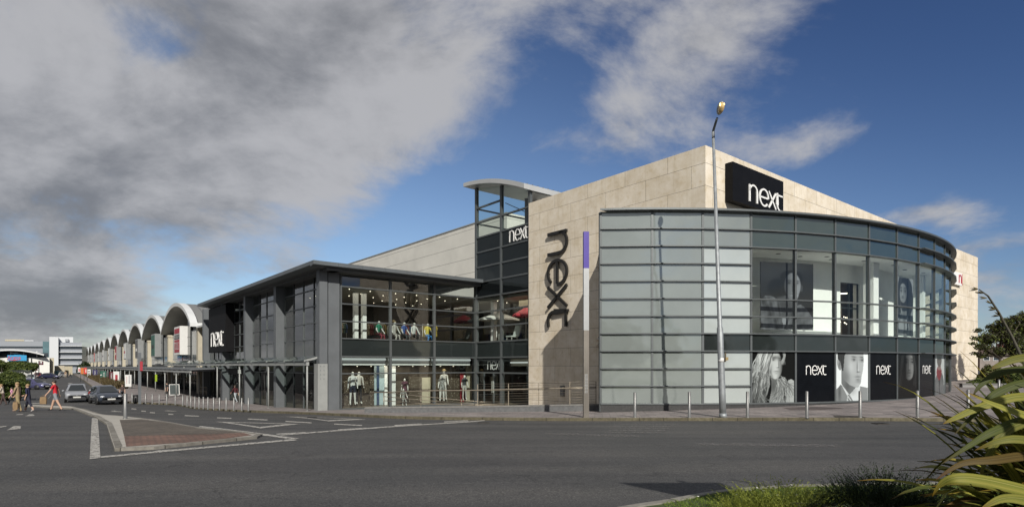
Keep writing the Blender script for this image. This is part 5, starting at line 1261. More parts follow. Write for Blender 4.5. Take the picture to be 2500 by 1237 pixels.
# floodlights on brackets
# ---- canopy along the entrance
CB = 12.5; CA0, CA1 = 34.75, 84.0
mb = MB()
mb.box(AB(CA0, CB, 2.14), av*(CA1-CA0), bv*.16, UPZ*.20, M_PALEST)
mb.box(AB(CA0, CB-.06, 2.38), av*(CA1-CA0), bv*.10, UPZ*.05, M_GREYP)
mb.box(AB(CA0, GB-.75, 2.42), av*(CA1-CA0), bv*.12, UPZ*.16, M_GREYP)
k = 0; A = CA0+.05
while A < CA1:
    mb.bar(AB(A, CB-.12, 2.40), AB(A, GB-.7, 2.62), .06, .12, M_PALEST if k % 2 == 0 else M_GREYP, up=(0, 0, 1)); A += 1.85; k += 1
canopy = mb.build('canopy', store)
mb = MB(); mb.prism([AB(CA0, CB-.15, 2.47), AB(CA1, CB-.15, 2.47), AB(CA1, GB-.7, 2.70), AB(CA0, GB-.7, 2.70)], UPZ*.012, M_GLASS); mb.build('glass_roof', canopy)
pst = None
for A in (34.85, 42.3, 49.7, 57.0, 64.4, 71.8, 79.2):
    p = AB(A, CB+.08, 0); z0 = rz(p.x, p.y)
    mb = MB(); mb.lathe((p.x, p.y, z0), [(.055, 0), (.055, 2.16-z0)], M_PALEST, 8); mb.lathe((p.x, p.y, z0+.118), [(.11, 0), (.11, .02)], M_PALEST, 8); mb.build('post', canopy)

# ---- glazed stair tower
TB = 24.6; TA0, TAm, TA1 = 28.46, onB(1224, TB), GA-.04; TD = 5.6
TZ = [3.79+1.06*k for k in range(10)]; TL = [-.52, 1.64, 2.70]+TZ      # up to 13.33
def tz_roof(A): q = (A-TA0)/(TA1-TA0); return 13.28+1.55*q+1.0*q*(1-q)
mb = MB()
for A, wd in ((TA0+.12, .2), (TAm, .2), (TA1-.12, .22)):
    mb.box(AB(A-wd/2, TB-.06, -.7), av*wd, bv*.2, UPZ*(tz_roof(A)+.7), M_ALU)
    mb.box(AB(A-wd/2, TB+TD-.2, 9), av*wd, bv*.2, UPZ*(tz_roof(A)-9), M_ALU)
for z in TL[1:]+[14.39]:
    for a0, a1 in ((TA0+.22, TAm-.1), (TAm+.1, TA1-.23)):
        if z < tz_roof(a0)-.1: mb.box(AB(a0, TB-.07, z-.05), av*(a1-a0), bv*.14, UPZ*.1, M_ALU)
    if z > 11: mb.box(AB(TA0+.22, TB+TD-.15, z-.05), av*(TA1-TA0-.5), bv*.1, UPZ*.1, M_ALU) if z < 13.4 else None
for A in (TA0+.12, TA1-.12):
    for z in (11.21, 12.27, 13.33): mb.bar(AB(A, TB, z), AB(A, TB+TD, z), .1, .1, M_ALU)
mb.bar(AB(TA1-.2, TB+2.6, 14.2), AB(TA0+.2, TB+2.6, 11.4), .05, .05, M_ALU)
mb.box(AB(TA0+1.8, TB+2.5, 9), av*.16, bv*.16, UPZ*4.6, M_ALU); mb.box(AB(TA1-1.9, TB+3.2, 9), av*.2, bv*.2, UPZ*5.3, M_ALU)
# solid core behind the dark panels
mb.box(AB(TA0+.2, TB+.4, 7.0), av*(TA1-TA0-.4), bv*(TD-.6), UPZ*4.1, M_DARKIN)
tower = mb.build('stair_tower', store)
for a0, a1 in ((TA0+.22, TAm-.1), (TAm+.1, TA1-.23)):
    pane(AB(a1, TB, LV[0]), -av*(a1-a0), UPZ*(2.70-LV[0]), M_GLASS, 'window', tower)
    pane(AB(a1, TB, 2.70), -av*(a1-a0), UPZ*1.09, M_SPAND, 'spandrel_panel', tower)
    pane(AB(a1, TB, 3.79), -av*(a1-a0), UPZ*3.18, M_GLASS, 'window', tower)
    for j in range(3, 7): pane(AB(a1, TB, TZ[j]), -av*(a1-a0), UPZ*1.06, M_PANELD, 'spandrel_panel', tower)
    mb = MB(); mb.face([AB(a1, TB, TZ[7]), AB(a0, TB, TZ[7]), AB(a0, TB, tz_roof(a0)), AB(a1, TB, tz_roof(a1))], M_GLASSG); mb.build('window', tower)
# curved roof
M_ROOFW = mat('pale_roof_metal', (.46, .47, .47), .5, .1, var=.06, scale=1)
mb = MB(); n = 14; RT0, RT1 = TA0-.2, TA1+.42; bf, bb = TB-.75, TB+TD+.4
for i in range(n):
    a0 = RT0+(RT1-RT0)*i/n; a1 = RT0+(RT1-RT0)*(i+1)/n; z0, z1 = tz_roof(a0)+.02, tz_roof(a1)+.02
    def tk(a): q = (a-RT0)/(RT1-RT0); return .34-.06*q
    q0 = [AB(a0, bf, z0+.02), AB(a0, bf, z0+tk(a0)), AB(a0, bb, z0+tk(a0)), AB(a0, bb, z0), AB(a0, bf+.7, z0)]
    q1 = [AB(a1, bf, z1+.02), AB(a1, bf, z1+tk(a1)), AB(a1, bb, z1+tk(a1)), AB(a1, bb, z1), AB(a1, bf+.7, z1)]
    for j in range(5): mb.face([q0[j], q0[(j+1) % 5], q1[(j+1) % 5], q1[j]], M_ROOFW)
    if i == 0: mb.face(q0, M_ROOFW)
    if i == n-1: mb.face(q1[::-1], M_ROOFW)
for i in range(12):
    B = bf+.3+i*.45; mb.box(AB(RT0+.02, B, tz_roof(RT0)+.36), av*.3, bv*.03, UPZ*.06, M_GREYP)
mb.build('roof', tower)
mb = MB(); la, lb = onB(1243, TB-.09), onB(1290, TB-.09); sc = abs(la-lb)/2.78
strokes_to(mb, logo_strokes(), AB(la, TB-.02, 10.32), -av, UPZ*(.72/sc), -bv*.05, .085, M_LETTER, sc); mb.build('lettering', tower)
# ground-floor doors and their sign
mb = MB(); a0, a1 = onB(1174, TB), onB(1221, TB)
mb.box(AB(a1, TB+.25, 1.72), av*(a0-a1), bv*.08, UPZ*.90, M_BLACK); la, lb = onB(1190, TB+.2), onB(1226, TB+.2); sc = abs(la-lb)/2.78
strokes_to(mb, logo_strokes(), AB(la, TB+.24, 1.86), -av, UPZ*(.58/sc), -bv*.03, .09, M_LETTER, sc)
for q in (0, .5, 1): mb.box(AB(a1+(a0-a1)*q-.05, TB+.25, -.5), av*.1, bv*.08, UPZ*2.15, M_GREYP)
for q in (.46, .54): mb.box(AB(a1+(a0-a1)*q-.015, TB+.2, .25), av*.03, bv*.03, UPZ*.8, M_OFFW)
mb.build('door', tower)
# inside the tower's shop floors
mb = MB(); mb.prism([AB(TA0+.3, TB+.3, -.9), AB(TA0+.3, 36, -.9), AB(GA+.1, 36, -.9), AB(GA+.1, TB+.3, -.9)], UPZ*.38, M_FLOORIN)
mb.prism([AB(TA0+.3, TB+.2, 2.74), AB(TA0+.3, 36, 2.74), AB(GA+.1, 36, 2.74), AB(GA+.1, TB+.2, 2.74)], UPZ*1.0, M_FLOORIN)
mb.prism([AB(TA0+.3, TB+.5, 6.75), AB(TA0+.3, 36, 6.75), AB(GA+.6, 36, 6.75), AB(GA+.6, TB+.5, 6.75)], UPZ*.2, M_CEIL); mb.build('floor', tower)
mb = MB(); mb.box(AB(GA-.9, TB+1.0, 3.74), av*.35, bv*.3, UPZ*3.0, M_WHITE); mb.box(AB(TA0+.3, TB+1.4, 6.2), av*2.6, bv*.1, UPZ*.5, M_BEIGE); mb.box(AB(TA0+.3, TB+.6, 2.1), av*2.5, bv*.5, UPZ*.5, M_BEIGE); mb.box(AB(TA0+.3, TB+.55, 2.3), av*2.5, bv*.05, UPZ*.08, M_STRIP)
mb.build('interior_wall', tower)
for i in range(10):
    o = first.copy(); COL.objects.link(o); o.parent = tower; o.location = AB(TA0+.8+rng.random()*4.6, TB+.9+rng.random()*3, 6.735)-store.location
# ---- clad hall behind
HB = 32.0; HA0, HA1, HZ1 = onB(1172, HB)-4, onB(760, HB), 15.45
mb = MB(); wall_uv(mb, AB(HA1, HB), AB(HA0, HB), 5, HZ1, M_CLAD); wall_uv(mb, AB(HA0, HB), AB(HA0, 60), 5, HZ1, M_CLAD); wall_uv(mb, AB(HA0, 60), AB(HA1, 60), 5, HZ1, M_CLAD); wall_uv(mb, AB(HA1, 60), AB(HA1, HB), 5, HZ1, M_CLAD)
mb.face([AB(HA0, HB, HZ1-.1), AB(HA0, 60, HZ1-.1), AB(HA1, 60, HZ1-.1), AB(HA1, HB, HZ1-.1)], M_GREYP)
mb.box(AB(HA0, HB-.06, HZ1-.05), av*(HA1-HA0), bv*.3, UPZ*.10, M_PALEST); mb.build('rear_hall', store)
# ================================================================ row of arched shop units
A2 = (-math.sin(R(38.07)), math.cos(R(38.07))); B2 = (math.cos(R(38.07)), math.sin(R(38.07)))
a2 = Vector((A2[0], A2[1], 0)); b2 = Vector((B2[0], B2[1], 0))
def AB2(A, B, z=0.0): return Vector((A*A2[0]+B*B2[0], A*A2[1]+B*B2[1], z))
def onB2(u, c): x = (u-1250)/F; y = c/(x*B2[0]+B2[1]); return x*y*A2[0]+y*A2[1]
M_CREAM = mat('cream_render', (.44, .40, .31), .8, var=.08, scale=1.5); M_VAULT = mat('white_vault_edge', (.60, .615, .61), .5, var=.06, scale=.8); M_UNDER = mat('vault_underside', (.46, .45, .40), .7, var=.15, scale=.6)
M_RIB = None
def rib_mat():
    m, nt, out = nt_new('ribbed_roof'); p = N(nt, 'ShaderNodeBsdfPrincipled', Roughness=.45, Metallic=.3); nt.links.new(p.outputs[0], out.inputs[0])
    uv = N(nt, 'ShaderNodeUVMap'); s = N(nt, 'ShaderNodeSeparateXYZ'); nt.links.new(uv.outputs[0], s.inputs[0]); md = N(nt, 'ShaderNodeMath', operation='FLOORED_MODULO'); md.inputs[1].default_value = .9; nt.links.new(s.outputs[0], md.inputs[0])
    lt = N(nt, 'ShaderNodeMath', operation='LESS_THAN'); lt.inputs[1].default_value = .10; nt.links.new(md.outputs[0], lt.inputs[0]); mx = N(nt, 'ShaderNodeMix', data_type='RGBA'); nt.links.new(lt.outputs[0], mx.inputs[0]); mx.inputs[6].default_value = (.22, .222, .21, 1); mx.inputs[7].default_value = (.10, .10, .10, 1); nt.links.new(mx.outputs[2], p.inputs['Base Color']); return m
M_RIB = rib_mat(); M_MGLASS = mat('shop_glass', (.085, .10, .10), .08, var=.3, scale=.4, spec=.7); M_MPANEL = clad_mat('grey_shop_panel', (.46, .47, .46), 1.5, .05, lc=(.1, .1, .1)); M_DARKGL = mat('dark_slot_glass', (.012, .014, .014), .1, var=.3, spec=.6)
M_RED = M_RED; M_SIGNR = mat('red_sign', (.36, .035, .05), .5, var=.08); M_SIGNW = mat('white_sign', (.68, .68, .66), .5, var=.05); M_SIGNGY = mat('grey_sign_box', (.24, .25, .25), .5, var=.1, scale=2); M_SIGNK = mat('black_sign', (.02, .02, .02), .5)
M_SIGNG = mat('green_sign', (.03, .11, .08), .5, var=.1); M_SIGNB = mat('navy_sign', (.035, .03, .10), .5, var=.1); M_SIGNO = mat('orange_sign', (.55, .16, .04), .5, var=.1); M_SIGNC = mat('sky_blue_sign', (.05, .30, .55), .5, var=.06); M_SIGNX = mat('scarlet_sign', (.60, .05, .035), .5, var=.1)
CW = 13.0; UW = 21.8; U0 = 5.6*13; CFr = 12.1; ZS = 6.45; RISE = 3.0; GZ = -1.25
unit_mesh = {}
def unit(i, style, label):
    base = AB2(U0+UW*i, CW, GZ); t = thing('arched_shop_unit', label, 'shop', base, 0, 'arched shop units in a row'); o = base
    L = lambda a, b, z: a2*a+b2*b+UPZ*(z-GZ)          # local point: along, towards the back, height
    def part(name, mk):
        if name not in unit_mesh: mb = MB(); mk(mb); ob = mb.build(name.split('|')[0], t, local=True); unit_mesh[name] = ob.data; return ob
        ob = bpy.data.objects.new(name.split('|')[0], unit_mesh[name]); COL.objects.link(ob); ob.parent = t; return ob
    def vault(mb):
        n = 22; f0 = CFr-CW; f1 = 34.0; prof = []
        for k in range(n+1):
            q = k/n; prof.append((q*UW, ZS+RISE*(1-(2*q-1)**2)**.85))
        ln = 0
        for k in range(n):
            (x0, z0), (x1, z1) = prof[k], prof[k+1]; T = .42; dl = math.hypot(x1-x0, z1-z0)
            mb.face([L(x0, f0, z0), L(x1, f0, z1), L(x1, f0, z1+T), L(x0, f0, z0+T)], M_VAULT)                                    # white front edge
            mb.face([L(x0, f0, z0+T), L(x1, f0, z1+T), L(x1, f0+.75, z1+T), L(x0, f0+.75, z0+T)], M_VAULT)                         # white rim on top
            mb.face([L(x0, f0+.75, z0+T-.06), L(x1, f0+.75, z1+T-.06), L(x1, f1, z1+T-.06), L(x0, f1, z0+T-.06)], M_RIB, uv=[(0, ln), (0, ln+dl), (f1, ln+dl), (f1, ln)])
            mb.face([L(x0, f1, z0), L(x0, f0, z0), L(x1, f0, z1), L(x1, f1, z1)][::-1], M_UNDER); ln += dl
        mb.face([L(0, f0, ZS), L(0, f0, ZS+.42), L(0, f1, ZS+.36), L(0, f1, ZS)], M_VAULT); mb.face([L(UW, f0, ZS), L(UW, f1, ZS), L(UW, f1, ZS+.36), L(UW, f0, ZS+.42)], M_VAULT)
    part('roof', vault)
    def wall(mb):
        n = 22; d = 2.6
        pts = [(q/n*UW, ZS+RISE*(1-(2*q/n-1)**2)**.85) for q in range(n+1)]
        for k in range(n): mb.face([L(pts[k+1][0], d, 2), L(pts[k][0], d, 2), L(pts[k][0], d, pts[k][1]+.02), L(pts[k+1][0], d, pts[k+1][1]+.02)], M_MPANEL, uv=[(0, 2), (1, 2), (1, pts[k][1]), (0, pts[k+1][1])])
        mb.face([L(UW, 2.6, GZ-.4), L(0, 2.6, GZ-.4), L(0, 2.6, 2), L(UW, 2.6, 2)], M_MGLASS)
        mb.box(L(.6, .9, 1.9), a2*(UW-1.2), b2*1.8, UPZ*.35, M_MPANEL)
        mb.face([L(UW, .45, 2.3), L(.6, .45, 2.3), L(.6, .45, ZS-.1), L(UW, .45, ZS-.1)], M_MPANEL, uv=[(0, 2.3), (20, 2.3), (20, 6.4), (0, 6.4)])
    part('wall', wall)
    def frames(mb):
        for k in range(12): mb.box(L(.9+k*1.8, 2.5, GZ-.3), a2*.1, b2*.08, UPZ*(3.2), M_ALU)
        for z in (.2, 1.4): mb.box(L(.6, 2.52, z), a2*(UW-1), b2*.06, UPZ*.06, M_ALU)
    part('shop_window', frames)
    def slot(mb):
        mb.box(L(7.0, .30, 2.35), a2*1.7, b2*.3, UPZ*(ZS+1.2-2.35), M_DARKGL)
        for z in (3.4, 4.5, 5.6): mb.box(L(6.95, .26, z), a2*1.8, b2*.06, UPZ*.06, M_ALU)
        for x in (9.0, 13.0): mb.box(L(x, .36, 2.5), a2*3.6, b2*.12, UPZ*1.3, M_MGLASS)
        mb.box(L(1.4, .36, 2.4), a2*4.6, b2*.12, UPZ*3.8, M_MGLASS)
    part('window', slot)
    for x in (0.0, UW-.9) if i == 0 else (UW-.9,):
        part('pilaster|%.1f' % x, lambda mb: (mb.box(L(x, -.1, GZ-.4), a2*.9, b2*.6, UPZ*(ZS-GZ+.35), M_CREAM), mb.box(L(x-.1, -.16, ZS-.35), a2*1.1, b2*.7, UPZ*.3, M_CREAM)))
    if style:
        m1, m2, words_ = style; mb = MB(); x0, x1, z0, z1 = 8.7, 12.9, 3.5, 7.0; yb = -.55
        mb.box(L(x0, yb, z0), a2*(x1-x0), b2*1.0, UPZ*(z1-z0), M_SIGNW if i == 0 else M_SIGNGY)
        if words_:
            mb.box(L(x0+.35, yb-.03, z0+.3), a2*(x1-x0-.7), b2*.03, UPZ*1.55, M_SIGNR); mb.box(L(x0+.35, yb-.03, z1-1.55), a2*(x1-x0-.7), b2*.03, UPZ*.55, M_SIGNK); mb.box(L(x0+.35, yb-.03, z1-.85), a2*(x1-x0-.7), b2*.03, UPZ*.6, M_SIGNR)
            mid = L((x0+x1)/2, yb-.032, 0); text_to(mb, 'TOOLS', mid+UPZ*(z0+1.05), -a2, UPZ, 1.0, M_SIGNW, .012, width=3.1); text_to(mb, 'McQUILLAN', mid+UPZ*(z1-1.27), -a2, UPZ, .42, M_SIGNW, .012, width=3.2)
        else:
            mb.box(L(x0+.2, yb-.03, z0+.2), a2*(x1-x0-.4), b2*.03, UPZ*(z1-z0-.4), m1); mb.box(L(x0+1, yb-.05, z0+1.3), a2*(x1-x0-2), b2*.02, UPZ*.5, m2)
        mb.build('sign_board', t, local=True)
    return t
STY = [(M_SIGNR, M_SIGNW, True), (M_SIGNG, M_SIGNK, False), (M_MPANEL, M_SIGNW, False), (M_SIGNW, M_SIGNR, False), (M_SIGNR, M_SIGNW, False), (M_SIGNW, M_SIGNK, False), (M_SIGNW, M_SIGNB, False), (M_SIGNW, M_SIGNK, False), (M_SIGNX, M_SIGNW, False), (M_SIGNW, M_SIGNK, False), (M_SIGNW, M_SIGNB, False)]
ULAB = ['arched shop unit next to the grey entrance wing, with a red and white sign', 'arched shop unit with a dark green sign, second from the grey entrance wing', 'arched shop unit with a grey sign, third from the grey entrance wing', 'arched shop unit, fourth from the grey entrance wing', 'arched shop unit with a red sign, fifth from the grey entrance wing', 'arched shop unit, sixth from the grey entrance wing', 'arched shop unit, seventh from the grey entrance wing',
        'arched shop unit, fourth from the far end of the row', 'arched shop unit, third from the far end of the row', 'arched shop unit, second from the far end of the row', 'arched shop unit at the far end of the row']
for i in range(11): unit(i, STY[i], ULAB[i])
# low cream link between the wing and the first unit
mb = MB(); mb.box(AB2(U0-7.5, CW+1.0, -1.7), a2*7.4, b2*.3, UPZ*7.9, M_MPANEL); mb.box(AB2(U0-3.3, CW-.1, -1.7), a2*.9, b2*.6, UPZ*7.7, M_CREAM); mb.box(AB2(U0-6.6, CW-.1, -1.7), a2*.8, b2*.6, UPZ*7.7, M_CREAM)
mb.box(AB2(U0-7.5, CW-.3, 6.3), a2*7.4, b2*9, UPZ*.18, M_VAULT); link = mb.build('link_block', store); mb = MB(); mb.box(AB2(U0-5.5, CW+.93, -1.5), a2*1.6, b2*.06, UPZ*2.2, M_BEIGE); mb.build('door', link)

# ---- canopy along the shops, on its own posts
ct = thing('shop_canopy', 'long low grey canopy on thin posts running along the arched shops', 'canopy', AB2(59, 10.0, GZ))
c0, c1, cf = 58.5, 292, 9.7
mb = MB(); mb.box(AB2(c0, cf, 1.50), a2*(c1-c0), b2*.14, UPZ*.16, M_PALEST); mb.prism([AB2(c0, cf, 1.74), AB2(c1, cf, 1.74), AB2(c1, CW+2, 1.98), AB2(c0, CW+2, 1.98)], UPZ*.10, M_GREYP); mb.build('roof', ct)
mb = MB(); A = c0+.3
while A < 200: mb.bar(AB2(A, cf+.05, 1.66), AB2(A, CW+1.5, 1.80), .06, .12, M_GREYP); mb.bar(AB2(A, cf+.07, 1.66), AB2(A+1.5, cf+.07, 1.74), .04, .05, M_PALEST); A += 3.0
mb.build('rafter', ct)
A = c0+.4
while A < 250:
    p = AB2(A, cf+.1); mb = MB(); mb.lathe((p.x, p.y, rz(p.x, p.y)), [(.06, 0), (.06, 1.55-rz(p.x, p.y))], M_PALEST, 6); mb.build('post', ct); A += 7.27
mb = MB(); mb.box(AB2(c0+1.0, cf+3.0, GZ-.3), a2*.35, b2*.35, UPZ*3.0, M_PALEST); mb.build('pier', ct)

# ---- hanging and standing banners
def banner(u, v0, v1, hgt, m, label, marks=()):
    """a tall banner facing the road, its foot seen at row v1"""
    Y = None
    for y in np.arange(40, 190, .5):
        x = (u-1250)/F; g = E-(v1-HZ)/F*y
        if g-rz(x*y, y) <= .45: Y = y; break
    Y = Y or 120; x = (u-1250)/F; z1 = zof(v1, Y); z0 = zof(v0, Y); p = Vector((x*Y, Y, 0)); wd = hgt*Y/F
    t = thing('banner', label, 'banner', (p.x, p.y, rz(p.x, p.y)), 0, 'banners along the shop front'); cl = MB(); w2 = b2*wd/2
    cl.box(p-w2+UPZ*z1, b2*wd, a2*.03, UPZ*(z0-z1), m)
    for mk in marks:
        if mk[0] == 'text': text_to(cl, mk[1], p+UPZ*((z0+z1)/2)-a2*.004+b2*wd*mk[4], UPZ*1.0, -b2, wd*mk[2], mk[3], .006, width=(z0-z1)*.72)
        elif mk[0] == 'box': cl.box(p-w2+b2*wd*mk[1]-a2*.02+UPZ*(z1+(z0-z1)*mk[2]), b2*wd*mk[3], a2*.015, UPZ*(z0-z1)*mk[4], mk[5])
        elif mk[0] == 'disc': cl.lathe(p+b2*wd*mk[1]-a2*.012+UPZ*(z1+(z0-z1)*mk[2]), [(wd*mk[3], 0), (wd*mk[3], .008)], mk[4], 14, axis=-a2)
    cl.build('cloth', t)
    pm = MB(); pm.lathe((p.x+b2.x*(wd/2+.06), p.y+b2.y*(wd/2+.06), rz(p.x, p.y)-.1), [(.045, 0), (.045, z0+.1-rz(p.x, p.y))], M_ALU, 6); pm.build('post', t)
    return t
banner(313, 914, 943, 13, M_SIGNW, 'white banner with pale pink stripes nearest the road bollards', [('box', .2, .25, .12, .6, mat('pale_pink_print', (.52, .38, .38), .6)), ('box', .55, .25, .25, .7, mat('pale_grey_print', (.42, .42, .43), .6))])
banner(284, 906, 935, 12, M_SIGNW, 'white banner with red lettering', [('box', .3, .2, .42, .52, M_SIGNR), ('text', 'PHONE', .22, M_SIGNW, 0)])
banner(272, 907, 932, 8, mat('dark_red_banner', (.10, .012, .02), .6), 'narrow dark red banner with white lettering', [('text', 'CHAMPION', .45, M_SIGNW, .05)])
banner(252, 905, 927, 12, M_SIGNG, 'dark green banner with white lettering and a white disc', [('text', 'HOMESTORE', .28, M_SIGNW, .15), ('disc', -.35, .55, .14, M_SIGNW)])
banner(232, 902, 921, 9.5, M_SIGNB, 'navy banner with pale lettering', [('text', 'POSH', .3, M_SIGNW, 0)])
banner(217, 901, 919, 7, M_SIGNW, 'white banner with dark lines', [('box', .2, .7, .6, .08, M_SIGNK), ('box', .2, .5, .6, .08, M_SIGNK), ('box', .2, .3, .6, .08, M_SIGNK)])
banner(208.5, 897, 912, 5.5, M_SIGNX, 'scarlet banner, nearer of two', [('box', .55, .2, .25, .55, M_SIGNW)])
banner(200.5, 897, 912, 6, M_SIGNO, 'orange banner beside the scarlet one')
banner(193, 896, 908, 4.5, M_SIGNW, 'white and red banner at the far end', [('box', .3, .15, .4, .6, M_SIGNX)])

# ================================================================ far buildings and hill
M_OFFICE = clad_mat('office_cladding', (.40, .43, .47), 3.2, .12, lc=(.28, .3, .33)); M_OFFW2 = mat('office_white', (.56, .58, .60), .7, var=.05); M_OWIN = mat('office_window', (.04, .05, .06), .2, var=.3)
def px_box(u0, u1, v0, v1, Y, dep, m, mb, zb=-2.0, face=.10):
    x0, x1 = (u0-1250)/F*Y, (u1-1250)/F*Y; z0, z1 = (zb if v1 is None else zof(v1, Y)), zof(v0, Y); d = Vector((max((u1-1250)/F, -.87)*dep*1.03, dep, 0))
    mb.box((x0, Y, z0), (x1-x0, face*(x1-x0), 0), d, (0, 0, z1-z0), m)
Y = 262
t = thing('office_block', 'tall pale grey office block with banded windows beyond the car park', 'office block', ((160-1250)/F*Y, Y, -1.5))
mb = MB(); px_box(141, 196, 835, None, Y, 18, M_OFFICE, mb); mb.build('wall', t)
for va, vb in ((846.5, 850.5), (861.5, 865), (876, 879.5), (891, 894)):
    mb = MB(); px_box(142, 195.5, va, vb, Y-.3, 1, M_OWIN, mb); mb.build('window', t)
for va in (843, 858, 873, 888):
    mb = MB(); px_box(141, 196.5, va, va+1.6, Y-.7, 1.5, M_OFFW2, mb); mb.build('window_ledge', t)
mb = MB(); px_box(120.5, 141, 821.5, None, Y-2, 16, M_OFFW2, mb); mb.build('stair_tower', t)
mb = MB(); px_box(141.3, 176, 822, 836, Y+2, 12, M_OFFW2, mb); px_box(159, 167, 827, 833, Y+1.5, 1, mat('plant_louvre', (.3, .32, .34), .6), mb); mb.build('roof_plant_room', t)
Y = 300
t = thing('office_wing', 'long low grey office wing behind the curved roof store', 'office block', ((40-1250)/F*Y, Y, -1.5))
mb = MB(); px_box(-90, 104, 832, None, Y, 25, M_OFFICE, mb); mb.build('wall', t)
for va, vb in ((844.5, 848), (862, 865)):
    mb = MB(); px_box(-88, 99, va, vb, Y-.3, 1, M_OWIN, mb); mb.build('window', t)
mb = MB(); px_box(104.5, 120, 833, None, Y-1, 14, mat('blue_glass_link', (.10, .17, .19), .2, var=.3, scale=.3), mb); mb.build('glass_link', t)
mb = MB(); px_box(12, 55, 828, 832, Y+6, 8, M_BEIGE, mb); px_box(60, 80, 830, 832, Y+6, 6, M_OFFW2, mb); mb.build('roof_plant_room', t)
# catalogue store with a shallow curved roof
Y = 185
t = thing('curved_roof_store', 'cream store with a shallow white curved roof and a blue sign', 'building', ((45-1250)/F*Y, Y, -1.2)); X = lambda u: (u-1250)/F*Y
mb = MB(); px_box(-60, 121, 872, None, Y, 30, M_OFFW, mb, face=0); px_box(121.2, 132, 873, None, Y+2, 30, M_CREAM, mb, face=0); mb.build('wall', t)
mb = MB(); px_box(-60, 118, 861, 871.8, Y+3, 25, M_OWIN, mb, face=0); mb.build('window', t)
for u in (26, 58, 90): mb = MB(); px_box(u-.7, u+.7, 856, 872, Y-.6, .4, M_SIGNW, mb, face=0); mb.build('column', t)
mb = MB(); n = 18
for k in range(n):
    q0, q1 = k/n, (k+1)/n; f = lambda q: (-62+188*q, 852.5+17.5*abs(2*q-1.13)**2.0*.92)
    (ua, va), (ub, vb) = f(q0), f(q1); pa, pb_ = (X(ua), Y-3, zof(va, Y)), (X(ub), Y-3, zof(vb, Y))
    mb.box(pa, Vector(pb_)-Vector(pa), (-24, 30, 0), (0, 0, -.45), M_VAULT)
mb.build('roof', t)
mb = MB(); px_box(18, 65, 866, 880, Y-1.2, .5, M_SIGNC, mb, face=0); px_box(34, 52, 864.5, 866, Y-1.2, .5, M_SIGNC, mb, face=0)
text_to(mb, 'Argos', (X(42.5), Y-1.22, zof(872.5, Y)), (1, 0, 0), (0, 0, 1), 1.1, M_SIGNX, .03, width=4.3)
pts = [(26+32*k/8, 876.5+2.2*math.sin(math.pi*k/8)) for k in range(9)]
for k in range(8): mb.bar((X(pts[k][0]), Y-1.24, zof(pts[k][1], Y)), (X(pts[k+1][0]), Y-1.24, zof(pts[k+1][1], Y)), .03, .16, M_SIGNX)
mb.build('sign_board', t)
# cream boundary wall at the end of the road
Y = 215
t = thing('boundary_wall', 'cream rendered wall at the far end of the road', 'wall', ((155-1250)/F*Y, Y, -1.1)); mb = MB(); px_box(133, 157.5, 892, None, Y, .5, M_CREAM, mb, face=0); mb.build('wall_panel', t); mb = MB(); px_box(158, 177, 893.5, None, Y+3, .5, M_BEIGE, mb, face=0); mb.build('wall_panel', t)
# wooded hill
mb = MB(); rg = np.random.default_rng(3); n = 40; M_HILL = mat('wooded_hill_surface', (.035, .045, .04), .95, var=.5, scale=.06, c2=(.10, .095, .085))
pr = [(-620+ i*22, 520, 0, max(0, 1-abs((i-17.5)/17))**.8*24*(1+.12*rg.normal())+4) for i in range(n)]
for i in range(n-1):
    a, b = pr[i], pr[i+1]; mb.face([(a[0], a[1], -3), (b[0], b[1], -3), (b[0], b[1]+40, b[3]), (a[0], a[1]+40, a[3])], M_HILL, smooth=True); mb.face([(a[0], a[1]+40, a[3]), (b[0], b[1]+40, b[3]), (b[0], b[1]+200, -3), (a[0], a[1]+200, -3)], M_HILL)
tag(mb.build('hill'), 'dark wooded hill at the end of the shops', kind='structure')
t = thing('distant_tree', 'round dark tree between the office block and the arched shops', 'tree', ((207-1250)/F*240, 240, -1.1)); mb = MB(); X0 = (207-1250)/F*240
leaves(mb, [(X0, 240, 1.6, 2.4, 2.4, 2.4), (X0+2, 241, .6, 2, 2, 1.9), (X0-1.6, 240, .2, 1.8, 1.8, 1.8)], 1200, .45, M_LEAFD, 5); mb.build('crown', t); mb = MB(); mb.tube([(X0, 240, -1.3), (X0, 240, 1)], .18, M_BARK, 6); mb.build('trunk', t)
# ================================================================ street furniture
M_STEEL = mat('brushed_steel', (.20, .20, .195), .42, .55, var=.12, scale=14, stretch=(1, 1, .15)); M_GALV = mat('galvanised_steel', (.30, .32, .33), .55, .45, var=.22, scale=5, bump=.05)
# bollards along the kerb on the right
def bollard_mb(h, r):
    mb = MB(); mb.lathe((0, 0, 0), [(r*1.35, -.02), (r*1.35, .012), (r, .02), (r, h-.03), (r*.82, h-.004), (r*.5, h)], M_STEEL, 16); return mb
BR = [(1550, 1017.8), (1683, 1018.3), (1825, 1018.5), (1970, 1018.8), (2100, 1018.5), (2240, 1017.6), (2364, 1013)]
WHERE = ['steel bollard left of the lamp post, nearest the purple topped pylon', 'steel bollard just left of the lamp post', 'steel bollard just right of the lamp post', 'steel bollard in front of the first black lettered window panel', 'steel bollard in front of the portrait of the man in a tie', 'steel bollard between the second and third lettered window panels', 'steel bollard partly behind the long leaves']
proto = None
for (u, v), lb in zip(BR, WHERE):
    p = at(u, v, .12)
    if proto is None: proto = o = bollard_mb(1.0, .057).build('bollard', base=p, local=True); o.location = p
    else: o = proto.copy(); COL.objects.link(o); o.location = p
    tag(o, lb, 'bollard', 'steel bollards along the right kerb')
o = proto.copy(); COL.objects.link(o); o.location = at(2439, 972, .12); tag(o, 'steel bollard farther back by the planted bed', 'bollard', 'steel bollards along the right kerb')
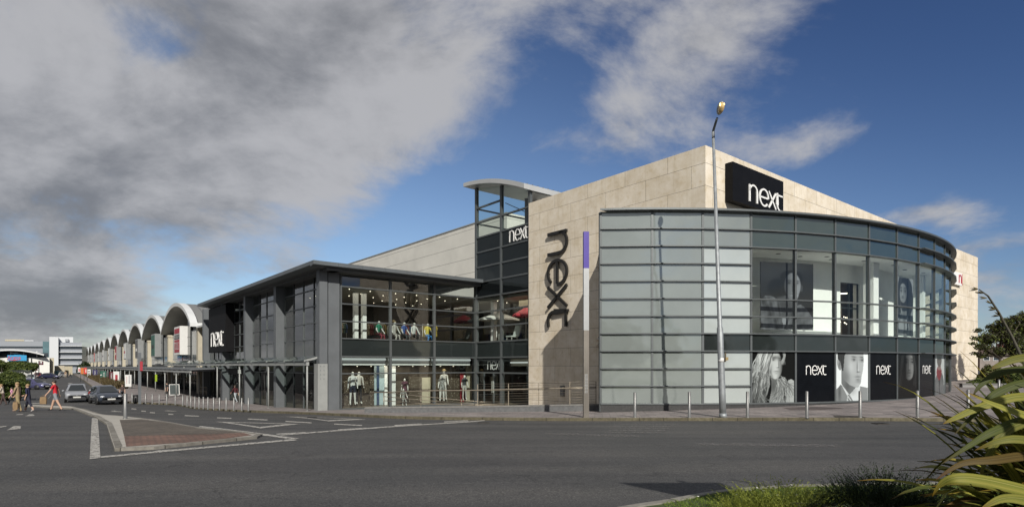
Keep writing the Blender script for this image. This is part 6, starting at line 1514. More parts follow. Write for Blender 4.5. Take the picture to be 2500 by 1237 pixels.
p = at(306, 1021, .07); o = bollard_mb(1.0, .072).build('bollard', base=p, local=True); tag(o, 'steel bollard standing alone on the traffic island', 'bollard')
LX = [310, 550, 668, 792, 927, 1077, 1210, 1287, 1354, 1426, 1500, 1576, 1657, 1757, 1863, 1981, 2118, 2258, 2375]; LY = [893, 903, 908, 911, 916, 928, 945, 960, 974, 988, 998, 1001, 1008, 1014, 1018, 1022, 1026, 1030, 1035]
ORD = ['first', 'second', 'third', 'fourth', 'fifth', 'sixth', 'seventh', 'eighth', 'ninth', 'tenth', 'eleventh', 'twelfth', 'thirteenth', 'fourteenth', 'fifteenth', 'sixteenth', 'seventeenth', 'eighteenth', 'nineteenth']
lp = None
for i, (x, y) in enumerate(zip(LX, LY)):
    u, v = 280+x*.1374, 860+y*.1374; p = at(u, v-.3, .12)
    if lp is None: lp = o = bollard_mb(.80, .052).build('bollard', base=p, local=True)
    else: o = lp.copy(); COL.objects.link(o); o.location = p
    k = len(LX)-1-i
    tag(o, 'slim steel bollard, %s from the corner column along the entrance kerb' % ORD[k], 'bollard', 'slim bollards along the entrance kerb')
# street lamp
p = at(1765, 1018, .12); Yl = p.y; top = Vector(((1741-1250)/F*Yl, Yl, zof(322, Yl))); lt = thing('street_lamp', 'tall leaning grey street lamp with its amber lamp lit', 'street lamp', p)
mb = MB(); pp = [p.lerp(top, q) for q in (0, .012, .02, .12, .125, .30, .30, .305, .7, 1)]
mb.tube([p-UPZ*.05, p.lerp(top, .08), p.lerp(top, .31), p.lerp(top, .318), p.lerp(top, 1)], [.135, .128, .118, .088, .052], M_GALV, 12); mb.tube([p-UPZ*.02, p+UPZ*.16], [.16, .14], M_GALV, 12); mb.build('pole', lt)
mb = MB(); arm0 = top-(top-p).normalized()*.25; head = Vector(((1746-1250)/F*Yl, Yl-.25, zof(294, Yl))); mb.tube([arm0, arm0+UPZ*.3, head-UPZ*.1+Vector((-.03, .03, 0)), head], [.058, .05, .045, .04], M_ALUD, 8); mb.build('arm', lt)
hd = Vector(((1750-1250)/F*Yl, Yl-.45, zof(276, Yl))); ax = Vector((.10, -.55, .80)).normalized(); rot = ax.to_track_quat('Z', 'X').to_matrix()
mb = MB(); mb.ball(hd+Vector((0, .07, .02)), (.165, .115, .25), M_GALV, 14, 9, rot); hm = mb.build('lamp_head', lt)
M_AMBER = emitter('amber_lamp', (1, .66, .22), 5); M_BOWL = mat('amber_bowl', (.62, .44, .20), .15, var=.4, scale=9, spec=.7)
mb = MB(); mb.ball(hd+Vector((0, -.03, -.02)), (.145, .10, .21), M_BOWL, 14, 9, rot); mb.build('lamp_bowl', hm)
mb = MB()
for q in (-.07, .0, .07): mb.ball(hd+Vector((q, -.125, .07)), (.028, .03, .06), M_AMBER, 8, 5)
mb.build('bulb', hm)
mb = MB(); q = p.lerp(top, .196); mb.lathe(q-UPZ*.03, [(.125, 0), (.124, .16)], M_SIGNW, 12); mb.build('sticker', lt)
mb = MB(); q = p.lerp(top, .31); q = Vector(((1768-1250)/F*Yl, Yl-.12, zof(872, Yl))); mb.cbox(q, (.06, .03, .34), mat('torn_notice', (.10, .08, .05), .8, var=.5, scale=20), .3); mb.cbox(q+Vector((.06, -.01, -.05)), (.14, .01, .12), mat('yellowed_card', (.30, .22, .10), .8), .5); mb.build('torn_notice', lt)
# pylon sign
p = at(1430.5, 1018, .12); Yt = p.y; ty = thing('pylon_sign', 'slim tall pylon with a purple top and a steel foot', 'pylon sign', p); zt_ = zof(566, Yt); wd = 13.2*Yt/F
def seg(v0, v1, m, name, k=1.0): mb = MB(); z1 = zof(v0, Yt); z0 = zof(v1, Yt) if v1 else p.z-.1; mb.cbox((p.x, p.y, (z0+z1)/2), (wd*k, .16, z1-z0), m, R(6)); return mb.build(name, ty)
M_PURP = mat('purple_panel', (.075, .05, .30), .4, var=.05, spec=.4); M_PYW = mat('pale_pylon_panel', (.42, .43, .43), .35, .3, var=.08, scale=2); M_PYS = mat('pylon_steel', (.22, .20, .175), .42, .7, var=.2, scale=2, stretch=(1, 1, .4))
seg(566, 655, M_PURP, 'top_panel'); seg(655.2, 722, M_PYW, 'panel'); seg(722.2, 806, M_PYW, 'panel', .985); seg(806.2, 886, M_PYS, 'panel', .985); seg(886.2, None, M_PYS, 'panel')
mb = MB()
rg = random.Random(2)
for k in range(26): # engraved plate: rows of small raised marks
    zz_ = zof(914+ (k//2)*3.6, Yt); mb.cbox((p.x+(-.03 if k % 2 else .035), p.y-.088, zz_), (.035+.03*rg.random(), .006, .028), M_PYW, R(6))
mb.build('engraved_plate', ty)
# ramp wall with its rail
WP = [(890, 1007, 993.5), (1040, 1006, 992), (1184, 1005, 990.5), (1294, 1004, 988.5), (1400, 1003, 986.5), (1464, 1002, 985.5)]
rw = thing('ramp_wall', 'low dark grey granite wall beside the entrance ramp', 'wall', at(1180, 1005, .12)); M_GRANW = mat('grey_granite', (.115, .118, .12), .6, var=.25, scale=7); M_COPE = mat('granite_coping', (.19, .185, .175), .6, var=.2, scale=6)
mb = MB(); mc = MB(); P3 = []
for u, vb, vt in WP: q = at(u, vb, .12); P3.append((q, zof(vt, q.y)))
for (q0, z0), (q1, z1) in zip(P3, P3[1:]):
    d = (q1-q0); d.z = 0; nrm = Vector((-d.y, d.x, 0)).normalized()*.32
    mb.mesh([q0-UPZ*.2, q1-UPZ*.2, q1+nrm-UPZ*.9, q0+nrm-UPZ*.9, Vector((q0.x, q0.y, z0-.06)), Vector((q1.x, q1.y, z1-.06)), Vector((q1.x+nrm.x, q1.y+nrm.y, z1-.06)), Vector((q0.x+nrm.x, q0.y+nrm.y, z0-.06))], [(0, 1, 5, 4), (1, 2, 6, 5), (2, 3, 7, 6), (3, 0, 4, 7)], M_GRANW)
    o1 = nrm*-.06; mc.prism([Vector((q0.x, q0.y, z0-.06))+o1, Vector((q1.x, q1.y, z1-.06))+o1, Vector((q1.x, q1.y, z1-.06))+nrm*1.06, Vector((q0.x, q0.y, z0-.06))+nrm*1.06], UPZ*.06, M_COPE)
mb.build('wall_body', rw); mc.build('coping', rw)
def onwall(u):
    x = (u-1250)/F
    for (q0, z0), (q1, z1) in zip(P3, P3[1:]):
        for k in range(41):
            q = q0.lerp(q1, k/40)
            if abs(q.x/q.y-x) < .0018: return Vector((q.x, q.y+.14, z0+(z1-z0)*k/40))
    return Vector((P3[-1][0].x-.2, P3[-1][0].y+.1, P3[-1][1]))
M_RAIL = mat('bronze_steel_rail', (.30, .26, .20), .4, .6, var=.15, scale=9)
ra = thing('handrail', 'steel handrail with taut wires above the granite ramp wall', 'handrail', onwall(1240))
PU = [1165, 1242, 1317, 1394, 1458]
for u in PU: q = onwall(u); mb = MB(); mb.box(q-Vector((.02, .005, .02)), (.04, 0, 0), (0, .012, 0), (0, 0, 1.12), M_RAIL); mb.build('post', ra)
mb = MB(); Q = [onwall(u) for u in PU]
for k in range(9):
    h = .10+.125*k; mb.tube([q+UPZ*h for q in Q], .006, M_RAIL, 4)
mb.build('wire', ra)
mb = MB(); L0 = [onwall(u) for u in (903, 1043)]; mb.tube([Vector((L0[0].x, L0[0].y, zof(958, L0[0].y))), Vector((L0[1].x, L0[1].y, zof(953, L0[1].y)))]+[q+UPZ*.80-Vector((0, .06, 0)) for q in Q], .028, M_RAIL, 8); mb.build('top_rail', ra)
rr = thing('ramp_rail', 'sloping steel rails of the ramp behind the granite wall', 'handrail', onwall(1000)+Vector((.3, .8, 0)))
back_ = Vector((.45, .9, 0)); e_ = [onwall(u)+back_ for u in (905, 1000, 1100, 1220)]
for k, q in enumerate(e_): mb = MB(); mb.tube([Vector((q.x, q.y, -.5)), Vector((q.x, q.y, zof(957+k*8, q.y)))], .02, M_RAIL, 6); mb.build('post', rr)
for off in (0, 10, 20): mb = MB(); mb.tube([Vector((q.x, q.y, zof(min(957+k*9.5+off*(1-.1*k), 988), q.y))) for k, q in enumerate(e_)], .02, M_RAIL, 6); mb.build('rail', rr)
# grey information post with a red box, and a litter bin
p = at(341, 983.5, .12); t = thing('information_post', 'tall dark grey post with a small red box beside the canopy', 'post', p); Yp = p.y
mb = MB(); mb.cbox((p.x, p.y, p.z+2.0), (.20, .16, 4.1), M_GREYP, R(38)); mb.build('post', t); mb = MB(); mb.cbox((p.x+.16, p.y-.05, zof(893, Yp)), (.18, .14, .75), M_SIGNR, R(38)); mb.build('box', t)
p = at(332, 981, .12); t = thing('litter_bin', 'squat black litter bin beside the dark grey post', 'litter bin', p); mb = MB(); mb.lathe(p, [(.22, 0), (.24, .04), (.24, .50), (.20, .52)], M_SIGNK, 12); mb.build('body', t); mb = MB(); mb.lathe(p+UPZ*.53, [(.26, 0), (.27, .04), (.10, .09)], M_TRIM, 12); mb.build('lid', t)
# white framed A-board
p = at(426, 966, .12); t = thing('advertising_board', 'white framed pavement board outside the shops', 'sign', p); ex = Vector((.80, .60, 0)); mb = MB(); up = Vector((-.1, .12, .99)); hh, ww = 1.05, .85
c = p+UPZ*.12
for q in (0, 1): mb.bar(c+ex*(ww*(q-.5)), c+ex*(ww*(q-.5))+up*hh, .06, .04, M_SIGNW)
for q in (0, 1): mb.bar(c-ex*ww/2+up*hh*q, c+ex*ww/2+up*hh*q, .04, .06, M_SIGNW)
mb.build('frame', t); mb = MB(); mb.box(c-ex*ww*.46+up*.04+Vector((0, .02, 0)), ex*ww*.92, Vector((.6, -.8, 0))*-.02, up*(hh-.08), M_MGLASS); mb.build('panel', t)
mb = MB()
for q in (-1, 1): mb.bar(c+ex*(ww*.45*q)+Vector((-.25, .35, -.12)), c+ex*(ww*.45*q)+up*hh*.8, .03, .03, M_GREYP); mb.bar(c+ex*(ww*.45*q), c+ex*(ww*.45*q)-UPZ*.13, .04, .04, M_GREYP)
mb.build('stand', t)
p = at(381, 975, .12); zz_ = zof(922, p.y); t = thing('hanging_sign', 'yellow green sign hanging under the shop canopy', 'sign', (p.x, p.y, zz_-.4)); mb = MB(); mb.cbox((p.x, p.y, zz_), (.16, .05, .62), mat('lime_sign', (.30, .42, .03), .5), R(51)); mb.build('panel', t); mb = MB(); mb.tube([(p.x, p.y, zz_+.3), (p.x, p.y, 1.72)], .012, M_ALU, 5); mb.build('hanger', t)
# small railing beside the first unit's door
p = at(486, 968, .12); t = thing('door_railing', 'brown metal railing beside the cream pilaster', 'railing', p); mb = MB()
q0, q1 = p, p+a2*-2.6+b2*.2
for k in range(6): q = q0.lerp(q1, k/5); mb.tube([q, q+UPZ*1.0], .02, M_RAIL, 5)
mb.tube([q0+UPZ*1.0, q1+UPZ*1.0], .025, M_RAIL, 6); mb.tube([q0+UPZ*.6, q1+UPZ*.6], .018, M_RAIL, 6); mb.build('rails', t)
# car park signs
def park_sign(u, v0, v1, vb, wpx, Y, label):
    x = (u-1250)/F*Y; t = thing('car_park_sign', label, 'sign', (x, Y, rz(x, Y)), 0, 'maroon car park signs'); w_ = wpx*Y/F; z0, z1 = zof(v1, Y), zof(v0, Y)
    mb = MB(); mb.lathe((x-w_*.55, Y, rz(x, Y)-.1), [(.10, 0), (.10, zof(vb, Y)-rz(x, Y))], M_TRIM, 8); mb.build('post', t)
    mb = MB(); mb.box((x-w_/2, Y-.05, z0), (w_, 0, 0), (0, .12, 0), (0, 0, z1-z0), mat('maroon_sign', (.085, .012, .022), .5, var=.1)); mb.lathe((x, Y-.055, (z0+z1)/2+.1), [(w_*.30, 0), (w_*.30, .02)], M_SIGNW, 18, axis=(0, -1, 0)); mb.box((x-.05, Y-.10, (z0+z1)/2-.15), (.10, 0, 0), (0, .02, 0), (0, 0, .5), mat('maroon_sign', (0, 0, 0)))
    mb.build('panel', t)
park_sign(84.5, 889, 904, 873, 13.5, 105, 'maroon sign with a white disc on a dark post, nearer one'); park_sign(100.5, 881, 890, 879, 10, 150, 'maroon sign with a white disc, farther and higher one')

# ================================================================ vehicles
def car_at(u, v, face, front=True, **k):
    g = at(u, v); L = k.get('L', 4.0); d = Vector((-math.sin(R(face)), math.cos(R(face)), 0)); c = g-d*L*.42 if front else g; c.z = rz(c.x, c.y)+.012
    lb = k.pop('label'); pm = k.pop('paint'); o = car(lb, c, R(face), pm, **k)
    # follow the slope of the road
    f = c+d*1.3; b = c-d*1.3; s = Vector((d.y, -d.x, 0)); pit = math.atan2(rz(f.x, f.y)-rz(b.x, b.y), 2.6); o.rotation_euler = (pit, 0, R(face)); o.rotation_mode = 'XYZ'; return o
P_SIL = paint_mat('silver', (.34, .35, .37)); P_DGR = paint_mat('dark_blue_grey', (.045, .055, .075)); P_PUR = paint_mat('dull_purple', (.075, .075, .16)); P_NAV = paint_mat('navy', (.018, .02, .055)); P_TEAL = paint_mat('pale_teal', (.18, .42, .44)); P_GRY = paint_mat('mid_grey', (.16, .165, .17)); P_RED = paint_mat('dark_red', (.20, .02, .03)); P_WHI = paint_mat('white', (.62, .63, .63))
car_at(188, 981.5, 217, label='silver hatchback driving towards the crossing', paint=P_SIL, L=4.0, W=1.70, H=1.50)
car_at(270, 987, 226, label='dark blue grey hatchback waiting beside the silver one', paint=P_DGR, L=4.05, W=1.74, H=1.48)
GP = 'cars parked beyond the crossing'
car_at(80, 950, -95, False, label='dull purple car half hidden by the dark hedge', paint=P_PUR, group=GP, L=4.3, saloon=True)
car_at(122, 924, -82, False, label='navy saloon car parked across the bays beyond the red shirted man', paint=P_NAV, group=GP, L=4.4, saloon=True)
car_at(146, 914.5, -70, False, label='pale teal car beyond the navy saloon', paint=P_TEAL, group=GP, L=4.0)
car_at(153, 920, 225, False, label='grey car with its nose towards the road, beside the pale teal one', paint=P_GRY, group=GP)
car_at(76, 930, 215, False, label='silver hatchback parked behind the dull purple car', paint=P_SIL, group=GP)
car_at(94, 922, 30, False, label='dark red car parked beyond the silver hatchback', paint=P_RED, group=GP)
car_at(83, 917, 215, False, label='white car parked by the maroon signs', paint=P_WHI, group=GP)
car_at(166, 911, 218, False, label='small pale car far along the road', paint=P_TEAL, group=GP, L=3.7)

# ================================================================ people
def person_at(u, v, head_v, face, pose, label, mats, **k):
    g = at(u, v, k.pop('off', 0)); H = (v-head_v)*g.y/F; return person(label, g, face, pose, mats, H=H, **k)+(g,)
mt = lambda top, bot, shoe=(.03, .03, .03), skin=SKIN, shin=None, names='': {'top': top, 'bottom': bot, 'skin': skin, 'shin': shin or skin, 'shoe': mat('shoe_%d' % int(shoe[0]*100), shoe, .6)}
RED = cloth('red', (.50, .015, .028)); GSH = cloth('grey_shorts', (.22, .23, .25)); BEI = cloth('beige', (.30, .215, .13)); KHA = cloth('khaki', (.27, .21, .11)); NVY = cloth('navy', (.015, .018, .05)); NVYT = cloth('dark_navy', (.02, .022, .04)); PNK = cloth('pink', (.62, .30, .42)); BRN = cloth('brown', (.07, .045, .04)); GRYC = cloth('dark_grey', (.05, .055, .06)); WHC = cloth('white', (.62, .62, .60)); JEAN = cloth('pale_jeans', (.34, .38, .40)); BLK = cloth('black', (.014, .014, .016)); CRM = cloth('cream_top', (.46, .40, .33))
t, hands, g = person_at(136, 1001.5, 926.5, 104, dict(lean=7, arms=[(26, 12, 10), (-20, 14, 16)], legs=[(-21, 2, 8), (23, 2, 8)]), 'man walking in a red T-shirt and grey shorts', mt(RED, GSH), legs='short', hair=HAIRD, loose=.012)
mb = MB()   # printed white patch on the shirt
rm = Matrix.Rotation(R(104), 3, 'Z')
mb.ball(Vector((.03, .135, 1.34)), (.085, .02, .06), WHC, 8, 5); mb.build('shirt_print', t, local=True)
def bag(u, v0, v1, w, Y, m, label):
    x = (u-1250)/F*Y; z1, z0 = zof(v0, Y), zof(v1, Y); t = thing('shopping_bag', label, 'bag', (x, Y, z0)); mb = MB(); hh = z1-z0
    mb.mesh([Vector((x+sx*w*k, Y+sy*.07*k, z0+hh*q)) for q, k in ((0, .5), (.45, .54), (.86, .46)) for sx, sy in ((-1, -1), (1, -1), (1, 1), (-1, 1))], [(3, 2, 1, 0)]+[(i*4+j, i*4+(j+1) % 4, i*4+4+(j+1) % 4, i*4+4+j) for i in range(2) for j in range(4)]+[(8, 9, 10, 11)], m); mb.build('body', t)
    mb = MB(); mb.tube([(x-w*.3, Y, z0+hh*.85), (x-w*.2, Y, z0+hh*.98), (x, Y, z0+hh*1.04), (x+w*.2, Y, z0+hh*.98), (x+w*.3, Y, z0+hh*.85)], .012, m, 5); mb.build('handle', t); return t
M_PAPER = mat('brown_paper', (.24, .16, .085), .8, var=.2, scale=6)
h0 = t.matrix_basis @ hands[0]; 
wl = Matrix.Translation(t.location) @ Matrix.Rotation(R(104), 4, 'Z'); hw_ = wl @ hands[1]; hb = wl @ hands[0]
lead = hw_ if hw_.x < hb.x else hb
uu = 1250+F*lead.x/lead.y; vv = HZ-F*(lead.z-E)/lead.y
bag(uu-4, vv-1, vv+19, .36, lead.y-.03, M_PAPER, 'brown paper shopping bag carried by the man in red')
t, hands, g = person_at(44, 1004, 933, 100, dict(lean=4, arms=[(10, 14, 30), (20, 10, 20)], legs=[(-13, 2, 8), (15, 2, 4)]), 'woman walking in a long beige top and khaki trousers', mt(BEI, KHA, (.30, .20, .15)), hair=HAIRB, hair_len=.02, loose=.03, sleeve='long')
mb = MB(); hp = Vector(g)+Vector((-.12, -.22, .42)); bag(38, 978, 999, .26, g.y-.28, M_PAPER, 'brown paper bag held beside the woman in beige')
t, hands, g = person_at(70, 1003, 936.5, 98, dict(lean=6, arms=[(-16, 12, 30), (24, 12, 40)], legs=[(-22, 2, 6), (23, 2, 10)]), 'woman striding in a navy top and cropped dark trousers', mt(NVY, NVYT, (.60, .56, .55)), hair=HAIRB, loose=.03, sleeve='mid', legs='crop')
person_at(30, 987, 944, 95, WALK2, 'person in a pink top with a pale sleeve', mt(PNK, GRYC, (.03, .03, .03)), hair=HAIRD, sleeve='long', loose=.012)
person_at(8, 988, 937, 120, dict(lean=12, arms=[(18, 14, 40), (8, 12, 30)], legs=[(-14, 3, 6), (16, 3, 4)]), 'person in a cream top and brown trousers leaning forward', mt(CRM, BRN, (.03, .03, .03)), hair=HAIRB, sleeve='long', loose=.015)
person_at(160, 921.5, 905, 210, STAND, 'person in beige far along the road', mt(BEI, CRM), hair=HAIRD); person_at(171.5, 921.5, 908, 120, dict(lean=8, arms=[(26, 16, 10), (-24, 16, 16)], legs=[(-32, 3, 6), (34, 3, 4)]), 'person in dark clothes striding across the far road', mt(BLK, BLK), hair=HAIRD)
person_at(408, 970.5, 934, 150, STAND, 'person in a black vest with white sleeves under the shop canopy', mt(BLK, BLK, (.02, .02, .02)), hair=HAIRD, sleeve='short', off=.12)
person_at(575, 982.5, 938, 60, WALK1, 'woman in pale jeans walking into the entrance', mt(cloth('maroon', (.07, .012, .016)), JEAN, (.6, .6, .58)), hair=HAIRD, hair_len=.1, sleeve='long', off=.12)
person_at(299, 981, 938, 200, STAND, 'person in a brown top behind the dark hatchback', mt(BRN, GRYC), hair=HAIRD, off=.12)

# ---------------- mannequins in the shop windows
MANQ = mat('mannequin_white', (.66, .65, .62), .4, var=.04); 
def manq(label, u, z, A, H, face, pose, top, bot, **k):
    B = onA(u, A); p = AB(A, B, z); return person(label, p, face, pose, {'top': top, 'bottom': bot, 'skin': MANQ, 'shin': k.pop('shin', MANQ), 'shoe': k.pop('shoe', MANQ)}, H=H, nm='mannequin', cat='mannequin', group=k.pop('group', 'mannequins in the shop windows'), bald=True, hands=False, **k)
FW = 51-180+20
GRN = cloth('green', (.02, .20, .12)); BLU = cloth('blue', (.04, .09, .30)); YEL = cloth('yellow', (.62, .50, .06)); STR = cloth('stone', (.45, .43, .40)); SKB = cloth('sky_blue_skirt', (.04, .22, .55)); DPR = mat('monochrome_print', (.03, .03, .03), .8, var=.5, scale=16, c2=(.5, .5, .48)); MULB = cloth('mulberry', (.09, .03, .05))
sg = 'seated mannequins on the upper floor'
for u, top, bot, lb in ((923, GRN, cloth('dark_red_skirt', (.22, .03, .05)), 'seated mannequin in a green top, upper window'), (962, STR, STR, 'seated mannequin in a stone top and straw hat, upper window'), (985, BLU, GRYC, 'seated mannequin in a blue top, upper window'), (1010, WHC, BLK, 'seated mannequin in a white jacket, upper window'), (1043, YEL, SKB, 'seated mannequin in a yellow top and blue skirt, upper window')):
    tt, _ = manq(lb, u, 4.20-.93*1.72/1.72+.02, GA+1.15, 1.80, 51+180+(u % 7)*4-14, dict(lean=6, arms=[(14, 18, 20), (10, 16, 30)], legs=[(80, 10, 80), (76, 10, 84)], ground=False), top, bot, group=sg)
    if u == 962: mb = MB(); mb.lathe((0, 0, 1.69*1.80/1.72), [(.17, 0), (.16, .02), (.10, .03), (.09, .11), (.02, .13)], mat('straw', (.45, .34, .17), .8), 12); mb.build('hat', tt, local=True)
bt = thing('display_bench', 'dark display bench under the seated mannequins', 'bench', AB(GA+1.1, onA(985, GA+1.1), 3.76)); mb = MB(); b0, b1 = onA(905, GA+1.0), onA(1058, GA+1.0); mb.box(AB(GA+.95, b0, 3.98), av*.55, bv*(b1-b0), UPZ*.14, M_BLACK); mb.build('seat', bt)
for q in (.02, .33, .66, .96): mb = MB(); mb.box(AB(GA+1.0, b0+(b1-b0)*q, 3.75), av*.45, bv*.08, UPZ*.23, M_BLACK); mb.build('leg', bt)
zg = -.34
manq('tall mannequin in a white shirt and dark shorts, ground floor window', 861, zg, GA+.75, 2.10, 51+180-30, STAND, WHC, NVYT, legs='short', sleeve='long'); manq('mannequin in white behind the one in dark shorts', 876, zg, GA+1.3, 2.10, 51+160, STAND, STR, BLK, legs='long', sleeve='long')
manq('mannequin in a mulberry top, ground floor window', 988, zg, GA+1.2, 1.62, 51+180-40, STAND, MULB, MULB, legs='long'); manq('small mannequin in a striped top sitting low in the window', 985, zg-.5, GA+.8, 1.45, 51+180-30, SEAT, DPR, DPR)
manq('mannequin in a black and white printed dress, ground floor window', 1079, zg, GA+.7, 1.85, 51+180-40, STAND, DPR, DPR, legs='short', loose=.02); tt, _ = manq('mannequin in a straw hat behind the printed dress', 1084, zg, GA+1.5, 2.15, 51+180-40, STAND, STR, STR, legs='long')
mb = MB(); mb.lathe((0, 0, 1.68*2.15/1.72), [(.17, 0), (.16, .02), (.11, .03), (.10, .12), (.02, .14)], mat('straw', (.45, .34, .17), .8), 12); mb.build('hat', tt, local=True)
manq('mannequin in grey trousers and a waistcoat, ground floor window', 1134, zg, GA+.9, 1.80, 51+180-20, STAND, GRYC, STR, legs='long')
# upstairs garden furniture behind the tower glass
def parasol(u, A_, vt, rad, m, label, closed=False):
    B = TB+1.6; A = onB(u, B); p = AB(A, B, 3.76); t = thing('parasol', label, 'parasol', p); zt = zof(vt, p.y); mb = MB(); n = 8
    rim = [p+Vector((math.cos(2*math.pi*k/n)*rad, math.sin(2*math.pi*k/n)*rad, zt-.55-3.76)) for k in range(n)]; apex = Vector((p.x, p.y, zt))
    for k in range(n): mb.face([rim[k], rim[(k+1) % n], apex], m); mb.face([rim[(k+1) % n], rim[k], apex-UPZ*.03], m)
    for k in range(n): q, r = rim[k], rim[(k+1) % n]; mb.face([q-UPZ*.12, r-UPZ*.12, r, q], m)
    mb.build('canopy', t); mb = MB(); mb.tube([p, apex+UPZ*.08], .025, M_OFFW, 6); mb.build('pole', t); mb = MB(); mb.lathe(p, [(.25, 0), (.25, .06), (.05, .10)], M_GREYP, 10); mb.build('base', t); return t
parasol(1218, 0, 760, 1.5, M_OFFW, 'cream parasol open behind the upper tower glass'); parasol(1284, 0, 749, .95, mat('red_canvas', (.45, .03, .05), .7), 'red parasol behind the upper tower glass')
B = TB+1.0; A = onB(1250, B); p = AB(A, B, 3.76); t = thing('deck_chair', 'pale cushioned garden chair on the upper floor', 'chair', p); M_CUSH = mat('pale_cushion', (.50, .55, .52), .8, var=.05)
mb = MB(); mb.box(p-av*.3-bv*.3+UPZ*.34, av*.6, bv*.62, UPZ*.09, M_CUSH); mb.build('seat', t); mb = MB(); mb.box(p-av*.3+bv*.3+UPZ*.40, av*.6, bv*.1, UPZ*.78+bv*.25, M_CUSH); mb.build('backrest', t)
for sa in (-.27, .27):
    for sb_ in (-.26, .26): mb = MB(); mb.tube([p+av*sa+bv*sb_, p+av*sa*.9+bv*sb_*.9+UPZ*.36], .018, M_OFFW, 5); mb.build('leg', t)
# ================================================================ planting
def sub(u, v, Y): return ((u-1250)/F*Y, Y, zof(v, Y))
# hedges by the car park
def hedge(label, px, Y, n, size, m, seed, name='hedge'):
    bl = [((u-1250)/F*(Y+dy), Y+dy, zof(v, Y+dy), ru*Y/F, ru*Y/F*.9, rv*Y/F) for u, v, ru, rv, dy in px]
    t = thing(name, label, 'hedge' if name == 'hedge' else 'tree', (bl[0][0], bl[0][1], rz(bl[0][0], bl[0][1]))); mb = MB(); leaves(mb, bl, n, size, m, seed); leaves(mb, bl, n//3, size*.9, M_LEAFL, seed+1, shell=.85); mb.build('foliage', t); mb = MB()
    for b in bl[::2]: mb.tube([(b[0], b[1], rz(b[0], b[1])-.1), (b[0]+.1, b[1], b[2])], [.09, .05], M_BARK, 6)
    mb.build('stem', t); return t
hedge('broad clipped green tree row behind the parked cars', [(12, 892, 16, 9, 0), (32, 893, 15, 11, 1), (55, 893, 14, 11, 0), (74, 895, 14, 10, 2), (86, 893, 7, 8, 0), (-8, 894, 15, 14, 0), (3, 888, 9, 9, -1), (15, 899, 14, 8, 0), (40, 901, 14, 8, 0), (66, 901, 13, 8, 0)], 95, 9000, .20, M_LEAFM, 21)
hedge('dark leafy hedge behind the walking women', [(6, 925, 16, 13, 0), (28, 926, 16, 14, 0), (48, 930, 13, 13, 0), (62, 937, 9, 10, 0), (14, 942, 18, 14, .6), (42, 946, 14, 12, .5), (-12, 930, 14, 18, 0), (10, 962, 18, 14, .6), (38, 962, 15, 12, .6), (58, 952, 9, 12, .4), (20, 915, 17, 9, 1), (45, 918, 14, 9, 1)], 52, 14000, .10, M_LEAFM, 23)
# railings behind the tree row
t = thing('railing', 'grey railing under the tree row by the car park', 'railing', sub(45, 912, 92)); mb = MB()
for k in range(18): a = sub(25+k*3.0, 912, 92); mb.tube([(a[0], a[1], rz(a[0], a[1])), (a[0], a[1], a[2]+.5)], .03, M_ALU, 5)
a, b = sub(25, 904, 92), sub(78, 904, 92); mb.tube([a, b], .035, M_ALU, 5); mb.build('rails', t)
# strip of brown grasses along the shop kerb
mb = MB(); mc = MB(); rg = random.Random(9)
line = [at(u, v) for u, v in [(187, 912), (197, 920), (210, 929), (222, 937), (238, 948), (247, 952)]]
for i in range(len(line)-1):
    L_ = (line[i+1]-line[i]).length; n = int(L_*26)
    for _ in range(n):
        q = line[i].lerp(line[i+1], rg.random()); s = 1.3+1.7*rg.random(); x, y = q.x+b2.x*s, q.y+b2.y*s; mb_pts = (x, y, rz(x, y)+.12)
        blades(mb, [mb_pts]*2, 1.0, .05+.0004*y, M_BROWNG, rg.randrange(10**6), lean=.6, segs=2)
o = mb.build('ornamental_grass'); tag(o, 'strip of brown ornamental grasses between the road and the shop banners', 'grass', kind='stuff')
# ---- right-hand bed, tree, shrubs, house
BY = 39.5
M_LOWW = mat('pale_low_wall', (.24, .235, .23), .7, var=.15, scale=3)
t = thing('planter_wall', 'low pale wall round the planted bed beside the stone wall', 'wall', sub(2430, 952, BY)); mb = MB(); x0 = sub(2350, 950, BY+2.2)[0]
mb.box((x0, BY+2.2, .2), (12, -3.0, 0), (0, .3, 0), (0, 0, .62), M_LOWW); mb.box((x0-.05, BY+2.15, .82), (12.1, -3.0, 0), (0, .4, 0), (0, 0, .06), M_COPE); mb.build('wall_body', t)
mb = MB(); blb = []
rg = random.Random(5)
def shrub(label, px, Y, n, size, m, seed, nm='shrub', extra=None):
    bl = [((u-1250)/F*(Y+dy), Y+dy, zof(v, Y+dy), ru*Y/F, ru*Y/F, rv*Y/F) for u, v, ru, rv, dy in px]; zb = min(b[2]-b[5] for b in bl)
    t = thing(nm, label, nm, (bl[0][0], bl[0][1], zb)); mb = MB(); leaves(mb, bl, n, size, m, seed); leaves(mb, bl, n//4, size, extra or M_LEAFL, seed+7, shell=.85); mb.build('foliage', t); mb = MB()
    for b in bl: mb.tube([(b[0], b[1], zb-.3), (b[0], b[1], b[2])], [.04, .02], M_BARK, 5)
    mb.build('stem', t); return t
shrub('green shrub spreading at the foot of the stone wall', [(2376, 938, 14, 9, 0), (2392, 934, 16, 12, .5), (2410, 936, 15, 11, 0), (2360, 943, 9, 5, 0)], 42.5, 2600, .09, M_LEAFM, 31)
shrub('tall brownish green shrub behind the low wall', [(2412, 912, 14, 22, 0), (2430, 918, 16, 22, 1), (2400, 925, 12, 16, .5), (2450, 925, 18, 20, 0)], 44, 3200, .11, leaf_mat('olive_leaves', (.05, .05, .016), (.13, .115, .04)), 33)
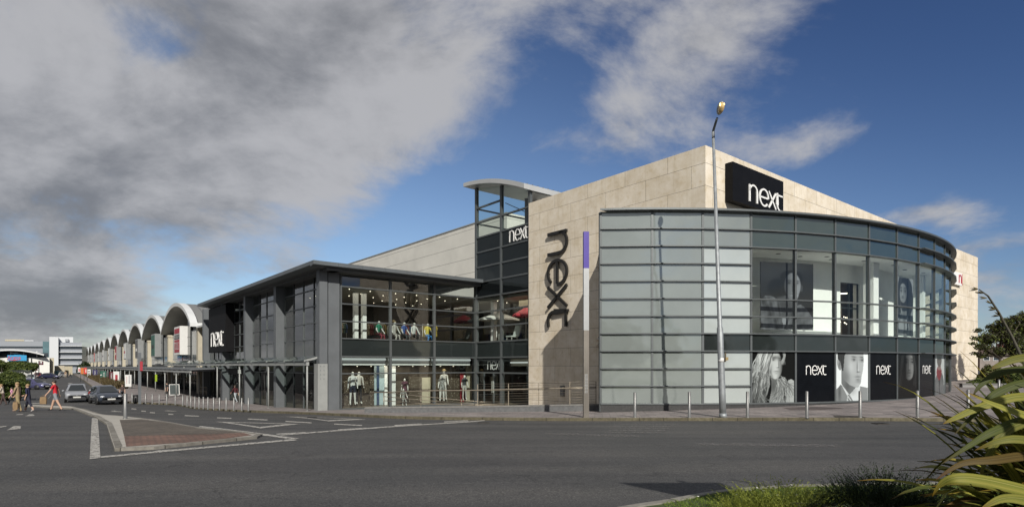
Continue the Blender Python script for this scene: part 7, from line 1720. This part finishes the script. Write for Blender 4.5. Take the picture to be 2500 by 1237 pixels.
shrub('dense green shrub at the right end of the bed', [(2476, 925, 20, 22, 0), (2500, 918, 22, 26, .5), (2530, 920, 24, 28, 0), (2462, 938, 16, 14, -.5)], 43, 3000, .11, M_LEAFM, 35)
M_LEAFX = leaf_mat('purplish_dark_leaves', (.016, .022, .008), (.055, .05, .02), trans=.25)
def tree(label, u, Y, vb, blobs, n, size, m, seed, th=.13):
    bl = [((a-1250)/F*(Y+dy), Y+dy, zof(b, Y+dy), ru*Y/F, ru*Y/F, rv*Y/F) for a, b, ru, rv, dy in blobs]; x = (u-1250)/F*Y; zb = zof(vb, Y)
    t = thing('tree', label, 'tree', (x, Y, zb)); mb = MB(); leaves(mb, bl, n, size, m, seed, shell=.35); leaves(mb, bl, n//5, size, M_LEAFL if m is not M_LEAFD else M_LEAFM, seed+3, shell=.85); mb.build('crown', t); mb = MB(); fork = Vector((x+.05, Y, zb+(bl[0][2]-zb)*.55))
    mb.tube([(x, Y, zb-.3), (x+.02, Y, zb+.8), fork], [th, th*.8, th*.65], M_BARK, 8)
    for b in bl: c = Vector(b[:3]); mb.tube([fork, fork.lerp(c, .5)+UPZ*.15, c], [th*.5, th*.32, th*.12], M_BARK, 5)
    mb.build('trunk', t); return t
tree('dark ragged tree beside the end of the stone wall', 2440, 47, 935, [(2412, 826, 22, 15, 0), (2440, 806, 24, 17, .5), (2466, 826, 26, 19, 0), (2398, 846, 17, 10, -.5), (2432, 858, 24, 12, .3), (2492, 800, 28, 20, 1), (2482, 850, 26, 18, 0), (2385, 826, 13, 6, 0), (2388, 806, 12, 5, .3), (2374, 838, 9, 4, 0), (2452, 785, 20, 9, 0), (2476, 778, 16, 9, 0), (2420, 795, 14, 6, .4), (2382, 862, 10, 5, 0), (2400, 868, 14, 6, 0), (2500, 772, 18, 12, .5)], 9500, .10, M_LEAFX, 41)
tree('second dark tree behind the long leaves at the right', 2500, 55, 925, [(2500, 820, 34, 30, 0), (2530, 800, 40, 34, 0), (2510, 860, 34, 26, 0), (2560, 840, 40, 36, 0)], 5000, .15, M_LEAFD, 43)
Y = 120; x = lambda u: (u-1250)/F*Y
t = thing('brick_house', 'red brick house with a brown roof behind the right hand trees', 'house', (x(2440), Y, .6)); M_BRICK = pavers('house_brick', (.22, .085, .06), (.16, .065, .05), (.25, .22, .2), .45, .15, 0, patch=.2); M_TILE = mat('roof_tile', (.075, .048, .038), .8, var=.3, scale=3)
mb = MB(); mb.box((x(2392), Y, .2), (9.5, 0, 0), (0, 8, 0), (0, 0, zof(868, Y)-.2), M_BRICK); mb.build('wall', t); mb = MB(); z0, z1 = zof(868, Y), zof(846, Y); mb.prism([(x(2392)-.3, Y-.4, z0), (x(2392)-.3, Y+8.4, z0), (x(2392)-.3, Y+4, z1)], (10.2, 0, 0), M_TILE); rf = mb.build('roof', t); mb = MB(); mb.box((x(2392)+6.8, Y+3.4, z1-.8), (.9, 0, 0), (0, .9, 0), (0, 0, 1.6), M_BRICK); mb.build('chimney', rf)
for u, va, vb in ((2400, 870, 880), (2424, 870, 880), (2462, 870, 880), (2412, 893, 905)): mb = MB(); mb.box((x(u), Y-.08, zof(vb, Y)), (1.3, 0, 0), (0, .1, 0), (0, 0, zof(va, Y)-zof(vb, Y)), M_SIGNW); w_ = mb.build('window', t); mb = MB(); mb.box((x(u)+.1, Y-.1, zof(vb, Y)+.1), (1.1, 0, 0), (0, .02, 0), (0, 0, zof(va, Y)-zof(vb, Y)-.2), M_OWIN); mb.build('pane', w_)
# ---- grass verge in front of the camera
VPX = [(1500, 1246), (1550, 1237), (1620, 1227.5), (1700, 1211), (1780, 1199), (1900, 1190.5), (2050, 1186), (2200, 1184), (2340, 1182), (2560, 1184)]
vl = [at(u, v) for u, v in VPX]; vl = smooth_line(vl); vp = vl+[(16, 8.0), (16, -4), (1.5, -4), (1.2, 4)]
mb = MB(); kerb_strip(mb, vl, .13, .05, M_KERB, side=-1, step=.3); tag(mb.build('verge_kerb'), 'pale kerb edge of the grass verge', kind='structure')
def mound(x, y): return 0.04+.10*min(1, max(0, (x-2.2)/3))
inn_ = [(p[0]+.03, p[1]-.10) for p in vl]+vp[len(vl):]
M_SOIL = mat('verge_soil', (.05, .07, .018), .95, var=.4, scale=5); mb = sheet(inn_, .03, M_SOIL, .4); tag(mb.build('verge_ground'), 'earth of the grass verge', kind='structure')
M_GRASS = leaf_mat('verge_grass', (.10, .165, .02), (.25, .33, .055), trans=.45); mb = MB(); rg = np.random.default_rng(8); pts = []
while len(pts) < 26000:
    X_ = rg.random(4000)*6.2+1.9; Y_ = rg.random(4000)*5.0+4.9
    for a, b in zip(X_, Y_):
        if b > 5.2 and inside(inn_, a, b) and abs(a/b) < .92: pts.append((a, b))
pts = pts[:26000]; zz_ = road([p[0] for p in pts], [p[1] for p in pts])+.03
blades(mb, [(p[0], p[1], z) for p, z in zip(pts, zz_)], .045, .0042, M_GRASS, 12, lean=1.1, segs=2)
dz_ = rg.integers(0, len(pts), 90); M_DAISY = mat('daisy', (.7, .7, .62), .7)
for i in dz_: mb.cbox((pts[i][0], pts[i][1], zz_[i]+.045), (.022, .022, .006), M_DAISY, rg.random()*3)
tag(mb.build('grass'), 'short mown grass with daisies on the verge', 'grass', kind='stuff')
# ---- heather, dark conifer and cotoneaster in front
def gz(x, y): return rz(x, y)+.03
def tufts(label, nm, cx, cy, rx, ry, h, n, wd, m, seed, lean=.45, per=14):
    """a low bush: leaning feathery plumes of short needles over a rounded body"""
    t = thing(nm, label, 'shrub', (cx, cy, gz(cx, cy))); mb = MB(); rg = random.Random(seed); k0 = mb.mi(m)
    for _ in range(n):
        a = rg.random()*6.283; r = rg.random()**.5; x, y = cx+math.cos(a)*r*rx, cy+math.sin(a)*r*ry; z = gz(x, y)+h*.25*(1-r*r); hh = h*(1-.45*r*r)*(.55+.5*rg.random()); b = a+rg.gauss(0, .7); ln = hh*(.25+lean*r+.35*rg.random()); lx, ly = math.cos(b)*ln, math.sin(b)*ln
        for k in range(per*2):
            q = rg.random(); px_, py_, pz_ = x+lx*q*q, y+ly*q*q, z+hh*q; c = rg.random()*6.283; l = (.028+.018*rg.random())*(1.15-.75*q); w_ = .0045
            dx_, dy_ = math.cos(c)*l*.7+lx*.06, math.sin(c)*l*.7+ly*.06; i0 = len(mb.v); ox, oy = -dy_*w_/l, dx_*w_/l
            mb.v += [(px_-ox, py_-oy, pz_), (px_+ox, py_+oy, pz_), (px_+dx_, py_+dy_, pz_+l*.75)]; mb.f.append((i0, i0+1, i0+2)); mb.m.append(k0); mb.sm.append(False)
    mb.build('foliage', t); return t
M_HEATH = leaf_mat('heather_leaves', (.12, .15, .018), (.32, .35, .06), trans=.3); M_CONI = leaf_mat('dark_conifer_leaves', (.014, .026, .008), (.045, .07, .018), trans=.25); M_COTO = leaf_mat('small_shrub_leaves', (.02, .034, .014), (.075, .095, .045), trans=.25)
tufts('yellow green heather bush on the verge', 'heather_bush', 3.05, 6.65, .72, .45, .36, 900, .007, M_HEATH, 51); tufts('smaller yellow green heather bush beside the dark shrubs', 'heather_bush', 3.75, 6.9, .42, .35, .26, 450, .007, M_HEATH, 53)
tufts('dark green spiky bush with upright tips', 'conifer_bush', 4.15, 6.55, .62, .5, 0.50, 1500, .007, M_CONI, 55, lean=.25, per=20)
def arching(label, cx, cy, rx, ry, h, n, m, seed):
    t = thing('cotoneaster_bush', label, 'shrub', (cx, cy, gz(cx, cy))); mb = MB(); mw = MB(); rg = random.Random(seed)
    for _ in range(n):
        a = rg.random()*6.283; x0, y0 = cx+rg.uniform(-.4, .4)*rx, cy+rg.uniform(-.4, .4)*ry; ln = .55+.5*rg.random(); z0 = gz(x0, y0); P = []
        for k in range(9): q = k/8; P.append(Vector((x0+math.cos(a)*rx*ln*q, y0+math.sin(a)*ry*ln*q, z0+h*(1.6*q-.95*q*q)*(.7+.5*rg.random()*0+.3*ln))))
        mw.tube(P, [.006]*4+[.004]*5, M_BARK, 3, caps=False)
        for k in range(26):
            q = .12+.88*rg.random(); i = min(7, int(q*8)); c = P[i].lerp(P[i+1], q*8-i)+Vector((rg.gauss(0, .012), rg.gauss(0, .012), rg.gauss(0, .012))); d = Vector((rg.gauss(0, 1), rg.gauss(0, 1), rg.gauss(.3, .8))).normalized()*.026; s = d.orthogonal().normalized()*.011
            i0 = len(mb.v); mb.v += [tuple(c), tuple(c+d*.5+s), tuple(c+d), tuple(c+d*.5-s)]; mb.f.append((i0, i0+1, i0+2, i0+3)); mb.m.append(mb.mi(m)); mb.sm.append(False)
    mb.build('foliage', t); mw.build('branch', t); return t
arching('low dark bush with small leaves on arching twigs', 3.85, 6.05, .75, .5, .34, 210, M_COTO, 57); arching('low dark bush under the long leaves', 4.45, 5.85, .7, .5, .42, 200, M_COTO, 59)
# ---- flax: long strap leaves arching out of one clump
def flax_mat(name, ca, cb, cm):
    m, nt, out = nt_new(name); d = N(nt, 'ShaderNodeBsdfPrincipled', Roughness=.62); d.inputs['Specular IOR Level'].default_value = .25; t = N(nt, 'ShaderNodeBsdfTranslucent')
    uv = N(nt, 'ShaderNodeUVMap'); s = N(nt, 'ShaderNodeSeparateXYZ'); nt.links.new(uv.outputs[0], s.inputs[0]); r = N(nt, 'ShaderNodeValToRGB'); e = r.color_ramp.elements; e[0].position = 0; e[1].position = 1
    e[0].color = col4(ca); e[1].color = col4(ca)
    for q, c in ((.16, cb), (.44, ca), (.5, cm), (.56, ca), (.84, cb)): k = e.new(q); k.color = col4(c)
    nt.links.new(s.outputs[0], r.inputs[0]); no = N(nt, 'ShaderNodeTexNoise', Scale=3, Detail=4); mp = N(nt, 'ShaderNodeMapping'); mp.inputs['Scale'].default_value = (34, 1.6, 1); nt.links.new(uv.outputs[0], mp.inputs[0]); nt.links.new(mp.outputs[0], no.inputs['Vector'])
    g = N(nt, 'ShaderNodeNewGeometry'); vr = N(nt, 'ShaderNodeValToRGB'); vr.color_ramp.elements[0].color = (.55, .55, .5, 1); vr.color_ramp.elements[1].color = (1.25, 1.2, 1.05, 1); nt.links.new(g.outputs['Random Per Island'], vr.inputs[0])
    nr = N(nt, 'ShaderNodeValToRGB'); nr.color_ramp.elements[0].position = .3; nr.color_ramp.elements[1].position = .7; nr.color_ramp.elements[0].color = (.52, .50, .38, 1); nr.color_ramp.elements[1].color = (1.1, 1.1, 1.1, 1); nt.links.new(no.outputs[0], nr.inputs[0])
    def mul(a, b): x = N(nt, 'ShaderNodeMix', data_type='RGBA', blend_type='MULTIPLY'); x.inputs[0].default_value = 1; nt.links.new(a, x.inputs[6]); nt.links.new(b, x.inputs[7]); return x.outputs[2]
    tp = N(nt, 'ShaderNodeValToRGB'); tp.color_ramp.elements[0].position = .84; tp.color_ramp.elements[1].position = .98; tp.color_ramp.elements[0].color = (1, 1, 1, 1); tp.color_ramp.elements[1].color = (.75, .42, .2, 1); nt.links.new(s.outputs[1], tp.inputs[0])
    c = mul(mul(mul(r.outputs[0], vr.outputs[0]), nr.outputs[0]), tp.outputs[0]); nt.links.new(c, d.inputs['Base Color']); nt.links.new(c, t.inputs['Color']); mx = N(nt, 'ShaderNodeMixShader', Fac=.22); nt.links.new(d.outputs[0], mx.inputs[1]); nt.links.new(t.outputs[0], mx.inputs[2]); nt.links.new(mx.outputs[0], out.inputs[0]); return m
M_FLAX = flax_mat('flax_leaf', (.17, .20, .035), (.32, .31, .075), (.36, .34, .12)); M_FLAXD = flax_mat('dark_flax_leaf', (.05, .075, .018), (.09, .11, .03), (.12, .13, .05)); M_FLAXB = flax_mat('bronze_flax_leaf', (.10, .07, .02), (.17, .12, .035), (.19, .14, .05))
def strap(mb, base, d0, ln, wd, droop, m, kink=None, twist=0.0, segs=12):
    P = []; d = Vector(d0).normalized(); p = Vector(base); st = ln/segs; side0 = d.cross(UPZ); side0 = side0.normalized() if side0.length > .05 else Vector((1, 0, 0))
    k0 = mb.mi(m); i0 = len(mb.v)
    for s in range(segs+1):
        q = s/segs; w_ = wd*(.55+.9*q if q < .5 else (1.0-((q-.5)/.5)**2.2)*1.0)+.002; sd = side0*math.cos(twist*q)+d.cross(side0)*math.sin(twist*q); nrm = sd.cross(d)
        mb.v += [tuple(p-sd*w_+nrm*w_*.35), tuple(p), tuple(p+sd*w_+nrm*w_*.35)]; p = p+d*st
        dr = droop*(.4+1.8*q)/segs
        if kink and abs(q-kink[0]) < .5/segs+.02: dr += kink[1]
        d = (d-UPZ*dr).normalized()
    for s in range(segs):
        for j in (0, 1):
            f = (i0+3*s+j, i0+3*s+j+1, i0+3*s+4+j, i0+3*s+3+j); mb.f.append(f); mb.m.append(k0); mb.sm.append(True); qa, qb = s/segs, (s+1)/segs; mb.uv[len(mb.f)-1] = [(j*.5, qa), (j*.5+.5, qa), (j*.5+.5, qb), (j*.5, qb)]
FX, FY = 4.85, 4.75
ft = thing('flax_plant', 'large flax plant with long arching green and yellow strap leaves', 'plant', (FX, FY, gz(FX, FY))); mb = MB(); rg = random.Random(77); FC = Vector((FX, FY, gz(FX, FY)))
for i in range(270):
    a = R(rg.gauss(176, 42)) if i < 220 else rg.random()*6.283; e0 = 34+48*rg.random(); ln = 1.0+.80*rg.random(); bend = R(e0+rg.uniform(20, 62))/1.3
    m = M_FLAX if rg.random() < .62 else (M_FLAXD if rg.random() < .7 else M_FLAXB)
    b = FC+Vector((rg.uniform(-.4, .3), rg.uniform(-.4, .4), 0)); e0 = R(e0)
    strap(mb, b, (math.cos(a)*math.cos(e0), math.sin(a)*math.cos(e0), math.sin(e0)), ln, .026+.018*rg.random(), bend, m, (.5+.3*rg.random(), .6) if rg.random() < .2 else None, rg.uniform(-.7, .7), 13)
# the broad leaves that reach out over the road
for i in range(80):
    a = R(rg.gauss(150, 45)); e0 = 58+26*rg.random(); ln = 1.5+.55*rg.random(); bend = R(e0+rg.uniform(-15, 30))/1.3; b = FC+Vector((rg.uniform(-.35, .3), rg.uniform(-.2, .5), 0)); e0 = R(e0)
    strap(mb, b, (math.cos(a)*math.cos(e0), math.sin(a)*math.cos(e0), math.sin(e0)), ln, .026+.016*rg.random(), bend, M_FLAX if rg.random() < .5 else M_FLAXD, None, rg.uniform(-.7, .7), 13)
def sweep(px, wd, m):
    P = [Vector(sub(*q)) for q in px]; n = 30; k0 = mb.mi(m); i0 = len(mb.v)
    def C(t):
        s = t*(len(P)-1); i = min(int(s), len(P)-2); f = s-i; p0, p1, p2, p3 = P[max(i-1, 0)], P[i], P[i+1], P[min(i+2, len(P)-1)]
        return .5*((2*p1)+(p2-p0)*f+(2*p0-5*p1+4*p2-p3)*f*f+(3*p1-p0-3*p2+p3)*f**3)
    for s in range(n+1):
        t = s/n; p = C(t); d = (C(min(1, t+.02))-C(max(0, t-.02))).normalized(); sd = d.cross(Vector((.15, -.75, .55))).normalized(); w_ = wd*(1-max(0, (t-.45)/.55)**1.9)+.001; nr = sd.cross(d)
        mb.v += [tuple(p-sd*w_-nr*w_*.4), tuple(p), tuple(p+sd*w_-nr*w_*.4)]
    for s in range(n):
        for j in (0, 1):
            f = (i0+3*s+j, i0+3*s+j+1, i0+3*s+4+j, i0+3*s+3+j); mb.f.append(f); mb.m.append(k0); mb.sm.append(True); qa, qb = s/n, (s+1)/n; mb.uv[len(mb.f)-1] = [(j*.5, qa), (j*.5+.5, qa), (j*.5+.5, qb), (j*.5, qb)]
base_ = (2800, 1260, 4.75)
for px, wd, m in (([base_, (2720, 1120, 4.6), (2610, 1045, 4.5), (2500, 1008, 4.4), (2430, 985, 4.4), (2362, 957, 4.45)], .042, M_FLAX), ([base_, (2720, 1235, 4.4), (2600, 1215, 4.2), (2500, 1190, 4.05), (2400, 1168, 4.0), (2337, 1164, 4.0), (2300, 1180, 4.05), (2276, 1211, 4.1)], .045, M_FLAX),
                  ([base_, (2730, 1090, 4.7), (2620, 985, 4.6), (2500, 965, 4.5), (2400, 990, 4.5), (2335, 1018, 4.5), (2302, 1034, 4.5)], .036, M_FLAX), ([base_, (2740, 1000, 4.7), (2650, 905, 4.7), (2560, 872, 4.6), (2490, 872, 4.6), (2440, 890, 4.6), (2420, 900, 4.6)], .04, M_FLAX),
                  ([base_, (2730, 1110, 4.6), (2640, 1040, 4.6), (2520, 1022, 4.5), (2430, 1050, 4.4), (2370, 1085, 4.4), (2298, 1132, 4.4)], .035, M_FLAXD), ([base_, (2640, 1120, 4.4), (2520, 1110, 4.3), (2430, 1120, 4.2), (2350, 1130, 4.2), (2285, 1170, 4.2)], .034, M_FLAXB),
                  ([base_, (2700, 1270, 4.3), (2620, 1245, 4.1), (2520, 1220, 3.9), (2450, 1215, 3.85), (2390, 1245, 3.8)], .045, M_FLAX), ([base_, (2720, 1150, 4.5), (2600, 1090, 4.3), (2500, 1070, 4.2), (2440, 1075, 4.2), (2380, 1098, 4.25)], .038, M_FLAX),
                  ([base_, (2620, 940, 4.7), (2520, 930, 4.6), (2440, 955, 4.6), (2390, 1000, 4.6), (2330, 1060, 4.6)], .032, M_FLAXD), ([base_, (2650, 930, 4.8), (2540, 900, 4.8), (2450, 905, 4.8), (2400, 935, 4.8), (2375, 965, 4.8)], .032, M_FLAXD), ([base_, (2600, 1010, 4.5), (2500, 1030, 4.45), (2450, 1060, 4.4), (2410, 1120, 4.4), (2390, 1180, 4.4)], .034, M_FLAX)):
    sweep(px, wd, m)
mb.build('foliage', ft)
mb = MB(); st = [Vector((FX, FY+.2, FC.z)), Vector(sub(2498, 880, 5.4)), Vector(sub(2470, 820, 5.45)), Vector(sub(2438, 762, 5.5)), Vector(sub(2412, 722, 5.5)), Vector(sub(2390, 706, 5.5))]; mb.tube(st, [.02, .015, .012, .010, .008, .005], M_FLAXB2 if False else mat('flower_stalk', (.05, .045, .03), .7, var=.3, scale=20), 6)
M_POD = mat('seed_pod', (.09, .07, .025), .6, var=.4, scale=30)
for u, v, n in ((2388, 706, 4), (2400, 716, 3), (2410, 727, 4), (2421, 741, 3), (2432, 755, 4), (2442, 770, 4), (2455, 790, 3)):
    c = Vector(sub(u, v, 5.5))
    for k in range(n): d = Vector((-.8+.3*rg.random(), rg.uniform(-.4, .4), rg.uniform(-.1, .5))).normalized(); mb.tube([c, c+d*.02, c+d*.045, c+d*.07], [.002, .005, .006, .001], M_POD, 5)
mb.build('flower_stalk', ft)
# trees added behind the camera to darken the reflections in the glass
for i, (x, y, s) in enumerate(((-30, -50, 7), (-12, -56, 8), (8, -60, 9), (28, -52, 8), (48, -44, 8), (66, -30, 8), (-48, -40, 7))):
    t = thing('reflection_tree', 'broad tree out of view behind the camera, added for dark reflections', 'tree', (x, y, .4), 0, 'trees added behind the camera for dark reflections'); mb = MB(); leaves(mb, [(x, y, s*.75, s*.75, s*.7, s*.55), (x+s*.5, y, s*.6, s*.55, s*.5, s*.45), (x-s*.5, y+1, s*.6, s*.55, s*.5, s*.45)], 1500, .7, M_LEAFM, 90+i); mb.build('crown', t); mb = MB(); mb.tube([(x, y, .2), (x, y, s*.7)], [.3, .15], M_BARK, 7); mb.build('trunk', t)

# out-of-view sign plate, added to cast the shadow across the road edge
t = thing('shadow_sign', 'unseen grey sign plate on a post beside the camera, added to cast a shadow', 'sign', (4.35, 1.7, .4)); mb = MB(); mb.tube([(4.35, 1.7, .3), (4.35, 1.7, 5.3)], .05, M_GALV, 8); mb.build('post', t)
mb = MB(); mb.prism([(3.35, 1.62, 5.25), (4.9, 1.62, 5.25), (4.6, 1.62, 4.2), (4.1, 1.62, 4.15)], (0, .03, 0), M_GALV); mb.build('plate', t)
